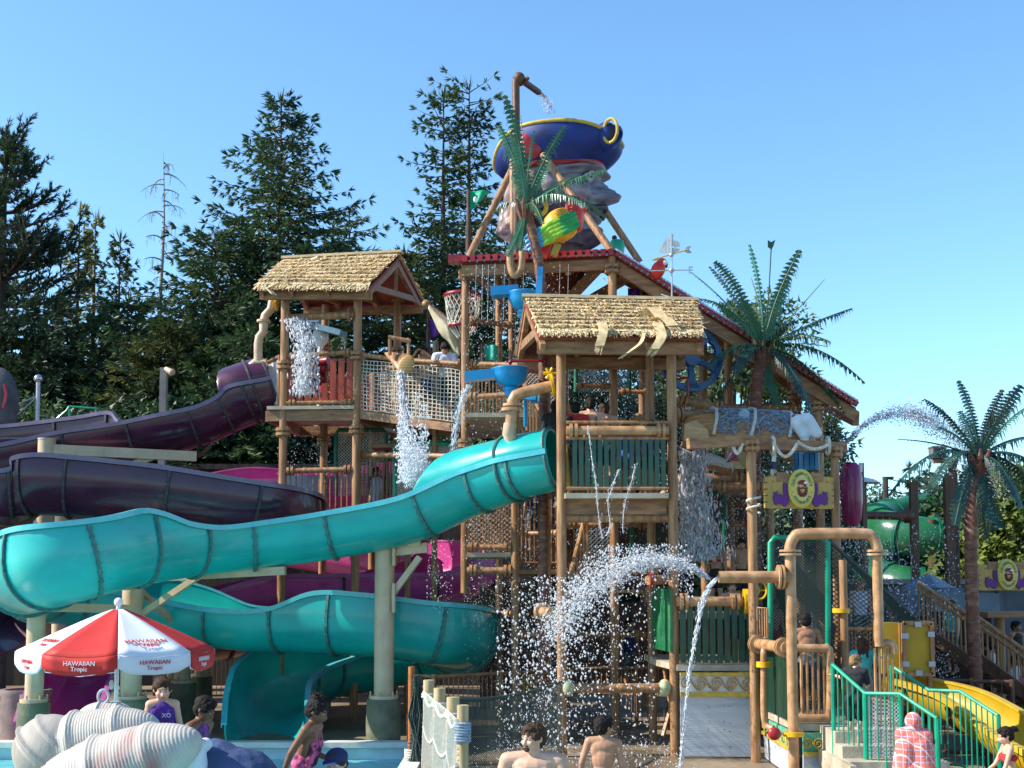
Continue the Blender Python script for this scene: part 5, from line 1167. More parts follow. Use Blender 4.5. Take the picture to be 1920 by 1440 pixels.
b = MB(); b.ell(P(1234, 506, 21.8), (.13, .12, .17), Matrix.Rotation(.4, 3, 'Y')); b.ell(P(1241, 494, 21.8), .10); vox(b, 'body', MATS['red_plumage'], T, .015)
b = MB(); b.ell(P(1246, 493, 21.75), (.05, .06, .05)); b.build('cheek', M_white, T); MB().capsule(P(1249, 496, 21.78), P(1250, 501, 21.78), .035, .015).build('beak', M_dark, T)
# ---------------- weather vane ----------------
T = thing('weather_vane', 'grey sailing-ship weather vane with an arrow on the front hut ridge', 'weather vane', P(1259, 572, 20.3))
Yv = 20.3
b = MB(); b.tube([P(1260, 574, Yv), P(1259, 440, Yv)], .014, 8); b.tube([P(1220, 508, Yv), P(1292, 506, Yv)], .010, 6); b.ell(P(1259, 507, Yv), .045); b.ell(P(1259, 478, Yv), .04); b.tube([P(1260, 558, Yv), P(1240, 552, Yv+.3)], .008, 5); b.build('mast', M_zinc, T)
b = MB(); b.tube([P(1226, 486, Yv), P(1290, 468, Yv)], .012, 6); b.prism([P(1222, 488, Yv), P(1234, 481, Yv), P(1235, 488, Yv)], (0, .02, 0)); b.build('arrow', M_gold, T)
MB().prism([P(1283, 470, Yv), P(1288, 462, Yv), P(1297, 461, Yv), P(1292, 467, Yv), P(1297, 474, Yv), P(1289, 474, Yv)], (0, .02, 0)).build('arrow_tail', M_zinc, T)
b = MB()
for pts in ([(1236, 473), (1250, 444), (1252, 474)], [(1253, 448), (1262, 446), (1265, 460), (1252, 462)], [(1264, 450), (1276, 455), (1275, 462), (1264, 464)], [(1253, 464), (1276, 466), (1272, 474), (1254, 474)], [(1256, 438), (1264, 437), (1263, 444), (1256, 444)]): b.prism([P(x, y, Yv) for x, y in pts], (0, .015, 0))
b.build('ship', mat('tin', (.62, .60, .58), (.45, .44, .43), .5, 8), T, smooth=False)
b = MB(); addtext(b, 'E', .17, Matrix.Translation(P(1295, 507, Yv)) @ Matrix.Rotation(math.pi/2, 4, 'X'), .01); b.build('letter', M_zinc, T, smooth=False)
# ---------------- flags ----------------
def flag(label, pole, pts, Yy, m, name='flag'):
    T = thing(name, label, 'flag', P(pole[0], pole[2], Yy)); b = MB(); b.tube([P(pole[0], pole[2], Yy), P(pole[0], pole[1], Yy)], .035, 8); b.tube([P(pole[0], pole[2], Yy), P(pole[0], (pole[1]+pole[2])/2, Yy)], .05, 8); b.build('pole', M_brown, T)
    q = [P(x, y, Yy) for x, y in pts]; b = MB(); N = 10; vs = []
    for i in range(N+1):
        u = i/N; t_ = q[0].lerp(q[1], u); l_ = q[3].lerp(q[2], u); w_ = V((0, math.sin(u*7)*.05, 0))
        for j in range(5): vs.append(t_.lerp(l_, j/4)+w_)
    b.add(vs, [(i*5+j, i*5+j+1, i*5+j+6, i*5+j+5) for i in range(N) for j in range(4)]); o = b.build('cloth', m, T); o.modifiers.new('t', 'SOLIDIFY').thickness = .012; return T
M_flg = mat('green_cloth', (.0, .42, .24), (.0, .36, .2), .6, 3, trans=.3); M_flp = mat('purple_cloth', (.25, .08, .55), (.2, .06, .45), .6, 3, trans=.3)
Tf = flag('small green pennant on a thin pole at the left corner of the tower roof', (878, 356, 490), [(880, 357), (918, 358), (900, 378), (882, 394)], 22.9, M_flg)
b = MB(); b.ell(P(891, 374, 22.8), (.035, .012, .06)); b.build('emblem', M_white, Tf)
flag('purple flag right of the pirate tower under the roof', (1207, 530, 600), [(1178, 540), (1200, 540), (1200, 566), (1178, 566)], 25.8, M_flp)
flag('purple flag on a pole behind the rope bridge handrail', (803, 578, 660), [(806, 600), (822, 600), (822, 630), (806, 634)], 25.4, M_flp)
flag('turquoise square flag hanging behind the upper blue funnel', (904, 644, 682), [(905, 646), (934, 648), (934, 676), (905, 677)], 23.2, mat('turq_cloth', (.05, .52, .38), (.04, .42, .3), .6, 3, trans=.3))
# furled sail on a boom
T = thing('furled_sail', 'cream canvas sail hanging from a slanted boom right of the left hut', 'sail', P(840, 640, 24.6))
MB().tube([P(798, 568, 24.8), P(858, 612, 24.4)], .05, 10).build('boom', M_brown, T); MB().ell(P(799, 571, 24.8), .1).build('boom_end', M_post, T)
b = MB(); rr = random.Random(3)
rows_ = [((802, 575), (806, 578)), ((812, 595), (836, 598)), ((820, 615), (856, 612)), ((828, 632), (860, 626)), ((840, 640), (862, 640)), ((850, 660), (866, 658)), ((856, 672), (868, 672))]
vs = []
for j, (l_, r_) in enumerate(rows_):
    for i in range(9): u = i/8; p = P(l_[0]*(1-u)+r_[0]*u, l_[1]*(1-u)+r_[1]*u+2.5*math.sin(u*9+j), 24.5); p.y -= .22*math.sin(math.pi*u)*(1 if j in (2, 3) else .5)+.04*math.sin(u*17+j*2); vs.append(p)
b.add(vs, [(j*9+i, j*9+i+1, j*9+i+10, j*9+i+9) for j in range(len(rows_)-1) for i in range(8)]); o = b.build('canvas', mat('canvas', (.78, .70, .50), (.62, .54, .36), .8, 5, trans=.3), T, ang=60); o.modifiers.new('t', 'SOLIDIFY').thickness = .015; sb = o.modifiers.new('s', 'SUBSURF'); sb.levels = sb.render_levels = 1
# crow's nest with red hoops and net
T = thing('crows_nest', 'red-hooped crow\'s nest wrapped in a pale net left of the tower post', 'crow\'s nest', P(866, 620, 24.0))
cc = P(868, 555, 24.2)
def hoop(b, c, r, tr): b.tube([c+V((math.cos(a)*r, math.sin(a)*r, 0)) for a in [k*math.pi/12 for k in range(25)]], tr, 8)
b = MB(); hoop(b, cc, .36, .04); b.build('hoop', M_redm, T); b = MB(); hoop(b, cc-V((0, 0, .62)), .28, .03); b.build('hoop', M_redm, T)
b = MB()
for k in range(20):
    a = k*math.pi/10; t0 = cc+V((math.cos(a)*.37, math.sin(a)*.37, 0)); b.tube([t0, cc+V((math.cos(a+.5)*.33, math.sin(a+.5)*.33, -.3)), cc+V((math.cos(a)*.29, math.sin(a)*.29, -.62)), cc+V((math.cos(a+.2)*.1, math.sin(a+.2)*.1, -.85))], .012, 4)
    b.tube([t0, cc+V((math.cos(a-.5)*.33, math.sin(a-.5)*.33, -.3)), cc+V((math.cos(a)*.29, math.sin(a)*.29, -.62))], .012, 4)
b.build('net', M_net, T); MB().tube([cc, cc-V((0, 0, 3.4))], .06, 8).build('mast', M_brown, T)
# blue funnels and troughs
def funnel(label, px, py, Yy, r, trough, stem):
    T = thing('water_funnel', label, 'water bowl', P(px, py+stem, Yy), 'blue water bowls with troughs'); c = P(px, py, Yy)
    o = MB().lathe(c, [(r*1.04, 0), (r, -.02), (r*.95, -.12), (r*.75, -.24), (r*.3, -.32), (.1, -.34), (.1, -.4)], 32).build('bowl', M_blue, T); o.modifiers.new('t', 'SOLIDIFY').thickness = .03
    s_ = Zp(py, Yy)-Zp(py+stem, Yy)
    MB().lathe(c, [(.11, -.34), (.12, -.4), (.07, -.5), (.06, -s_)], 16).build('stem', M_blue, T)
    b = MB(); a_, c_ = P(*trough[0]), P(*trough[1]); b.beam(a_, c_, .26, .02); t = (c_-a_).normalized(); n_ = t.cross(V((0, 0, 1))).normalized()
    for s2 in (-1, 1): b.beam(a_+n_*s2*.13+V((0, 0, .07)), c_+n_*s2*.13+V((0, 0, .07)), .02, .16)
    b.build('trough', M_blue, T, smooth=False); return T
funnel('lower blue bowl with a long trough pouring water left of the front hut', 957, 690, 20.8, .285, ((872, 715, 20.8), (940, 708, 20.8)), 40)
funnel('upper blue bowl half hidden behind the palm trunk under the tower roof', 983, 548, 21.6, .27, ((920, 556, 21.6), (972, 552, 21.6)), 14)
T = thing('blue_trough', 'short blue trough under the curved slide feed pipe', 'trough', P(990, 742, 20.4)); b = MB(); b.beam(P(966, 740, 20.5), P(1008, 744, 20.4), .24, .14); b.beam(P(996, 742, 20.4), P(1008, 742, 20.4), .1, .25); b.build('tray', M_blue, T, smooth=False); MB().tube([P(985, 742, 20.6), P(985, 800, 20.7)], .03, 6).build('bracket', M_blue, T)
T = thing('red_tap', 'red water tap arm over the lower blue bowl', 'tap', P(1005, 677, 20.9)); MB().tube([P(1020, 677, 20.9), P(958, 677, 20.8), P(957, 684, 20.8)], .022, 8).build('arm', M_redm, T); MB().ell(P(957, 679, 20.8), .04).build('nozzle', M_redm, T); MB().tube([P(1018, 677, 20.9), P(1022, 677, 20.9)], .06, 10).build('base_ring', M_redm, T)
# blue wheel
T = thing('water_spinner', 'big dark blue wheel with rounded openings behind the right hut posts', 'wheel', P(1297, 668, 21.9))
Mw = mat('wheel_blue', (.01, .09, .24), (.006, .055, .16), .35, 3, coat=.3); wc = P(1297, 672, 22.0); Rw = .6; b = MB(); sg = 48
rotx = Matrix.Rotation(math.radians(12), 3, 'Z')
def WP(a, r, y=0): return wc+rotx@V((math.cos(a)*r, y, math.sin(a)*r))
for k in range(sg):
    a, a2 = 2*math.pi*k/sg, 2*math.pi*(k+1)/sg
    def inner(a): return Rw*(.86-.10*abs(math.cos(2.5*a+.4)))
    b.add([WP(a, inner(a)), WP(a2, inner(a2)), WP(a2, Rw), WP(a, Rw), WP(a, inner(a), .12), WP(a2, inner(a2), .12), WP(a2, Rw, .12), WP(a, Rw, .12)], [(0, 1, 2, 3), (7, 6, 5, 4), (3, 2, 6, 7), (0, 4, 5, 1)])
for k in range(5):
    a = 2*math.pi*k/5+.95; u = V((-math.sin(a), 0, math.cos(a)))
    pr = [(.05, .2), (.2, .09), (.5, .07), (.75, .13), (.9, .26)]
    L_ = [WP(a, Rw*r_)+rotx@(u*Rw*w_) for r_, w_ in pr]; R2 = [WP(a, Rw*r_)-rotx@(u*Rw*w_) for r_, w_ in pr]
    b.prism(L_+R2[::-1], rotx@V((0, .11, 0)))
b.lathe(wc+rotx@V((0, .05, 0)), [(0, -.1), (.14, -.1), (.14, .1), (0, .1)], 20, rotx@Matrix.Rotation(math.pi/2, 3, 'X'))
b.build('wheel', Mw, T, smooth=False); MB().tube([wc, wc+V((0, .5, 0))], .06, 10).build('axle', M_post, T)
T = thing('red_pipe', 'thin red bent pipe in front of the lower half of the blue wheel', 'pipe', P(1290, 745, 21.3)); MB().tube([V(q) for q in crv([tuple(P(*p)) for p in [(1268, 712, 21.3), (1284, 709, 21.3), (1289, 712, 21.3), (1290, 745, 21.3)]], 4)], .022, 8).build('pipe', M_redm, T)
T = thing('drum_barrel', 'round green barrel with a dark fitting at the right end of the roof ridge', 'barrel', P(1157, 474, 22.6)); MB().lathe(P(1157, 474, 22.6), [(0, 0), (.13, .0), (.15, .12), (.12, .23), (0, .25)], 20).build('body', M_gstl, T); MB().ell(P(1152, 446, 22.6), .05).build('fitting', M_dark, T)
# upturned wooden boat with nets
T = thing('upturned_boat', 'upturned wooden boat wrapped in grey fishing net beside the middle palm', 'boat', P(1400, 832, 20.6))
prf = [(-.52, 0), (-.46, .28), (-.28, .48), (0, .55), (.28, .48), (.46, .28), (.52, 0)]
sec = [(1283, .55, 820), (1296, .80, 826), (1340, .98, 830), (1400, 1.0, 832), (1460, .98, 834), (1505, .8, 834), (1520, .6, 832)]
b = MB(); rings = []
for (px, s_, py) in sec: c = P(px, py, 20.9); rings.append([c+V((0, y*s_*1.25, z*s_*1.02)) for y, z in prf])
for i in range(len(rings)-1):
    for k in range(6): b.add([rings[i][k], rings[i+1][k], rings[i+1][k+1], rings[i][k+1]], [(0, 1, 2, 3)])
b.add(rings[0], [tuple(range(7))]); b.add(rings[-1], [tuple(range(7))]); b.add([r[0] for r in rings]+[r[6] for r in rings], [(i, i+1, 8+i, 7+i) for i in range(6)])
M_boat = mat('honey_wood', (.52, .25, .08), (.33, .14, .04), .45, 5, (.5, 5, 5), .3, 8, coat=.2); b.build('hull', M_boat, T, smooth=False)
MB().prism([r+V((-.03, 0, 0)) for r in [P(1285, 825, 20.3), P(1287, 795, 20.35), P(1309, 787, 20.5), P(1331, 806, 20.3), P(1333, 822, 20.2)]], (.02, .12, 0)).build('transom', mat('pale_wood', (.62, .38, .18), (.5, .29, .12), .5, 5, (1, 4, 4)), T, smooth=False)
b = MB(); b.beam(P(1282, 832, 20.15), P(1345, 828, 20.15), .1, .07); b.beam(P(1280, 832, 20.15), P(1300, 842, 20.2), .1, .1); b.build('gunwale', M_beam, T, smooth=False)
b = MB(); rr = random.Random(8)
for k in range(1000):
    i = rr.uniform(1.9, 5.0); j = rr.uniform(.3, 5.7); 
    def hp_(i, j): i0 = min(5, int(i)); j0 = min(5, int(j)); return rings[i0][j0].lerp(rings[i0+1][j0], i-i0).lerp(rings[i0][j0+1].lerp(rings[i0+1][j0+1], i-i0), j-j0)
    p = hp_(i, j); q = hp_(min(5.9, max(1.5, i+rr.uniform(-.5, .5))), min(5.9, max(.1, j+rr.uniform(-1, 1)))); o_ = V((0, -.03, .03))
    b.tube([p+o_, (p+q)/2+o_*1.6, q+o_], .0065, 4, False)
b.build('fishing_net', M_netg, T)
b = MB()
for i in (1.7, 2.9, 4.1): b.tube([hp_(i+.25*math.sin(j*.7), j)+V((0, -.03, .05)) for j in [.0, 1, 2, 3, 4, 5, 5.9]], .03, 8)
b.build('net_rope', M_net, T)
b = MB(); b.ell(P(1395, 779, 20.4), (.1, .06, .12)); b.ell(P(1400, 786, 20.5), (.12, .08, .06)); b.build('mooring_float', mat('float_blue', (.3, .42, .5), (.2, .3, .38), .5, 6), T)
T = thing('cloth_bundle', 'white cloth bundle hanging over the right end of the upturned boat', 'cloth', P(1515, 830, 20.3)); b = MB(); b.capsule(P(1497, 792, 20.3), P(1508, 815, 20.2), .14, .10); b.capsule(P(1512, 788, 20.2), P(1530, 812, 20.2), .13, .10); b.capsule(P(1508, 812, 20.2), P(1510, 835, 20.2), .09, .05); vox(b, 'cloth', mat('white_cloth', (.72, .76, .80), (.5, .55, .6), .8, 4, bump=.5, fine=9), T, .02); MB().box(P(1497, 782, 20.3), (.2, .1, .06)).build('tie', M_redm, T, smooth=False)
T = thing('canvas_sack', 'olive canvas sack hanging under the beam behind the tall post', 'sack', P(1400, 880, 19.9)); b = MB(); b.lathe(P(1402, 880, 19.9), [(.0, 0), (.06, .02), (.15, .16), (.19, .3), (.15, .36), (.1, .42)], 20); b.build('sack', mat('olive_canvas', (.30, .27, .13), (.2, .17, .08), .8, 5, bump=.5, fine=10), T); MB().tube([P(1402, 843, 19.9), P(1402, 832, 19.7)], .02, 6).build('rope', M_net, T)
T = thing('blue_bucket', 'dark blue slotted bucket hanging under the right end of the boat', 'bucket', P(1512, 882, 20.2)); b = MB(); 
for k in range(14): a = k*math.pi/7; b.box(P(1512, 866, 20.2)+V((math.cos(a)*.19, math.sin(a)*.19, 0)), (.07, .03, .30), Matrix.Rotation(a+math.pi/2, 3, 'Z'))
b.lathe(P(1512, 880, 20.2), [(0, -.02), (.2, -.02), (.2, .04)], 20); b.build('bucket', mat('bucket_blue', (.01, .16, .32), None, .35), T, smooth=False); b = MB()
for dx in (-14, 12): b.tube([P(1512+dx, 850, 20.2), P(1512+dx*.5, 836, 20.1)], .012, 5)
b.build('rope', M_net, T)
T = thing('rope_loops', 'pale rope swag tied along the top beam above the round sign', 'rope', P(1500, 860, 19.1)); b = MB()
for (xa, xb, dz) in ((1449, 1495, 26), (1495, 1556, 12), (1372, 1392, 20)): b.tube([P(xa+(xb-xa)*t, 828+dz*math.sin(math.pi*t)+4*t, 18.8+.7*max(0, (xa-1413))/170) for t in [i/10 for i in range(11)]], .028, 8)
for xx in (1449, 1552): hoop_c = P(xx, 836, 18.85+.8*(xx-1413)/170); b.tube([hoop_c+V((0, math.cos(a)*.13, math.sin(a)*.14)) for a in [k*math.pi/6 for k in range(13)]], .025, 8)
b.build('rope', M_net, T); b = MB(); b.tube([P(1413, 962, 18.8)+V((math.cos(a)*.1, math.sin(a)*.1, .02*a)) for a in [k*.4 for k in range(32)]], .02, 6); b.build('rope_coil', M_net, T)
T = thing('boat_fender', 'blue and white hanging cylinder under the beam left of the round sign', 'fender', P(1452, 890, 19.4)); MB().tube([P(1452, 846, 19.4), P(1451, 866, 19.4)], .035, 8).build('upper_tube', M_white, T); MB().tube([P(1451, 866, 19.4), P(1450, 880, 19.4)], .04, 8).build('lower_tube', mat('navy', (.01, .02, .12), None, .4), T); MB().ell(P(1450, 886, 19.4), (.05, .04, .07)).build('weight', M_net, T)
T = thing('rowing_boat', 'small brown and white rowing boat propped inside the tower behind the posts', 'boat', P(1345, 882, 22.2)); b = MB(); b.capsule(P(1330, 868, 22.2), P(1365, 880, 22.0), .13, .09); b.build('hull', M_boat, T); b = MB(); b.capsule(P(1332, 860, 22.1), P(1366, 872, 21.9), .11, .07); b.build('inside', M_white, T); MB().tube([P(1355, 872, 21.9), P(1384, 854, 21.8)], .02, 6).build('oar', M_beam, T)
T = thing('ball_float', 'round orange-brown ball float under the boat', 'ball', P(1478, 858, 20.8)); MB().ell(P(1478, 856, 20.8), (.13, .13, .1)).build('ball', M_post, T); MB().tube([P(1478, 846, 20.8), P(1478, 834, 20.8)], .01, 5).build('cord', M_net, T)
T = thing('toy_house', 'small pink and cream house front inside the tower behind the sack', 'house front', P(1392, 880, 23.2)); b = MB(); b.box(P(1392, 872, 23.2), (.55, .1, .14)); b.build('wall', mat('cream_paint', (.6, .5, .25), None, .6), T, smooth=False); MB().prism([P(1366, 863, 23.2), P(1418, 863, 23.2), P(1408, 848, 23.2), P(1374, 846, 23.2)], (0, .3, 0)).build('roof', M_pink, T, smooth=False)
T = thing('drum_bucket', 'large magenta bucket pouring water behind the right tall post', 'bucket', P(1598, 990, 22.5))
b = MB(); b.lathe(P(1598, 988, 22.5), [(0, 0), (.10, .01), (.17, .15), (.2, .5), (.2, .9), (.16, 1.12), (.10, 1.18)], 24); b.build('drum', mat('magenta_drum', (.25, .012, .10), (.17, .008, .07), .35, 3, coat=.3), T)
b = MB(); b.tube([P(1586, 880, 22.4), P(1584, 868, 22.4), P(1594, 867, 22.4), P(1596, 876, 22.4)], .025, 6); b.build('handle', M_redm, T)
for px in (1592, 1602, 1614): MB().tube([P(px, 885, 22.9), P(px, 868, 22.9)], .03, 8).build('tube', M_white, T)
MB().tube([P(1615, 868, 23), (Xp(1615, 23), 23, 0)], .05, 8).build('post', M_brown, T)
# green net frames
def netframe(label, x0, x1, y0, y1, Yy, nu, m=M_net, fm=M_gdrk, x2=None, y2=None, Y2=None, name='climbing_net', r=.045):
    T = thing(name, label, 'net frame', (Xp((x0+x1)/2, Yy), Yy, Zp(y1, Yy)), 'green climbing net frames'); A_, B_, C_, D_ = P(x0, y0, Yy), P(x1, y0, Y2 or Yy), P(x1, y1, Y2 or Yy), P(x0, y1, Yy)
    B_.z = A_.z; C_.z = D_.z
    MB().tube([D_, A_+V((0, 0, -.08)), A_+V((.06, 0, 0)), B_+V((-.06, 0, 0)), B_+V((0, 0, -.08)), C_], r, 10).build('frame', fm, T)
    b = MB(); dnet(b, A_, B_, C_, D_, nu, .007); b.build('net', m, T, smooth=False); return T
netframe('green framed net seen below the left hut deck', 630, 725, 806, 930, 26.0, 16)
netframe('green framed net low behind the boat deck and round sign', 1444, 1552, 1008, 1330, 19.2, 18, M_netd, M_gstl)
netframe('dark green framed net left of the tall sign post', 1325, 1358, 925, 1060, 22.0, 7, M_netd)
netframe('green framed net behind the posts of the front hut', 1080, 1180, 655, 735, 23.8, 16, M_netg)
netframe('green framed net seen through the front hut\'s lower posts on the right', 1185, 1255, 940, 1040, 22.6, 14, M_netd)
netframe('wide rope net beneath the rope bridge', 740, 862, 832, 930, 25.0, 26, M_net, M_gstl)
# sloping net wall from frame down to the right
T = thing('sloping_net', 'dark sloping net wall running down right behind the big pipe arch', 'net', P(1600, 1250, 19.6)); b = MB()
A_, B_, C_, D_ = P(1552, 1012, 19.2), P(1722, 1165, 19.9), P(1722, 1200, 19.9), P(1552, 1300, 19.2); dnet(b, A_, B_, C_, D_, 30, .008); b.build('net', M_netd, T, smooth=False)
MB().tube([A_, B_], .03, 8).build('top_rope', M_netd, T); b = MB(); dnet(b, P(1480, 1040, 19.25), P(1556, 1130, 19.25), P(1556, 1180, 19.25), P(1480, 1110, 19.25), 12, .012); b.build('dark_net', M_netd, T, smooth=False)
# ---------------- sign ----------------
M_sgn = mat('sign_board', (.50, .34, .10), (.36, .24, .07), .6, 3, (3, 1, .5), .3); M_sg2 = mat('medallion_yellow', (.66, .56, .10), (.58, .48, .08), .5, 4)
def sign():
    T = thing('pirate_sign', 'larger yellow wooden sign with an oval pirate medallion hanging under the beam', 'sign', (0, 0, 0), 'carved pirate medallion signs')
    b = MB(); b.box((0, 0, 0), (1.02, .1, .5)); 
    for k in range(5): b.box((-.53, .0, -.2+k*.1), (.06, .09, .085)); b.box((.52, .0, -.2+k*.1), (.05, .09, .08))
    b.build('board', M_sgn, T, smooth=False)
    b = MB(); 
    for x_ in (-.27, .27): b.box((x_, .01, .24), (.2, .16, .14))
    b.build('block', M_beam, T, smooth=False)
    b = MB()
    def oval(b, rx, rz, y, th, cz=.06): b.prism([(rx*math.cos(a), y, cz+rz*math.sin(a)) for a in [k*math.pi/24 for k in range(48)]], (0, th, 0))
    oval(b, .205, .30, -.13, .12); b.build('medallion', M_sg2, T, ang=50)
    b = MB(); oval(b, .183, .275, -.137, .006); b.build('medallion_ring', mat('medallion_green', (.42, .50, .16), (.36, .44, .12), .5, 4), T, smooth=False)
    b = MB(); oval(b, .175, .265, -.143, .006); b.build('medallion_field', M_sg2, T, smooth=False)
    b = MB(); oval(b, .118, .19, -.149, .006); b.build('medallion_center', mat('pale_yellow', (.68, .60, .22), None, .5), T, smooth=False)
    M_ltr = mat('letter_blue', (.05, .14, .20), None, .5); b = MB()
    def ring(txt, a0, a1, flip):
        n = len(txt)
        for i, ch in enumerate(txt):
            if ch == ' ': continue
            a = math.radians(a0+(a1-a0)*i/(n-1)); x, z = .147*math.cos(a), .06+.228*math.sin(a); nx_, nz_ = math.cos(a)/.147, math.sin(a)/.228; ang = math.atan2(nz_, nx_)-math.pi/2
            if flip: ang += math.pi
            M = Matrix.Translation((x, -.151, z)) @ Matrix.Rotation(-ang, 4, 'Y') @ Matrix.Rotation(math.pi/2, 4, 'X')
            addtext(b, ch, .062, M, .003)
    ring('CARIBBEAN PIRATE', 168, 12, False); ring('ADVENTURE', 216, 324, True)
    for x in (-.15, .15): b.ell((x, -.152, .0), .009, nu=6, nv=4)
    b.build('lettering', M_ltr, T, smooth=False)
    b = MB(); b.ell((0, -.16, .07), (.062, .02, .085)); b.build('face', mat('sign_skin', (.62, .33, .14), None, .5), T)
    b = MB(); b.lathe((0, -.165, .125), [(.075, 0), (.07, .03), (.04, .055), (0, .065)], 20, Matrix.Diagonal((1, .3, 1)).to_3x3()); b.build('headscarf', M_redm, T)
    b = MB(); b.box((.045, -.195, .143), (.055, .01, .03), Matrix.Rotation(-.2, 3, 'Y')); b.build('scarf_patch', M_white, T, smooth=False)
    b = MB(); b.ell((.035, -.18, .10), (.02, .01, .02)); b.tube([(-.06, -.178, .13), (.06, -.178, .09)], .004, 5); b.build('eye_patch', M_dark, T); MB().ell((-.025, -.18, .10), (.012, .006, .008)).build('eye', M_white, T)
    b = MB()
    for s_ in (-1, 1): b.capsule((s_*.01, -.178, .062), (s_*.055, -.172, .052), .014, .008); b.capsule((s_*.062, -.165, .06), (s_*.05, -.165, -.02), .022, .026); b.capsule((s_*.05, -.165, -.02), (s_*.018, -.165, -.05), .026, .026)
    b.build('beard', mat('sign_beard', (.14, .025, .015), None, .5), T)
    Mp = mat('purple_scroll', (.13, .025, .22), (.09, .015, .15), .5, 5)
    b = MB()
    for s_ in (-1, 1):
        b.prism([(s_*x, -.085, z) for x, z in [(.20, .14), (.27, .15), (.28, .05), (.26, -.06), (.33, -.02), (.38, -.03), (.36, .02), (.42, .0), (.44, -.1), (.40, -.2), (.33, -.17), (.25, -.23), (.19, -.16)]], (0, .035, 0))
    sep(b, 'ribbon_scroll', Mp, T, False)
    b = MB()
    for x in (-.42, .44):
        for z in (.17, .0, -.17): b.ell((x, -.055, z), .014, nu=8, nv=5)
    b.build('nail', mat('nail_brown', (.3, .18, .1), None, .4), T); return T
sg_ = sign(); sg_.location = P(1498, 924, 19.1); sg_.rotation_euler = (0, 0, math.radians(6))
s2_ = dup(sg_, P(1884, 1083, 23.0), 'faded copy of the pirate medallion sign at the right edge below the tree', math.radians(6), .95)
# ---------------- umbrella ----------------
Yu = 12.5; cu = P(222, 1140, Yu); bx = cu.x
T = thing('patio_umbrella', 'red and white patio umbrella with brand lettering on its valance', 'umbrella', (bx, Yu, 0))
T['label'] = 'red and white striped patio umbrella with lettered panels and a white ball finial'
zt = cu.z; ze = Zp(1218, Yu); Ru = .95; nP = 8; rot0 = math.radians(-72)
def up(a, f, dz=0): 
    r = Ru*f; return V((bx+r*math.cos(a), Yu+r*math.sin(a), zt+(ze-zt)*(f**1.12)+dz))
M_ured = mat('red_canvas', (.62, .035, .03), (.52, .025, .02), .7, 3, trans=.15, bump=.15, fine=3); M_uwh = mat('white_canvas', (.80, .80, .82), (.72, .73, .78), .7, 3, trans=.15, bump=.15, fine=3)
for k in range(nP):
    a0 = rot0+k*2*math.pi/nP; a1 = a0+2*math.pi/nP; b = MB(); vs = []; N = 8
    for j in range(N+1):
        f = .06+.94*j/N
        for i in range(7):
            u = i/6; p = up(a0, f).lerp(up(a1, f), u); p.z -= .035*math.sin(math.pi*u)*f; vs.append(p)
    b.add(vs, [(j*7+i, j*7+i+1, j*7+i+8, j*7+i+7) for j in range(N) for i in range(6)])
    base = len(b.v); vs = []
    for j in range(4):
        for i in range(7):
            u = i/6; p = up(a0, 1).lerp(up(a1, 1), u); p.z -= .035*math.sin(math.pi*u); d = V((p.x-bx, p.y-Yu, 0)).normalized(); h = .17*(1-.25*(abs(2*u-1) > .9)); p = p+V((0, 0, -h*j/3))+d*(.004+.01*math.sin(i*2.+j)*.4); vs.append(p)
    b.add(vs, [(j*7+i, j*7+i+1, j*7+i+8, j*7+i+7) for j in range(3) for i in range(6)])
    m = M_uwh if k % 2 == 0 else M_ured
    o = b.build('canopy_panel', m, T, ang=25); o.modifiers.new('t', 'SOLIDIFY').thickness = .008
    MB().tube([up(a0, .06), up(a0, 1)], .008, 6).build('seam', M_uwh, T)
    if k % 2 == 1:
        MB().tube([up(a0, 1)+V((0, 0, -.1)), up(a0, 1).lerp(up(a1, 1), .04)+V((0, 0, -.165)), up(a0, 1).lerp(up(a1, 1), .5)+V((0, -.01, -.205)), up(a0, 1).lerp(up(a1, 1), .96)+V((0, 0, -.165)), up(a1, 1)+V((0, 0, -.1))], .005, 5).build('piping', M_uwh, T)
    # lettering on the valance and slopes
    mid = (a0+a1)/2; nrm = V((math.cos(mid), math.sin(mid), 0)); tx = V((-math.sin(mid), math.cos(mid), 0))
    def T_(c, ux, uz, un): return Matrix(((ux.x, uz.x, un.x, c.x), (ux.y, uz.y, un.y, c.y), (ux.z, uz.z, un.z, c.z), (0, 0, 0, 1)))
    ml = M_ured if m == M_uwh else M_uwh
    if nrm.y < .4:
        cc_ = up(a0, 1).lerp(up(a1, 1), .5)+V((0, 0, -.115))+nrm*.022; b = MB()
        addtext(b, 'HAWAIIAN', .062, T_(cc_+V((0, 0, .03)), tx, V((0, 0, 1)), nrm), .002); addtext(b, 'Tropic', .06, T_(cc_+V((0, 0, -.022)), tx, V((0, 0, 1)), nrm), .002); b.build('valance_lettering', ml, T, smooth=False)
        if m == M_uwh:
            f1, f2 = up(a0, .72).lerp(up(a1, .72), .5), up(a0, .88).lerp(up(a1, .88), .5); uz = (f1-f2).normalized(); un = tx.cross(uz); cc_ = up(a0, .80).lerp(up(a1, .80), .5)+un*.0+V((0, 0, -.02)); b = MB()
            un = un if un.dot(nrm) > 0 else -un
            cc_ += un*.022
            addtext(b, 'HAWAIIAN', .085, T_(cc_+uz*.04, tx, uz, un), .002); addtext(b, 'Tropic', .08, T_(cc_-uz*.035, tx, uz, un), .002); b.build('panel_lettering', ml, T, smooth=False)
MB().tube([(bx, Yu, .0), (bx, Yu, zt+.02)], .022, 12).build('pole', M_white, T); MB().ell((bx, Yu, zt+.06), .045).build('finial', M_white, T)
MB().lathe((bx, Yu, 0), [(0, 0), (.3, 0), (.3, .08), (.05, .12), (.03, .3)], 20).build('base', M_white, T)
b = MB()
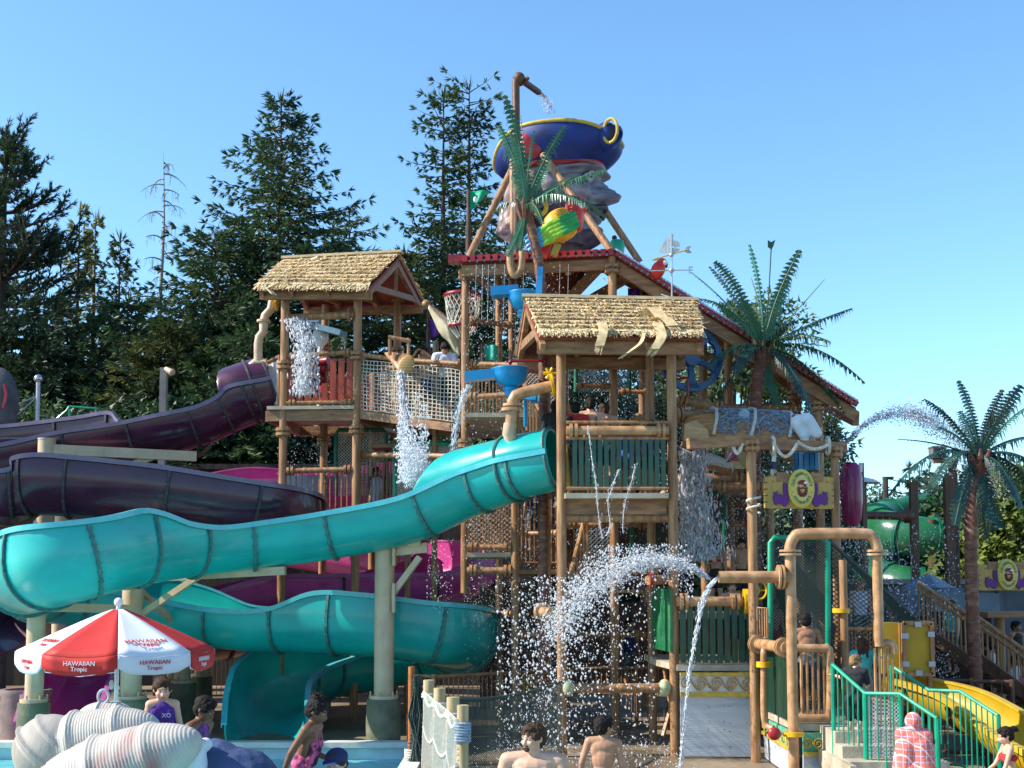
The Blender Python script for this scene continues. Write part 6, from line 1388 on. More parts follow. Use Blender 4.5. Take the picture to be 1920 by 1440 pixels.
for k in range(nP): a = rot0+k*2*math.pi/nP; b.tube([up(a, .1)+V((0, 0, -.02)), up(a, 1)+V((0, 0, -.015))], .006, 5); b.tube([(bx, Yu, zt-.38), up(a, .55)+V((0, 0, -.02))], .006, 5)
b.build('rib_frame', M_zinc, T)
MB().tube([P(212, 1250, Yu-.1), P(209, 1275, Yu-.1)], .006, 5).build('strap', M_redm, T); MB().ell(P(209, 1284, Yu-.1), (.025, .015, .05)).build('buckle', M_net, T)
# ---------------- giant shell ----------------
Ys = 10.3
M_shell = mat('shell_paint', (.66, .62, .60), (.58, .52, .52), .55, 2.5, bump=.3); M_shp = mat('shell_blush', (.34, .12, .11), (.44, .40, .35), .75, 2.2, (1.3, .5, .5), .3, lo=.54, hi=.72)
T = thing('giant_shell', 'giant ribbed white sea shell with pink blushes in the pool', 'shell', P(200, 1500, Ys))
def whorl(c, r, rot, ribs, name, tap=.5, m=M_shp, amp=.012, nu=220, nv=26, fn=None):
    b = MB(); vs = []; c = V(c)
    for i in range(nu+1):
        u = i/nu; x = (u-.5)*2; prof = max(0, 1-abs(x)**2.2)**.5*(1-tap*(x*.5+.5)); rb = amp*(1 if (i % 4) < 2 else -1)
        bump_ = 1+.10*math.exp(-((u-.45)/.03)**2)+.08*math.exp(-((u-.75)/.03)**2)
        for k in range(nv):
            a = 2*math.pi*k/nv; rr_ = (prof*bump_)*(1)+rb
            p = V((x*r[0], math.cos(a)*rr_*r[1], math.sin(a)*rr_*r[2])); vs.append(c+rot@p)
    fs = [(i*nv+k, i*nv+(k+1) % nv, (i+1)*nv+(k+1) % nv, (i+1)*nv+k) for i in range(nu) for k in range(nv)]
    b.add(vs, fs); return b.build(name, m, T, ang=80)
ry = lambda d, z=0: Matrix.Rotation(math.radians(z), 3, 'Z')@Matrix.Rotation(math.radians(d), 3, 'Y')
whorl(P(165, 1395, Ys+.1), (.62, .34, .30), ry(-14), 0, 'body_whorl', .15, amp=.007)
whorl(P(216, 1442, Ys-.2), (.76, .36, .33), ry(-20, -6), 0, 'body_whorl', .2, amp=.007)
whorl(P(100, 1410, Ys+.05), (.30, .30, .34), ry(-50), 0, 'body_whorl', .1)
whorl(P(198, 1345, Ys+.25), (.24, .22, .15), ry(-6), 0, 'spire', .2, nu=80)
rc = P(194, 1306, Ys+.2); b = MB(); b.tube([rc+V((math.cos(a)*.045, 0, math.sin(a)*.055)) for a in [k*math.pi/10 for k in range(21)]], .014, 8); b.tube([rc+V((0, 0, -.06)), rc+V((0, 0, -.13))], .012, 8); b.build('lifting_eye', M_zinc, T)
MB().box((P(200, 1500, Ys).x, Ys+.05, .1), (1.2, .5, 1.4)).build('core', M_shell, T)
# blue-grey rock with white end
T = thing('play_rock', 'rounded dark blue play rock with a white end beside the giant shell', 'play rock', P(440, 1500, 10.4))
b = MB(); b.ell(P(432, 1462, 10.4), (.42, .4, .27), fn=lambda d: 1+.06*noise.noise(d*3)); b.capsule(P(400, 1440, 10.4), P(505, 1490, 10.3), .25, .2); vox(b, 'rock', mat('blue_rock', (.06, .09, .19), (.025, .04, .10), .6, 4, bump=.9, fine=14), T, .02)
b = MB(); b.capsule(P(366, 1404, 10.15), P(368, 1470, 10.1), .085, .12); b.capsule(P(366, 1404, 10.15), P(385, 1396, 10.2), .07, .06); vox(b, 'white_end', mat('white_rock', (.66, .68, .70), (.5, .52, .55), .6, 5, bump=.6, fine=14), T, .015)
MB().box((P(440, 1500, 10.4).x, 10.5, .2), (.7, .4, 1.2)).build('core', MATS['blue_rock'], T)
T = thing('concrete_planter', 'weathered grey-pink concrete block left of the umbrella', 'planter', P(60, 1330, 22)); b = MB(); b.lathe((Xp(62, 22), 22, 0), [(0, 0), (.40, 0), (.42, .1), (.42, .72), (.45, .76), (.45, .84), (.36, .84), (.34, .7), (0, .7)], 24); b.build('body', mat('pinkish_concrete', (.26, .19, .18), (.17, .12, .12), .9, 4, bump=.4), T)
# ---------------- bamboo rope fence with net ----------------
Tn = thing('rope_fence', 'bamboo post fence with a pale net and thick rope beside the pool', 'fence', P(830, 1440, 14))
fp = [(806, 1275, 16.8), (826, 1290, 15.6), (851, 1307, 14.4), (869, 1322, 13.2)]
tops = []
for i, (px, py, Yy) in enumerate(fp):
    x = Xp(px, Yy); zt_ = Zp(py, Yy); r = .075 if i < 3 else .062; MB().tube([(x, Yy, 0), (x, Yy, zt_-.02), (x+.0, Yy, zt_)], r, 14).build('bamboo_post', M_bamb, Tn); tops.append(V((x, Yy, zt_)))
def drop(i, d): return tops[i]+V((-.06, -.05, -d))
b = MB()
for d in (.16, .62):
    pts = []
    for i in range(3):
        for t in range(8): u = t/8; pts.append(drop(i, d).lerp(drop(i+1, d), u)+V((0, 0, -.12*math.sin(math.pi*u))))
    pts.append(drop(3, d)); b.tube(pts, .022, 8)
b.build('rope', M_net, Tn)
for i in (0, 1, 2, 3):
    b = MB(); n_ = 7 if i == 3 else 2; p = tops[i]+V((0, 0, -.2)); rr_ = .075 if i == 3 else .085
    for k in range(n_): b.tube([p+V((math.cos(a)*rr_, math.sin(a)*rr_, -.03*k+.012*a/6.28)) for a in [j*.45 for j in range(15)]], .018, 6)
    if i == 3:
        b.build('rope_lashing', M_netg, Tn); b = MB()
        for k in range(2): b.tube([p+V((math.cos(a)*rr_, math.sin(a)*rr_, -.62-.03*k)) for a in [j*.45 for j in range(15)]], .018, 6)
    sep(b, 'rope_lashing', M_netg if i == 3 else M_net, Tn) if i < 3 else b.build('rope_lashing', M_netg, Tn)
b = MB()
for i in range(3): dnet(b, drop(i, .14), drop(i+1, .14), V((tops[i+1].x-.03, tops[i+1].y-.05, .05)), V((tops[i].x-.10, tops[i].y-.05, .05)), 20, .0035)
b.build('net', M_net, Tn, smooth=False)
T = thing('net_curtain', 'dark hanging net gathered on an orange pole at the corner of the pool', 'net', P(785, 1400, 18.8)); MB().tube([(Xp(774, 18.8), 18.8, 0), (Xp(774, 18.8), 18.8, Zp(1250, 18.8))], .05, 12).build('pole', mat('orange_wood', (.40, .13, .03), (.3, .09, .02), .5, 4), T)
b = MB()
for k in range(60): 
    r_ = random.Random(k); u = k/60; x0_ = Xp(778+u*10, 18.6); b.tube([(x0_, 18.6+.1*math.sin(k), Zp(1266, 18.6)), (x0_+.12*math.sin(u*8), 18.55+.1*math.sin(k*2), Zp(1340, 18.6)), (Xp(770+u*38, 18.5), 18.5+.1*math.sin(k), .05)], .008, 4, False)
for j in range(22):
    z_ = Zp(1275, 18.6)*(1-j/22)+.05; b.tube([(Xp(776+t*12+j*1.2*(t-.3), 18.55), 18.52+.06*math.sin(t*20+j), z_) for t in [i/12 for i in range(13)]], .006, 4, False)
b.build('net', M_netd, T, smooth=False); b = MB(); 
for k in range(4): b.tube([(Xp(774, 18.7), 18.7, .12+k*.035)]+[(Xp(774, 18.7)+.14*math.cos(a)+.06, 18.6+.1*math.sin(a), .12+k*.035) for a in [j*.6 for j in range(11)]], .02, 6)
b.build('rope_coil', M_net, T)
# low dark net between posts + brown metal fence behind
T = thing('drooping_net', 'dark drooping net with a rope top between the pool fence and the hut post', 'net', P(960, 1440, 16.8)); b = MB(); q = [P(812, 1300, 16.8), P(860, 1310, 16.9), P(930, 1308, 17.2), P(1000, 1296, 18), P(1053, 1278, 19.3)]; tp = [V(x) for x in crv([tuple(x) for x in q], 4)]; b.tube(tp, .022, 6); b.build('top_rope', M_netd, T)
b = MB()
for i in range(len(tp)-1): dnet(b, tp[i], tp[i+1], V((tp[i+1].x, tp[i+1].y, .03)), V((tp[i].x, tp[i].y, .03)), 5, .005)
b.build('net', M_netd, T, smooth=False)
def metalfence(label, pts, h, Y0, gap=.1, r=.009, m=M_beam, posts=True, top=.03, name='metal_fence'):
    T = thing(name, label, 'fence', pts[0]); 
    for i in range(len(pts)-1):
        A_, B_ = V(pts[i]), V(pts[i+1]); n = max(2, int((B_-A_).length/gap)); b = MB(); balus(b, A_, B_, h, n, r, .08); b.build('baluster_panel', m, T, smooth=False)
        MB().tube([A_+V((0, 0, h)), B_+V((0, 0, h))], top, 8).build('top_rail', m, T); MB().tube([A_+V((0, 0, .1)), B_+V((0, 0, .1))], top*.8, 8).build('bottom_rail', m, T)
    if posts:
        for p in pts: MB().tube([V(p), V(p)+V((0, 0, h+.04))], .04, 8).build('post', m, T)
    return T
metalfence('long brown metal fence behind the falling water at the foot of the tower', [(Xp(770, 21.6), 21.6, 0), (Xp(815, 21.2), 21.2, 0), (Xp(940, 22), 22, 0), (Xp(1060, 23), 23, 0), (Xp(1190, 23.5), 23.5, 0), (Xp(1262, 23.5), 23.5, 0)], 1.12, 22)
metalfence('brown metal fence at the back under the slides', [(Xp(330, 29), 29, 0), (Xp(480, 29), 29, 0), (Xp(640, 29), 29, 0), (Xp(780, 29), 29, 0)], 1.1, 29)
T = thing('yellow_guard', 'small bright yellow slotted panel behind the metal fence', 'panel', P(1000, 1300, 24.5)); b = MB(); slats(b, V((Xp(978, 24.5), 24.5, Zp(1298, 24.5))), V((Xp(1008, 24.5), 24.5, Zp(1298, 24.5))), .36, .06, .02, .04, 0); b.build('slat_panel', M_yel, T, smooth=False); b = MB(); b.beam((Xp(976, 24.5), 24.55, 0), (Xp(976, 24.5), 24.55, .9), .05, .05); b.build('frame', M_beam, T, smooth=False)
# ---------------- green stair with rails ----------------
T = thing('entry_stair', 'beige concrete steps with bright green railings going up to the boat deck', 'stairs', P(1640, 1440, 16))
M_step = mat('step_concrete', (.52, .45, .34), (.36, .30, .22), .7, 4, bump=.3)
xl, xr = Xp(1566, 16.2), Xp(1745, 16.2)
for k in range(5):
    z0 = .15*(k+1); yy = 15.1+.34*k; MB().box(((xl+xr)/2-.0, yy+.9, z0-.075), (xr-xl, 1.8, .148)).build('step', M_step, T, smooth=False)
MB().box((xl-.03, 16.3, .22), (.08, 1.6, .44)).build('side_wall', M_deckw, T, smooth=False)
def grail(pts, h, post_i, n, name='railing'):
    q = [P(*p) for p in pts]; MB().tube(q, .026, 8).build('handrail', M_gstl, T); b = MB(); L = [(q[i+1]-q[i]).length for i in range(len(q)-1)]; tot = sum(L)
    for k in range(1, n):
        s = tot*k/n; i = 0
        while s > L[i] and i < len(L)-1: s -= L[i]; i += 1
        p = q[i].lerp(q[i+1], s/L[i]); zb = max(0.03, p.z-h); b.tube([p, (p.x, p.y, zb)], .011, 6)
    b.build('baluster_panel', M_gstl, T)
    for i in post_i: p = q[i]; MB().tube([p, (p.x, p.y, max(0, p.z-h-.25))], .03, 8).build('post', M_gstl, T)
    lo = [V((p.x, p.y, max(.06, p.z-h+.02))) for p in q]; MB().tube(lo, .018, 6).build('bottom_rail', M_gstl, T)
grail([(1561, 1246, 16.6), (1622, 1300, 16.0), (1688, 1301, 15.6), (1757, 1347, 15.2)], 1.0, (0, 1, 2, 3), 16)
grail([(1672, 1249, 17.6), (1742, 1294, 17.0), (1800, 1296, 16.6), (1872, 1342, 16.0)], 1.0, (0, 3), 19)
b = MB(); dnet(b, P(1624, 1302, 16.0), P(1688, 1302, 15.7), P(1688, 1420, 15.7), P(1624, 1420, 16.0), 9, .006); b.build('mesh_infill', M_zinc, T, smooth=False)
# yellow box
T = thing('yellow_playbox', 'bright yellow square box panel with notched frame above the yellow slide', 'play panel', P(1695, 1290, 18.8)); 
b = MB(); x0_, x1_, z0_, z1_ = Xp(1686, 18.8), Xp(1738, 18.8), Zp(1264, 18.8), Zp(1168, 18.8); b.box(((x0_+x1_)/2, 18.85, (z0_+z1_)/2), (x1_-x0_, .1, z1_-z0_)); b.box((Xp(1664, 18.9), 19.15, (z0_+z1_)/2), (.30, .5, z1_-z0_)); b.build('panel', M_yel, T, smooth=False)
b = MB(); e = .035
for (a_, c_) in (((x0_, z0_), (x1_, z0_)), ((x0_, z1_), (x1_, z1_)), ((x0_, z0_), (x0_, z1_)), ((x1_, z0_), (x1_, z1_))): b.beam((a_[0], 18.77, a_[1]), (c_[0], 18.77, c_[1]), .06, .06)
b.build('frame', M_post, T, smooth=False)
b = MB()
for fx, fz in ((.5, .97), (.5, .03), (.04, .75), (.04, .2), (.96, .78), (.96, .2)): b.box((x0_+(x1_-x0_)*fx, 18.755, z0_+(z1_-z0_)*fz), (.1, .05, .08))
sep(b, 'clip', M_zinc, T, False); b = MB(); 
for x_ in (x0_, x1_): b.beam((x_, 18.9, 0), (x_, 18.9, z1_), .07, .07)
b.build('post', M_post, T, smooth=False)
# mesh cage behind
metalfence('tan mesh guard between the net and the yellow box', [(Xp(1575, 19.0), 19.0, .76), (Xp(1662, 19.2), 19.2, .76)], 1.25, 19, .05, .006, M_post)

T = thing('ring_post', 'short tan post with a yellow ring beside the sloping net', 'post', P(1577, 1300, 18.6)); MB().tube([(Xp(1577, 18.6), 18.6, .7), (Xp(1577, 18.6), 18.6, Zp(1050, 18.6))], .06, 10).build('post', M_post, T); MB().tube([P(1577, 1141, 18.6), P(1577, 1149, 18.6)], .13, 16).build('yellow_ring', M_yring, T)
# ---------------- brown staircase at right ----------------
T = thing('brown_staircase', 'long brown staircase with double handrails descending to the right edge', 'stairs', P(1820, 1250, 21))
def srail(a, c, h, n, dbl=.12):
    a, c = P(*a), P(*c); MB().tube([a, c], .035, 8).build('handrail', M_post, T); MB().tube([a+V((0, 0, -dbl)), c+V((0, 0, -dbl))], .03, 8).build('handrail', M_post, T); b = MB()
    for k in range(n+1): p = a.lerp(c, k/n); b.tube([p, p-V((0, 0, h))], .014, 6)
    b.build('baluster_panel', M_post, T); MB().beam(a-V((0, 0, h)), c-V((0, 0, h)), .06, .2).build('stringer', M_brown, T, smooth=False)
srail((1722, 1094, 21.6), (1817, 1154, 20.8), .78, 12); srail((1832, 1156, 20.7), (1990, 1268, 19.6), .7, 16); srail((1722, 1092, 22.9), (1990, 1262, 21), .78, 26)
b = MB()
for k in range(16): p = P(1722, 1180, 22.2).lerp(P(1990, 1350, 20.3), k/15); b.box(p, (.34, 1.2, .05))
b.build('tread', M_brown, T, smooth=False)
metalfence('thin grey fence standing in front of the brown staircase', [(Xp(1742, 19.4), 19.4, 0), (Xp(1810, 19.2), 19.2, 0), (Xp(1885, 19), 19, 0)], 1.2, 19, .13, .008, M_brown)
vv_ = thing('table_shelter', 'wooden table-top shelter at the right edge behind the staircase', 'shelter', P(1880, 1250, 22.5)); MB().box(P(1890, 1152, 22.8), (1.1, .9, .1)).build('top', M_beam, vv_, smooth=False)
for px in (1866, 1930): x = Xp(px, 22.8); MB().tube([(x, 22.8, 0), (x, 22.8, Zp(1152, 22.8))], .09, 10).build('post', M_post, vv_)
# right water frame: posts + pipe with rain curtain
T = thing('rain_arch', 'brown pipe frame on tall wooden posts spilling thin water streams', 'water frame', P(1712, 1100, 26)); 
for px, yt, r_ in ((1712, 905, .09), (1778, 892, .11)): x = Xp(px, 26); MB().box((x, 26, Zp(yt, 26)/2), (r_*1.7, r_*1.7, Zp(yt, 26))).build('post', M_brown, T, smooth=False)
MB().tube([P(1620, 966, 25.5), P(1712, 968, 25.9)], .085, 12).build('pipe', M_brown, T); MB().ell(P(1700, 967, 25.9), .16).build('joint_box', M_brown, T)
T = thing('floodlight', 'square flood light on top of the tall wooden post at the right', 'lamp', P(1790, 1100, 27)); x = Xp(1787, 27); MB().tube([(x, 27, 0), (x, 27, Zp(864, 27))], .1, 10).build('pole', M_bark, T); MB().beam(P(1750, 865, 27), P(1795, 864, 27), .1, .09).build('crossarm', M_beam, T, smooth=False)
b = MB(); b.box(P(1758, 850, 27), (.3, .3, .24)); b.box(P(1758, 839, 27), (.34, .34, .03)); 
for dx in (-6, 6): b.tube([P(1758+dx, 860, 27), P(1758+dx, 866, 27)], .02, 5)
b.build('lamp_housing', mat('grey_housing', (.16, .15, .15), None, .6), T, smooth=False); MB().box((P(1758, 850, 27).x, 26.84, P(1758, 850, 27).z), (.24, .02, .17)).build('lamp_glass', M_dark, T, smooth=False)
T = thing('parasol', 'round white shade on a slim pole beside the magenta bucket', 'shade', P(1620, 1000, 24)); MB().lathe(P(1620, 902, 24), [(.32, -.04), (.2, .03), (0, .08)], 20).build('shade', M_white, T); MB().tube([(Xp(1620, 24), 24, 0), P(1620, 902, 24)], .05, 8).build('pole', M_brown, T)
T = thing('utility_pole', 'distant wooden utility pole with a crossarm and wires', 'utility pole', P(1660, 1000, 55)); x = Xp(1660, 55); MB().tube([(x, 55, 0), (x, 55, Zp(894, 55))], .13, 8).build('pole', M_bark, T); MB().beam(P(1655, 897, 55), P(1675, 896, 55), .12, .12).build('crossarm', M_bark, T, smooth=False); b = MB()
for dz in (0, -.5): b.tube([P(1661, 897, 55)+V((0, 0, dz)), P(1700, 906, 56)+V((0, 0, dz)), P(1760, 906, 57)+V((0, 0, dz))], .02, 4)
b.build('wire', M_dark, T)
for i, (px, Yy, w_, h_, m, lab) in enumerate([(1735, 24.5, 1.1, .55, M_white, 'pale blue-white deck box with a pointed lid by the tall posts'), (1790, 24.0, 1.3, .35, M_white, 'low white lounger-like cover right of the pointed box')]):
    T = thing('deck_box', lab, 'box', (Xp(px, Yy), Yy, 0), 'pale boxes behind the staircase'); z_ = Zp(1100, Yy)-.3; MB().box((Xp(px, Yy), Yy, z_), (w_, .8, h_)).build('body', mat('bluewhite', (.16, .21, .27), (.11, .15, .2), .5, 3), T, smooth=False)
    if i == 0: MB().lathe((Xp(px, Yy), Yy, z_+.28), [(.55, 0), (0, .3)], 4).build('lid', MATS['bluewhite'], T, smooth=False)
    MB().box((Xp(px, Yy), Yy, (z_-h_/2)/2), (w_*.8, .6, z_-h_/2)).build('plinth', M_concd, T, smooth=False)
# ---------------- left side lamps ----------------
T = thing('globe_lamp', 'grey pole lamp with a mirrored globe left of the slides', 'lamp', P(72, 790, 31)); MB().tube([(Xp(72, 31), 31, 0), P(72, 714, 31)], .055, 10).build('pole', M_zinc, T); MB().ell(P(72, 710, 31), .11).build('globe', mat('mirror_globe', (.5, .5, .55), None, .1, metal=.8), T); MB().tube([P(64, 712, 31), P(80, 712, 31)], .03, 8).build('collar', M_zinc, T); b = MB(); b.tube([P(30, 780, 31), P(72, 742, 31)], .02, 6); b.tube([P(30, 760, 31.4), P(72, 742, 31)], .02, 6); b.build('stay', M_zinc, T)
T = thing('floodlight', 'square grey post with a flood light in front of the firs at left', 'lamp', P(303, 790, 33)); x = Xp(303, 31.5); MB().box((x, 31.5, Zp(690, 31.5)/2), (.17, .17, Zp(690, 31.5))).build('pole', mat('grey_post', (.22, .21, .20), (.14, .13, .12), .8, 4), T, smooth=False); MB().capsule(P(312, 692, 31.3), P(322, 698, 31.2), .06, .09).build('lamp_head', M_palep, T)
T = thing('rock_sign', 'dark rounded rock wall with red markings at the left edge', 'wall', P(-10, 790, 31)); b = MB(); b.ell(P(-8, 760, 31), (.6, .3, 1.0)); b.tube([P(-8, 800, 31), (Xp(-8, 31), 31, 0)], .4, 12); b.build('body', mat('slate', (.09, .09, .10), (.05, .05, .06), .8, 5, bump=.5), T); MB().tube([P(8, 720, 30.7), P(12, 740, 30.65), P(6, 765, 30.65)], .04, 6).build('red_mark', M_redm, T)
T = thing('green_guardrail', 'thin teal guard rail behind the purple slide at left', 'railing', P(140, 790, 31.5)); b = MB(); b.tube([P(130, 762, 31.5), P(180, 766, 31.5), P(180, 795, 31.5)], .03, 6); b.tube([P(95, 795, 31.5), P(125, 770, 31.5), P(130, 762, 31.5)], .03, 6); b.build('rail', M_gstl, T)
b = MB()
for px in (130, 180): b.tube([P(px, 764, 31.5), (Xp(px, 31.5), 31.5, 0)], .03, 6)
b.build('post', M_gstl, T)
# ================= PEOPLE =================
def skinm(n, c): return mat('skin_'+n, c, tuple(x*.82 for x in c), .5, 6, spec=.35)
SK = {'fair': skinm('fair', (.62, .36, .25)), 'tan': skinm('tan', (.46, .24, .14)), 'brown': skinm('brown', (.20, .09, .05)), 'mid': skinm('mid', (.34, .165, .09))}
HR = {'black': mat('hair_black', (.018, .013, .011), (.008, .006, .005), .72, 14, bump=.5, fine=60, spec=.2), 'brown': mat('hair_brown', (.075, .036, .02), (.03, .015, .009), .72, 14, bump=.5, fine=60, spec=.2), 'blond': mat('hair_blond', (.30, .18, .08), (.16, .09, .04), .72, 14, bump=.5, fine=60, spec=.2)}
def cloth(n, c, c2=None, **k): return mat('cloth_'+n, c, c2, .85, k.pop('scale', 8), bump=.25, fine=30, **k)
def person(label, px, ytop, Y, H, yaw, skin='tan', hair='brown', hs='short', zf=None, lean=0, hy=0, hp=0, roll=0, am=None, ap=None, lm=None, lp=None, wear=(), fat=1., child=1., vs=.013, group=None, x=None, fing=True, sit=None, side=0):
    """yaw 0 faces the camera (-y); am/ap: (elbow, wrist) of the -x / +x arm, lm/lp: (knee, ankle), in body heights"""
    if x is None: x = Xp(px, Y, ytop)
    if zf is None: zf = Zp(ytop, Y)-H
    T = thing('person', label, 'person', (x, Y, zf), group)
    RZ = Matrix.Rotation(math.radians(yaw), 3, 'Z'); RL = Matrix.Rotation(math.radians(lean), 3, 'X')@Matrix.Rotation(math.radians(side), 3, 'Y'); hip = V((0, 0, .52))
    def W(p, up=True):
        p = V(p)
        if up: p = hip+RL@(p-hip)
        return V((x, Y, zf))+RZ@(p*H)
    f = fat; k = child; parts = []       # (tag, kind, data)
    hb = .935-(k-1)*.06; nb = hb-.062*k; sh = nb-.035       # head centre, neck base, shoulder height
    def cp(t, a, b_, ra, rb, up=True): parts.append((t, 'c', W(a, up), W(b_, up), ra*H, rb*H))
    def el(t, c, r, up=True, R_=None): parts.append((t, 'e', W(c, up), V(r)*H, (RZ@RL if up else RZ) if R_ is None else R_))
    el('hips', (0, .004, .535), (.085*f, .062*f, .065)); el('waist', (0, 0, .61), (.072*f, .052*f, .075)); el('chest', (0, .0, .70), (.088*f, .058*f, .10)); el('chest', (0, .004, sh-.035), (.098*f, .052*f, .055))
    sx = .108*f
    for s in (-1, 1):
        cp('shoulder', (s*.03, .004, sh+.005), (s*sx*.95, .0, sh-.008), .033, .036)
        el('chest', (s*.042*f, -.036*f, sh-.075), (.042*f, .020*f, .036)) if k < 1.05 else None
        el('chest', (s*.05*f, .022*f, sh-.07), (.04*f, .022, .055)); el('hips', (s*.042, .035, .50), (.048*f, .042, .05))
    cp('neck', (0, .006, nb-.03), (0, -.002, hb-.03), .034*f**.5, .030)
    dA = {-1: ((-.125*f, .005, .65), (-.135*f, -.03, .52)), 1: ((.125*f, .005, .65), (.135*f, -.03, .52))}
    arms = {-1: am or dA[-1], 1: ap or dA[1]}
    for s in (-1, 1):
        e, w_ = arms[s]; S_ = (s*sx, 0, sh-.008); cp('uarm', S_, e, .030*f**.6, .023); cp('farm', e, w_, .0235, .0155)
        E, Wr = W(e), W(w_); d = (Wr-E).normalized(); hlen = .062*H
        u = d.cross(RZ@V((0, 0, 1)) if abs(d.z) < .9 else RZ@V((0, 1, 0))).normalized(); n_ = d.cross(u)
        pc = Wr+d*hlen*.45
        parts.append(('hand', 'e', pc, V((.020, .010, .030))*H, Matrix((u, n_, d)).transposed()))
        if fing:
            for q in range(4):
                o_ = (q-1.5)*.0098*H; L = (.034, .040, .037, .029)[q]*H; p0 = Wr+d*hlen*.75+u*o_; p1 = p0+d*L*.55+n_*.006*H; p2 = p1+d*L*.4+n_*.016*H
                parts.append(('hand', 'c', p0, p1, .0062*H, .0056*H)); parts.append(('hand', 'c', p1, p2, .0056*H, .0045*H))
            t0 = Wr+d*hlen*.25+u*s*.014*H; parts.append(('hand', 'c', t0, t0+(d*.6+u*s*.8).normalized()*.03*H, .0075*H, .0055*H))
    dL = {-1: ((-.052, -.004, .285), (-.055, .012, .05)), 1: ((.052, -.004, .285), (.055, .012, .05))}; legs = {-1: lm or dL[-1], 1: lp or dL[1]}
    for s in (-1, 1):
        kn, an = legs[s]; cp('thigh', W0(s), kn, .052*f**.7, .034, False); cp('calf', kn, an, .034, .02, False)
        km = V(kn).lerp(V(an), .3)+V((0, .012, 0)); el('calf', km, (.03, .032, .06), False)
        cp('foot', (an[0], an[1], an[2]-.022), (an[0]*1.05, an[1]-.075, an[2]-.034), .020, .016, False)
    # head
    RH = RZ@RL@Matrix.Rotation(math.radians(hy), 3, 'Z')@Matrix.Rotation(math.radians(hp), 3, 'X')@Matrix.Rotation(math.radians(roll), 3, 'Y'); HC = W((0, -.004, hb)); g = .068*k*H
    if hp > 10: HC = HC+RZ@RL@V((0, -.02*H, -.006*H))
    def HP(a, b_, c): return HC+RH@(V((a, b_, c))*g)
    def hel(c, r, t='head'): parts.append((t, 'e', HP(*c), V(r)*g, RH))
    def hcp(a, b_, ra, rb): parts.append(('head', 'c', HP(*a), HP(*b_), ra*g, rb*g))
    hel((0, .10, .18), (.74, .88, .80)); hel((0, -.28, -.32), (.60, .56, .62)); hel((0, -.46, -.72), (.30, .26, .22)); hel((0, .0, -.35), (.62, .6, .5))
    hcp((0, -.80, .02), (0, -.96, -.30), .09, .135); hel((0, -.90, -.32), (.17, .12, .10))
    for s in (-1, 1):
        hel((s*.76, .02, -.08), (.07, .16, .22)); hel((s*.34, -.62, -.24), (.22, .20, .2)); hcp((s*.12, -.78, .16), (s*.42, -.66, .14), .09, .07)
    hcp((-.16, -.80, -.52), (.16, -.80, -.52), .075, .075)
    b = MB()
    for p in parts:
        if p[1] == 'c': b.capsule(p[2], p[3], p[4], p[5])
        else: b.ell(p[2], p[3], p[4], 14, 10)
    vox(b, 'body', SK[skin], T, vs, smooth=2)
    if abs(yaw+hy) < 125 and vs < .02:
        for s in (-1, 1):
            e_ = MB().ell(HP(s*.27, -.74, .02), V((.115, .06, .055))*g, RH, 10, 6).build('eye', mat('eye_white2', (.6, .58, .55), None, .3), T); MB().ell(HP(s*.27, -.80, .02), V((.055, .03, .055))*g, RH, 8, 6).build('pupil', M_dark, e_)
            MB().capsule(HP(s*.12, -.84, .20), HP(s*.44, -.70, .21), .035*g, .022*g, 6).build('eyebrow', HR[hair], T)
        MB().capsule(HP(-.17, -.87, -.53), HP(.17, -.87, -.53), .035*g, .035*g, 8).build('mouth', mat('lips', (.38, .11, .09), None, .5), T)
    # hair
    b = MB()
    if hs != 'hood':
        b.ell(HP(0, .16, .28), V((.80, .90, .80))*g, RH, 16, 12); b.ell(HP(0, .35, -.12), V((.74, .62, .66))*g, RH, 14, 10)
        if hs in ('short', 'pony', 'bun', 'long', 'braid', 'toddler'): b.ell(HP(0, -.30, .72), V((.56, .48, .26))*g, RH, 12, 8)
        for s in (-1, 1): b.ell(HP(s*.62, -.12, .22), V((.18, .40, .36))*g, RH, 10, 8)
        if hs == 'bun': b.ell(HP(0, .35, 1.05), V((.5, .5, .42))*g, RH); [b.capsule(HP(.3*math.cos(q), .35+.3*math.sin(q), 1.2), HP(.7*math.cos(q), .35+.7*math.sin(q), 1.45), .09*g, .03*g, 6) for q in range(0, 7)]
        if hs == 'pony': b.capsule(HP(0, 1.0, .1), HP(.1, 1.35, -.6), .26*g, .12*g); b.capsule(HP(.1, 1.35, -.6), HP(.1, 1.25, -1.5), .14*g, .06*g)
        if hs == 'toddler': b.ell(HP(0, 1.15, .55), V((.36, .4, .34))*g, RH); b.capsule(HP(0, 1.3, .5), HP(0, 1.6, .15), .2*g, .08*g)
        if hs == 'long':
            for s in (-1, 0, 1): b.capsule(HP(s*.5, .45, -.1), HP(s*.55, .75, -1.9), .38*g, .18*g)
        if hs == 'braid': b.capsule(HP(0, .9, -.3), HP(.05, 1.05, -1.0), .22*g, .18*g); b.capsule(HP(.05, 1.05, -1.0), HP(.1, 1.0, -2.0), .16*g, .1*g)
        if hs == 'messy':
            r_ = random.Random(2)
            for q in range(24): a_ = r_.uniform(0, 6.28); z_ = r_.uniform(-.7, .8); p = (.8*math.cos(a_)*(1-abs(z_)*.3), .15+.85*abs(math.sin(a_)), z_); b.capsule(HP(*p), HP(p[0]*1.15, p[1]*1.1, p[2]-.35), .14*g, .03*g, 6)
            b.ell(HP(0, -.30, .74), V((.58, .5, .26))*g, RH, 12, 8)
        ho = vox(b, 'hair', HR[hair], T, vs*.9, smooth=1)
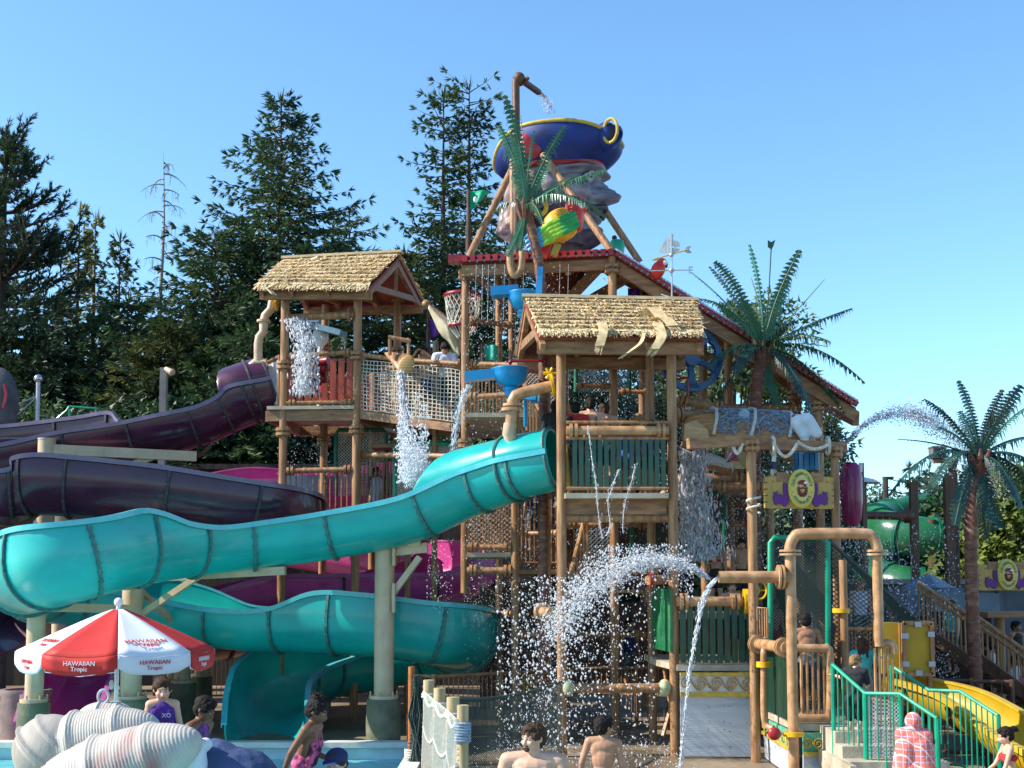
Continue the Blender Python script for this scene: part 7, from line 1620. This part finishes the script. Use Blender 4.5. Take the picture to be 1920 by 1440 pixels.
        for v in ho.data.vertices:
            q = v.co*(26/ (H*.9)); v.co += v.normal*(abs(noise.noise(V((q.x*2, q.y*2, q.z*.8))))*.16+noise.noise(q*2.2)*.05)*g
    if hs == 'hood':
        b.ell(HP(0, .10, .12), V((.98, 1.10, 1.06))*g, RH); b.ell(HP(0, .2, -.6), V((.85, .8, .7))*g, RH)
    # clothes
    for w_ in wear:
        nm, tags, infl, m = w_[:4]; cut = w_[4] if len(w_) > 4 else {}
        bb = MB() if not (hs == 'hood' and nm == 'hooded_towel') else b
        for p in parts:
            if p[0] not in tags and not (p[0] == 'shoulder' and 'uarm' in tags): continue
            if p[1] == 'c':
                e_ = p[3] if p[0] not in cut else p[2].lerp(p[3], cut[p[0]]); r2 = p[5] if p[0] not in cut else p[4]+(p[5]-p[4])*cut[p[0]]
                bb.capsule(p[2], e_, p[4]+infl, r2+infl)
            else: bb.ell(p[2], p[3]+V((infl,)*3), p[4], 14, 10)
        for ex in (w_[5] if len(w_) > 5 else []): bb.capsule(W(ex[0]), W(ex[1]), ex[2]*H, ex[3]*H)
        vox(bb, nm, m, T, vs, smooth=2)
    return T, HP, g, W, RH
def W0(s): return (s*.045, .004, .50)
def plaid():
    m = cloth('plaid', (.72, .17, .13), (.55, .12, .10), scale=5); n = m.node_tree; b = n.nodes['Principled BSDF']; src = b.inputs['Base Color'].links[0].from_socket; tc = n.nodes['Texture Coordinate']
    for ax, sc_, col in (('X', 5.2, (.60, .50, .55, 1)), ('Z', 4.6, (.40, .42, .6, 1)), ('DIAGONAL', 2.9, (.78, .55, .5, 1))):
        w = n.nodes.new('ShaderNodeTexWave'); w.bands_direction = ax; w.inputs['Scale'].default_value = sc_; w.inputs['Distortion'].default_value = 1.6; w.inputs['Detail Scale'].default_value = .6; n.links.new(tc.outputs['Object'], w.inputs[0])
        g = n.nodes.new('ShaderNodeMath'); g.operation = 'GREATER_THAN'; g.inputs[1].default_value = .97; n.links.new(w.outputs['Fac'], g.inputs[0])
        x = n.nodes.new('ShaderNodeMixRGB'); n.links.new(g.outputs[0], x.inputs[0]); n.links.new(src, x.inputs[1]); x.inputs[2].default_value = col; src = x.outputs[0]
    n.links.new(src, b.inputs['Base Color']); return m
C_red = cloth('red', (.5, .03, .03)); C_blk = cloth('black', (.02, .02, .025)); C_tealc = cloth('teal', (.06, .42, .38)); C_wht = cloth('white', (.66, .68, .78)); C_pur = cloth('purple', (.11, .03, .28), (.07, .02, .2))
C_pnk = cloth('pink_print', (.75, .12, .28), (.10, .02, .04), scale=11, lo=.44, hi=.56); C_nav = cloth('navy', (.02, .03, .11)); C_plaid = plaid(); C_pat = cloth('purple_print', (.25, .08, .3), (.04, .02, .08), scale=16)
C_dark = cloth('dark_print', (.10, .11, .12), (.02, .02, .025), scale=14); C_swirl = cloth('pink_swim', (.6, .12, .35), (.2, .1, .4), scale=12)
G = 'people in the water park'
# girl in the purple vest leaning on the shell
T, HP, g, W, RH = person('child in a purple swim vest leaning over the giant shell, looking down', 306, 1270, 10.75, 1.2, 12, 'fair', 'brown', 'messy', hy=6, hp=12, am=((-.13, -.03, .64), (-.15, -.13, .58)), ap=((.13, -.03, .64), (.12, -.15, .56)), fat=.84, wear=(('vest', ('waist', 'chest'), .008, C_pur, {}, [((-.05, -.01, .60), (-.05, -.008, .75), .050, .045), ((.05, -.01, .60), (.05, -.008, .75), .050, .045), ((-.06, .0, .75), (-.05, .0, .79), .03, .022), ((.06, .0, .75), (.05, .0, .79), .03, .022)]), ('shorts', ('hips', 'thigh'), .01, C_pat, {'thigh': .5})), child=1.2, vs=.0085)
b = MB(); addtext(b, 'XO', .05, Matrix.Translation(W((.035, -.098, .735))) @ Matrix.Rotation(math.radians(12), 4, 'Z') @ Matrix.Rotation(math.pi/2, 4, 'X'), .003); b.build('vest_emblem', M_uwh, T, smooth=False)
b = MB(); b.capsule(W((0, -.088, .62)), W((0, -.088, .76)), .004, .004, 6); b.build('vest_zip', M_dark, T)
person('person with dark hair bending behind the child in the purple vest', 346, 1300, 11.6, 1.62, 75, 'brown', 'black', 'short', lean=18, hp=10, wear=(('swimsuit', ('chest', 'waist', 'hips'), .012, C_pat),), vs=.012)
# running girl
T, HP, g, W, RH = person('child in a pink patterned swimsuit with a hair bun, stooping to the right', 566, 1297, 11.2, 1.42, 78, 'brown', 'black', 'bun', lean=14, hp=6, zf=.26, am=((-.13, .05, .66), (-.10, .08, .52)), ap=((.14, .00, .64), (.16, -.13, .62)), lm=((-.05, -.08, .30), (-.05, .0, .06)), lp=((.05, .05, .29), (.05, .15, .12)), wear=(('swimsuit', ('waist', 'hips'), .010, C_pnk, {}, [((-.04, -.045, .60), (-.045, -.055, .72), .03, .028), ((.04, -.045, .60), (.045, -.055, .72), .03, .028), ((-.04, .02, .58), (-.03, .02, .66), .045, .03), ((.04, .02, .58), (.03, .02, .66), .045, .03)]),), child=1.12, vs=.0085)
b = MB()
for s in (-1, 1): b.tube([W((s*.045, -.085, .72)), W((s*.05, -.05, .80)), W((s*.02, .03, .835))], .006, 6)
b.build('strap', mat('pink_strap', (.75, .1, .25), None, .6), T)
T, HP, g, W, RH = person('person in a navy cap sitting low in the pool', 634, 1404, 11.2, 1.7, -12, 'fair', 'brown', 'short', zf=None, hp=12, hy=-8, vs=.010, wear=(('shirt', ('chest', 'waist', 'uarm'), .015, C_wht, {'uarm': .5}),))
b = MB(); b.ell(HP(0, .1, .42), V((.90, 1.0, .74))*g, RH); vox(b, 'cap', C_nav, T, .01); b = MB(); b.ell(HP(0, -.95, .42), V((.62, .55, .06))*g, RH@Matrix.Rotation(.25, 3, 'X')); b.build('cap_brim', C_nav, T)
# bare-chested man
T, HP, g, W, RH = person('bare-chested bearded man standing in the foreground, looking left', 1000, 1358, 11.0, 1.82, -8, 'fair', 'brown', 'short', hy=-38, hp=4, fat=1.22, am=((-.19, .0, .64), (-.2, -.03, .5)), ap=((.19, .0, .64), (.2, -.03, .5)), wear=(('trunks', ('hips', 'thigh'), .012, C_nav, {'thigh': .7}),), vs=.0085)
b = MB(); b.ell(HP(0, -.72, -.72), V((.26, .16, .2))*g, RH); b.capsule(HP(-.2, -.88, -.42), HP(.2, -.88, -.42), .04*g, .04*g, 6); b.capsule(HP(-.24, -.80, -.45), HP(-.22, -.72, -.7), .05*g, .05*g, 6); b.capsule(HP(.24, -.80, -.45), HP(.22, -.72, -.7), .05*g, .05*g, 6); vox(b, 'beard', HR['brown'], T, .008)
# boy seen from behind
person('bare-backed child in dark trunks walking away right beside the tall post', 1127, 1336, 12.3, 1.36, 172, 'tan', 'black', 'short', hy=-48, zf=.03, side=-3, am=((-.14, .0, .66), (-.21, -.10, .61)), ap=((.15, .02, .66), (.15, -.03, .53)), wear=(('trunks', ('hips', 'thigh'), .012, C_blk, {'thigh': .75}),), child=1.12, vs=.009)
T, HP, g, W, RH = person('child wrapped in a red plaid hooded towel with its back to the camera', 1712, 1337, 14.0, 1.24, 165, 'fair', 'brown', 'hood', zf=0, child=1.15, wear=(('hooded_towel', ('chest', 'waist', 'hips', 'uarm', 'thigh'), .035, C_plaid, {'thigh': .5}, [((-.06, 0, .72), (-.10, 0, .42), .10, .11), ((.06, 0, .72), (.10, 0, .42), .10, .11)]),), am=((-.11, -.04, .66), (-.05, -.12, .66)), ap=((.11, -.04, .66), (.05, -.12, .66)), vs=.011)
T, HP, g, W, RH = person('toddler with dark pigtail and red bikini top at the right edge', 1893, 1364, 13.5, 1.06, -95, 'fair', 'black', 'toddler', hp=8, zf=None, lean=6, am=((-.10, -.11, .63), (-.10, -.20, .57)), ap=((.12, -.08, .62), (.10, -.17, .50)), child=1.28, wear=(('swim_bottom', ('hips',), .012, cloth('yellowgreen', (.4, .45, .12), (.2, .1, .1), scale=14)), ('bikini_top', (), .01, C_red, {}, [((-.07, -.04, .70), (.07, -.04, .70), .045, .045), ((-.07, .03, .70), (.07, .03, .70), .04, .04)])), vs=.009)
person('child in a black shirt and shorts leaning over the green railing', 1600, 1228, 16.5, 1.2, 150, 'fair', 'blond', 'short', zf=.56, lean=10, hp=12, hy=-30, am=((-.13, -.07, .68), (-.10, -.17, .68)), ap=((.16, -.08, .75), (.28, -.14, .78)), lm=((-.05, -.04, .29), (-.05, .02, .05)), wear=(('shirt', ('chest', 'waist', 'hips', 'uarm'), .014, C_blk, {'uarm': .8}), ('shorts', ('hips', 'thigh'), .018, C_blk, {'thigh': .9})), child=1.12, vs=.011)
person('child in a teal shirt holding the tan bars behind the one in black', 1617, 1200, 17.2, 1.22, 170, 'fair', 'brown', 'long', zf=.73, am=((-.15, -.03, .70), (-.20, -.12, .76)), wear=(('shirt', ('chest', 'waist', 'uarm'), .016, C_tealc, {'uarm': .8}), ('shorts', ('hips', 'thigh'), .015, cloth('grey', (.25, .32, .3)), {'thigh': .6})), child=1.1, vs=.011)
person('bare-backed child in dark patterned shorts on the low deck behind the rail loop', 1512, 1145, 18.4, 1.5, 178, 'mid', 'black', 'short', zf=.76, lean=8, am=((-.14, -.02, .68), (-.12, -.14, .66)), wear=(('shorts', ('hips', 'thigh'), .02, C_dark, {'thigh': 1}),), child=1.08, vs=.012)
tw = [o for o in bpy.data.objects if o.name == 'boat_deck'][0]
MB().box((Xp(1450, 20), 20.5, 1.2), (.75, 1.6, .1)).build('deck', M_deckw, tw, smooth=False)
MB().box((Xp(1350, 21.6), 21.9, 2.15), (1.7, 1.5, .1)).build('deck', M_deckw, tw, smooth=False)
MB().box((Xp(1350, 21.6), 22.6, 1.1), (1.7, .08, 2.1)).build('plank_wall', M_brown, tw, smooth=False)
person('bare-chested child in red trunks standing beside the yellow wheel', 1450, 1118, 19.8, 1.22, 12, 'fair', 'blond', 'short', zf=1.25, hp=25, hy=15, am=((-.14, .0, .66), (-.14, -.04, .54)), wear=(('trunks', ('hips', 'thigh'), .014, C_red, {'thigh': .8}),), child=1.12, vs=.012)
person('bare-chested child with arms along the thick pipe above the green slats', 1372, 1088, 20.1, 1.36, 0, 'fair', 'brown', 'short', zf=1.4, hp=5, am=((-.18, -.04, .72), (-.26, -.1, .70)), ap=((.2, -.02, .76), (.28, -.06, .78)), wear=(('trunks', ('hips', 'thigh'), .014, C_nav, {'thigh': .8}),), child=1.12, vs=.012)
person('bare-chested child with dark hair standing on the upper platform', 1390, 1008, 21.5, 1.3, -5, 'tan', 'black', 'short', zf=2.2, hp=15, wear=(('trunks', ('hips', 'thigh'), .014, C_blk, {'thigh': .8}),), child=1.1, vs=.014)
person('person with long dark hair and red bikini strap hunched on the upper platform', 1342, 1022, 21.3, 1.28, 165, 'tan', 'black', 'long', zf=2.2, lean=15, wear=(('bikini_top', (), .01, C_red, {}, [((-.09, .04, .70), (.09, .04, .70), .02, .02)]), ('shorts', ('hips', 'thigh'), .014, C_blk, {'thigh': .6})), vs=.014)
person('child in a pink patterned swimsuit partly hidden behind the deck slats', 1470, 1225, 18.6, 1.15, -60, 'mid', 'black', 'long', zf=.76, wear=(('swimsuit', ('chest', 'waist', 'hips'), .012, C_swirl),), child=1.12, vs=.014)
T = thing('yellow_valve', 'bright yellow valve wheel beside the boat deck post', 'valve wheel', P(1424, 1110, 19.4)); cw = P(1424, 1107, 19.4); b = MB(); b.tube([cw+V((math.cos(a)*.11, -.02, math.sin(a)*.14)) for a in [k*math.pi/8 for k in range(17)]], .02, 8)
for k in range(3): a = k*2.1; b.tube([cw, cw+V((math.cos(a)*.11, -.02, math.sin(a)*.14))], .014, 6)
b.build('wheel', M_yring, T); MB().tube([cw, cw+V((0, .3, -.05))], .025, 8).build('axle', M_brown, T)
# front hut
zd = zf2
for (px, yt, Y_, H, yaw, sk, hr, hs, wr, lab, ch) in [
    (1107, 744, 20.2, 1.66, 178, 'fair', 'black', 'pony', (('strap_top', (), .01, C_blk, {}, [((-.06, .058, .66), (-.055, .055, .80), .008, .008), ((.06, .058, .66), (.055, .055, .80), .008, .008)]),), 'bare-shouldered woman with a dark ponytail on the front hut deck', 1),
    (1133, 748, 20.5, 1.62, 175, 'fair', 'brown', 'braid', (('strap_top', (), .01, C_blk, {}, [((-.06, .058, .66), (-.055, .055, .80), .008, .008), ((.06, .058, .66), (.055, .055, .80), .008, .008)]),), 'bare-shouldered woman with a brown braid on the front hut deck', 1),
    (1079, 753, 20.0, 1.55, 178, 'mid', 'black', 'short', (('shirt', ('chest', 'waist', 'uarm', 'hips'), .018, C_red, {'uarm': .7}),), 'person in a red shirt at the left end of the front hut deck', 1),
    (1044, 738, 20.7, 1.68, 190, 'brown', 'black', 'long', (('shirt', ('chest', 'waist', 'uarm', 'hips'), .018, C_blk, {'uarm': .9}),), 'person in a black shirt just left of the front hut post', 1),
    (1066, 782, 19.8, 1.3, 180, 'brown', 'black', 'short', (('shirt', ('chest', 'waist', 'hips'), .014, C_dark),), 'short dark-haired child squeezed next to the front hut post', 1.1),
    (1173, 782, 20.0, 1.28, 180, 'mid', 'black', 'short', (('shirt', ('chest', 'waist', 'hips'), .014, cloth('blue', (.03, .1, .3))),), 'dark-haired child left of the blond one on the front hut deck', 1.1),
    (1196, 770, 20.3, 1.4, 176, 'fair', 'blond', 'messy', (('shirt', ('chest', 'waist', 'hips'), .014, C_pat),), 'blond child standing at the rail of the front hut', 1.1),
    (1223, 786, 20.0, 1.25, 184, 'mid', 'black', 'short', (('shirt', ('chest', 'waist', 'hips'), .014, C_nav),), 'dark-haired child at the right end of the front hut deck', 1.1)]:
    person(lab, px, yt, Y_, H, yaw, sk, hr, hs, zf=zd, wear=wr+(('shorts', ('hips', 'thigh'), .012, C_dark, {'thigh': .6}),), child=ch, vs=.014, fing=False, lean=4, fat=1.08 if H > 1.6 else 1)
zb_ = Zp(786, 24.3)
person('person in a white T-shirt leaning on the rope bridge handrail', 833, 642, 24.35, 1.62, 8, 'tan', 'black', 'short', zf=Zp(793, 24.3), lean=12, hp=30, am=((-.15, -.08, .70), (-.03, -.17, .72)), ap=((.15, -.08, .70), (.05, -.17, .70)), wear=(('shirt', ('chest', 'waist', 'uarm', 'hips'), .018, C_wht, {'uarm': .8}), ('shorts', ('hips', 'thigh'), .02, C_blk, {'thigh': .95})), vs=.014, fat=1.08)
person('bare person shading their eyes on the rope bridge', 798, 652, 24.6, 1.5, -15, 'tan', 'black', 'short', zf=Zp(788, 24.5), lean=8, am=((-.17, -.05, .84), (-.08, -.10, .93)), ap=((.18, -.05, .80), (.05, -.12, .92)), wear=(('trunks', ('hips', 'thigh'), .014, C_nav, {'thigh': .8}),), vs=.015)
person('person in a blue cap and black shirt on the middle level under the rope bridge', 792, 786, 26.0, 1.6, 10, 'tan', 'black', 'short', zf=Zp(838, 26)-.9, wear=(('shirt', ('chest', 'waist', 'uarm', 'hips'), .018, C_blk, {'uarm': .8}), ('cap', (), .01, C_nav, {}, [((0, .0, .965), (0, -.03, .965), .05, .045)])), vs=.016, fing=False)
person('dark-haired person in a white top behind the balusters under the left hut', 706, 876, 25.9, 1.5, 20, 'brown', 'black', 'short', zf=Zp(876, 25.9)-1.5, wear=(('shirt', ('chest', 'waist', 'hips'), .014, C_wht),), vs=.016, fing=False)
MB().box((Xp(706, 25.9), 26.2, Zp(876, 25.9)-1.54), (2.2, 1.2, .08)).build('deck', M_beam, tower, smooth=False)
MB().box((Xp(792, 26), 26.2, Zp(838, 26)-.94), (1.2, 1.2, .08)).build('deck', M_beam, tower, smooth=False)
for i, (px, yt, Y_, yaw, sk, wr, lab) in enumerate([(1864, 1204, 23.6, -120, 'tan', C_wht, 'seated child with a ponytail beyond the brown staircase'), (1896, 1228, 23.4, 20, 'brown', C_wht, 'person in a white top sitting under the table shelter'), (1915, 1232, 24.2, 30, 'brown', C_pnk, 'person in a pink towel at the right edge under the table shelter')]):
    person(lab, px, yt, Y_, 1.35, yaw, sk, 'black', 'pony' if i == 0 else 'short', zf=Zp(yt, Y_)-1.35, lean=10, wear=(('shirt', ('chest', 'waist', 'hips'), .014, wr),), vs=.016, fing=False)

# more bathers
for (px, yt, Y_, H, yaw, sk, hr, hs, m, lab) in [
    (1000, 905, 24.2, 1.35, 200, 'mid', 'black', 'short', C_nav, 'child in navy standing behind the bars left of the front hut'),
    (915, 912, 24.6, 1.4, 20, 'fair', 'brown', 'long', C_pnk, 'child in pink behind the thin bars below the blue bowl trough'),
    (1345, 905, 23.6, 1.3, 150, 'tan', 'black', 'short', C_red, 'child in red seen behind the waterfall under the boat'),
    (1612, 1085, 22.0, 1.5, 10, 'fair', 'blond', 'short', C_wht, 'pale figure in white behind the spray right of the pipe arch'),
    (1652, 1110, 22.6, 1.45, -30, 'tan', 'brown', 'short', C_nav, 'figure in navy behind the spray near the top of the brown staircase'),
    (1782, 1126, 22.2, 1.3, -60, 'fair', 'brown', 'pony', C_tealc, 'child in teal on the brown staircase left of the palm trunk'),
    (1905, 1165, 24.6, 1.5, 30, 'mid', 'black', 'short', C_blk, 'person in black standing by the shelter at the right edge'),
    (1180, 1160, 24.2, 1.5, 30, 'mid', 'black', 'short', C_nav, 'person in navy deep in the shade at the foot of the tower')]:
    person(lab, px, yt, Y_, H, yaw, sk, hr, hs, zf=Zp(yt, Y_)-H, wear=(('shirt', ('chest', 'waist', 'hips'), .014, m), ('shorts', ('hips', 'thigh'), .016, C_dark, {'thigh': .7})), vs=.016, fing=False, child=1.08)
# ================= WATER =================
def drops(name, label, gen, n, seed, r0, r1, m=M_glass, cat='water spray', st=1.8):
    rr = random.Random(seed); b = MB(); vs = b.v; fs = b.f
    for i in range(n):
        q = gen(rr)
        if q is None: continue
        p, d = q; r = r0+(r1-r0)*rr.random()**2.2; d = d.normalized() if d.length > 1e-6 else V((0, 0, 1)); u = d.orthogonal().normalized(); w_ = d.cross(u); L = r*rr.uniform(1, st); o = len(vs)
        a = rr.uniform(0, 1.5); u, w_ = u*math.cos(a)+w_*math.sin(a), w_*math.cos(a)-u*math.sin(a)
        vs += [tuple(p+d*L), tuple(p+u*r), tuple(p+w_*r), tuple(p-u*r), tuple(p-w_*r), tuple(p-d*L)]
        fs += [(o, o+1, o+2), (o, o+2, o+3), (o, o+3, o+4), (o, o+4, o+1), (o+5, o+2, o+1), (o+5, o+3, o+2), (o+5, o+4, o+3), (o+5, o+1, o+4)]; b.m += [0]*8
    o = b.build(name, m, smooth=True, ang=180); return tag(o, label, cat, kind='stuff')
DN = V((0, 0, -1))
def band(x0, x1, y0, y1, Ya, Yb, dir_=None, dens=None):
    def g(rr):
        px, py = rr.uniform(x0, x1), rr.uniform(y0, y1)
        if dens and rr.random() > dens(px, py): return None
        p = P(px, py, rr.uniform(Ya, Yb))
        if p.z < .02: return None
        return p, (dir_ or DN)+V((rr.uniform(-.3, .3), rr.uniform(-.3, .3), 0))
    return g
def arcgen(a, vx, vz, t1, spread, Y, T0=0., vy=0):
    """ballistic jet from point a"""
    a = V(a)
    def g(rr):
        t = T0+(t1-T0)*rr.random()**.85; s = spread*(.15+t/t1); v = V((vx*(1+rr.gauss(0, .05)), vy, vz*(1+rr.gauss(0, .05))))
        p = a+v*t+V((rr.gauss(0, s), rr.gauss(0, s), -4.9*t*t+rr.gauss(0, s)))
        if p.z < .02: return None
        return p, v+V((0, 0, -9.8*t))
    return g
# big rosette jet in front of the lower tower: from the nozzle (1218,1088) leftwards and over
drops('water_spray', 'dense glittering jet arching left and right in front of the lower tower', arcgen(P(1330, 1085, 19.0), -3.3, 2.35, .72, .13, 19), 5200, 1, .003, .018)
drops('water_spray', 'loose curtain of drops falling left of the jet arch', band(1020, 1300, 1020, 1200, 18.6, 20, dens=lambda x, y: math.exp(-((y-(1035+((x-1200)/115)**2*70))/34)**2)*1.4), 8500, 2, .003, .018)
drops('water_spray', 'scattered bright drops falling in front of the tower foot', band(930, 1230, 1080, 1430, 16, 20.5, dens=lambda x, y: .25+.75*math.exp(-((x-(1080-(y-1080)*.25))/90)**2)), 6200, 3, .003, .02)
drops('water_spray', 'fine rain of drops inside the main tower', band(868, 1060, 500, 1300, 21.4, 25, dens=lambda x, y: .8 if y > 780 else .55), 13000, 4, .003, .012)
drops('water_spray', 'fine rain of drops behind the posts of the front hut', band(1040, 1290, 660, 1110, 22, 26, dens=lambda x, y: .7), 9000, 5, .003, .012)
drops('water_spray', 'drops drizzling behind the left hut and its bridge', band(520, 870, 690, 930, 25.2, 27.5, dens=lambda x, y: .45+.4*(x < 620)), 5200, 6, .003, .013)
drops('water_spray', 'drops and mist under the upturned boat and round sign', band(1265, 1580, 760, 1060, 20.5, 24, dens=lambda x, y: .8), 11000, 7, .003, .012)
drops('water_spray', 'mist of drops hitting the right side of the pipe arch', band(1560, 1800, 985, 1300, 19.5, 24, dens=lambda x, y: .25+.9*math.exp(-((x-(1600+(y-1000)*.55))/40)**2)), 9500, 8, .003, .016)
drops('water_spray', 'thin rain of drops around the pirate head base and roof edge', band(880, 1160, 490, 640, 21.8, 23, dens=lambda x, y: .4), 900, 9, .004, .012)
drops('water_spray', 'bright jet of drops arching from the right beam to the right palm', arcgen(P(1578, 838, 20), 2.9, 3.35, .55, .06, 20), 4600, 10, .003, .012, M_dkw)
drops('water_spray', 'white sunlit drops where the arching jet breaks over the right palm', arcgen(P(1578, 838, 20), 2.9, 3.35, .85, .11, 20, .38), 3800, 11, .004, .015)
drops('water_spray', 'splash rebounding from the teal slide under the cone bucket', lambda rr: ((lambda a, r: (P(775+abs(math.sin(a))*r*28*(1 if math.cos(a) > 0 else -1)*.8, 905-abs(rr.gauss(0, 1))*62*r, 21.0+rr.uniform(-.3, .3)), DN))(rr.uniform(0, 6.28), rr.random()+.4)), 2200, 12, .006, .024)
drops('water_spray', 'drops falling from the roof pipe in front of the red slats', band(548, 600, 600, 740, 24.3, 24.6, dens=lambda x, y: 1-.6*(abs(x-574)/26)), 1300, 13, .008, .026)
drops('water_spray', 'drops dripping past the slide in front of the pink slide wall', band(800, 850, 1010, 1150, 21.2, 24, dens=lambda x, y: .6), 500, 14, .005, .016)
# solid streams
def stream(label, pts, r, seed, strands=5, spread=.04, m=M_glass, tw=8, flat=1., core=1):
    rr = random.Random(seed); T = thing('water_stream', label, 'water', P(*pts[-1][:3])); c = [V(q) for q in crv([tuple(P(*p[:3]))+((p[3] if len(p) > 3 else 1),) for p in pts], 10)] if False else None
    q = crv([tuple(P(*p[:3]))+((p[3] if len(p) > 3 else 1),) for p in pts], 10); c = [V(x[:3]) for x in q]; ws = [x[3] for x in q]; n = len(c)
    b = MB(); L = sum((c[i+1]-c[i]).length for i in range(n-1))
    for k in range(core):                 # thin continuous threads
        ph = rr.uniform(0, 6.28); b.tube([c[i]+V((math.sin(i*.35+ph)*spread*.25*ws[i], 0, 0))+V(noise.noise_vector(c[i]*3+V((k, 0, 0))))*spread*.5*ws[i] for i in range(n)], [r*.45*ws[i]**.5*(.6+.7*abs(noise.noise(c[i]*9+V((k, 1, 0))))) for i in range(n)], 6)
    vs = b.v; fs = b.f
    for k in range(int(strands*L*46)):
        s = rr.random()*(n-1.001); i = int(s); p = c[i].lerp(c[i+1], s-i); w_ = ws[i]; t = (c[min(i+2, n-1)]-c[i]).normalized()
        p = p+V((rr.gauss(0, 1)*spread*w_*.9, rr.gauss(0, 1)*spread*w_*.8, 0)); d = (t+V((rr.gauss(0, .18), rr.gauss(0, .18), rr.gauss(0, .1)))).normalized()
        a_ = r*rr.uniform(.10, .42); Ln = a_*rr.uniform(1.5, 6); u = d.orthogonal().normalized(); w2 = d.cross(u); o = len(vs)
        vs += [tuple(p+d*Ln), tuple(p+u*a_), tuple(p+w2*a_), tuple(p-u*a_), tuple(p-w2*a_), tuple(p-d*Ln)]
        fs += [(o, o+1, o+2), (o, o+2, o+3), (o, o+3, o+4), (o, o+4, o+1), (o+5, o+2, o+1), (o+5, o+3, o+2), (o+5, o+4, o+3), (o+5, o+1, o+4)]; b.m += [0]*8
    b.build('stream', m, T, ang=180); return T
stream('smooth stream pouring from the arch spout down past the boat side', [(1343, 1086, 17.0, .9), (1322, 1115, 17.0, 1.1), (1310, 1160, 17.0, .8), (1298, 1230, 17.0, .7), (1288, 1300, 17.0, .5), (1279, 1400, 17.0, .5), (1273, 1470, 17.0, .5)], .036, 1, 5, .022, core=3)
stream('bright stream falling from the cone bucket onto the teal slide', [(752, 698, 23.6, .5), (757, 760, 23.4, .7), (762, 820, 22.4, 1.3), (775, 870, 21.6, 2.0), (795, 915, 21.2, 2.6)], .045, 2, 22, .06)
stream('clear stream pouring off the end of the lower blue trough', [(880, 722, 20.8, .7), (866, 750, 20.9, 1), (856, 800, 21.0, .8), (848, 850, 21.0, .6), (840, 910, 21.0, .5)], .03, 3, 7, .05)
stream('short stream pouring from the spout pipe into the blue hat', [(1011, 174, 23.5, .6), (1018, 180, 23.6, .9), (1026, 192, 23.8, 1.2), (1030, 212, 24.0, 1.4)], .03, 4, 9, .045)
stream('wide sheet of water falling from the pipe under the left thatched roof', [(553, 598, 24.6, 1.0), (560, 610, 24.4, 1.6), (572, 650, 24.3, 1.4), (570, 700, 24.3, 1.2), (566, 740, 24.3, 1.3)], .045, 5, 14, .10, core=0)
stream('thin trickle running down the front hut slats', [(1102, 798, 19.1, .5), (1106, 830, 19.1, .5), (1113, 880, 19.1, .8), (1118, 918, 19.1, 1.), (1124, 980, 19.1, .9), (1130, 1010, 19.1, .8)], .016, 6, 3, .02)
stream('twisting trickle dripping off the front hut deck', [(1160, 880, 19.1, .8), (1152, 905, 19.0, 1), (1140, 935, 19.0, 1), (1145, 980, 19.0, 1), (1135, 1005, 19.0, 1)], .016, 7, 3, .03)
stream('trickle falling right of the twisting one under the front hut deck', [(1190, 870, 19.1, .6), (1186, 900, 19.0, .9), (1172, 940, 19.0, 1), (1168, 1000, 19.0, 1)], .014, 8, 3, .03)
stream('broad white waterfall under the upturned boat\'s left end', [(1302, 835, 20.4, 1.), (1300, 870, 20.6, 1.6), (1298, 930, 20.8, 2.4), (1305, 990, 21, 3.0), (1310, 1050, 21, 3.2)], .05, 9, 40, .075, core=0)
stream('narrow waterfall dropping behind the boat left of the blue wheel', [(1290, 765, 21.4, .8), (1297, 780, 21.4, .9), (1304, 800, 21.4, 1)], .03, 10, 7, .05)
stream('small stream from the faded blue trough of the left hut', [(640, 628, 26.0, 1), (645, 640, 26.0, 1), (646, 662, 26.0, .8)], .02, 11, 4, .04)
for i, px in enumerate((1655, 1667, 1679, 1702)):
    stream(('first', 'second', 'third', 'longest')[i]+' thin curved stream falling from the brown pipe frame at right', [(px-12, 970, 25.5, .3), (px, 1000, 25.3, .3), (px+6, 1040, 25.2, .3), (px+8, 1090, 25.2, .3)], .012, 20+i, 1, .01)
for i, px in enumerate((893, 905, 916, 928, 946, 982, 1050, 1066)):
    stream(('leftmost', 'second', 'third', 'fourth', 'fifth', 'sixth', 'seventh', 'rightmost')[i]+' thin drip line from the left under the red-edged tower roof', [(px, 496, 21.9, .3), (px-1, 540, 21.9, .3), (px-2, 600, 21.9, .3)], .012, 40+i, 1, .01)
for o in bpy.data.objects:
    if 'drip line' in o.get('label', ''): o['group'] = 'drip lines under the tower roof'; o['label'] = o['label'].replace('leftmost thin drip line from the left', 'leftmost thin drip line').replace('rightmost thin drip line from the left', 'rightmost thin drip line')
# puddle sheen + splash at the tower foot
drops('water_splash', 'low splashing drops on the wet ground at the tower foot', lambda rr: (V((rr.uniform(-1, 2.6), rr.uniform(15.8, 21), .02+abs(rr.gauss(0, .08)))), V((rr.gauss(0, 1), rr.gauss(0, 1), 1))), 1500, 30, .005, .016)
for o in bpy.data.objects:
    if '_o' in o: del o['_o']
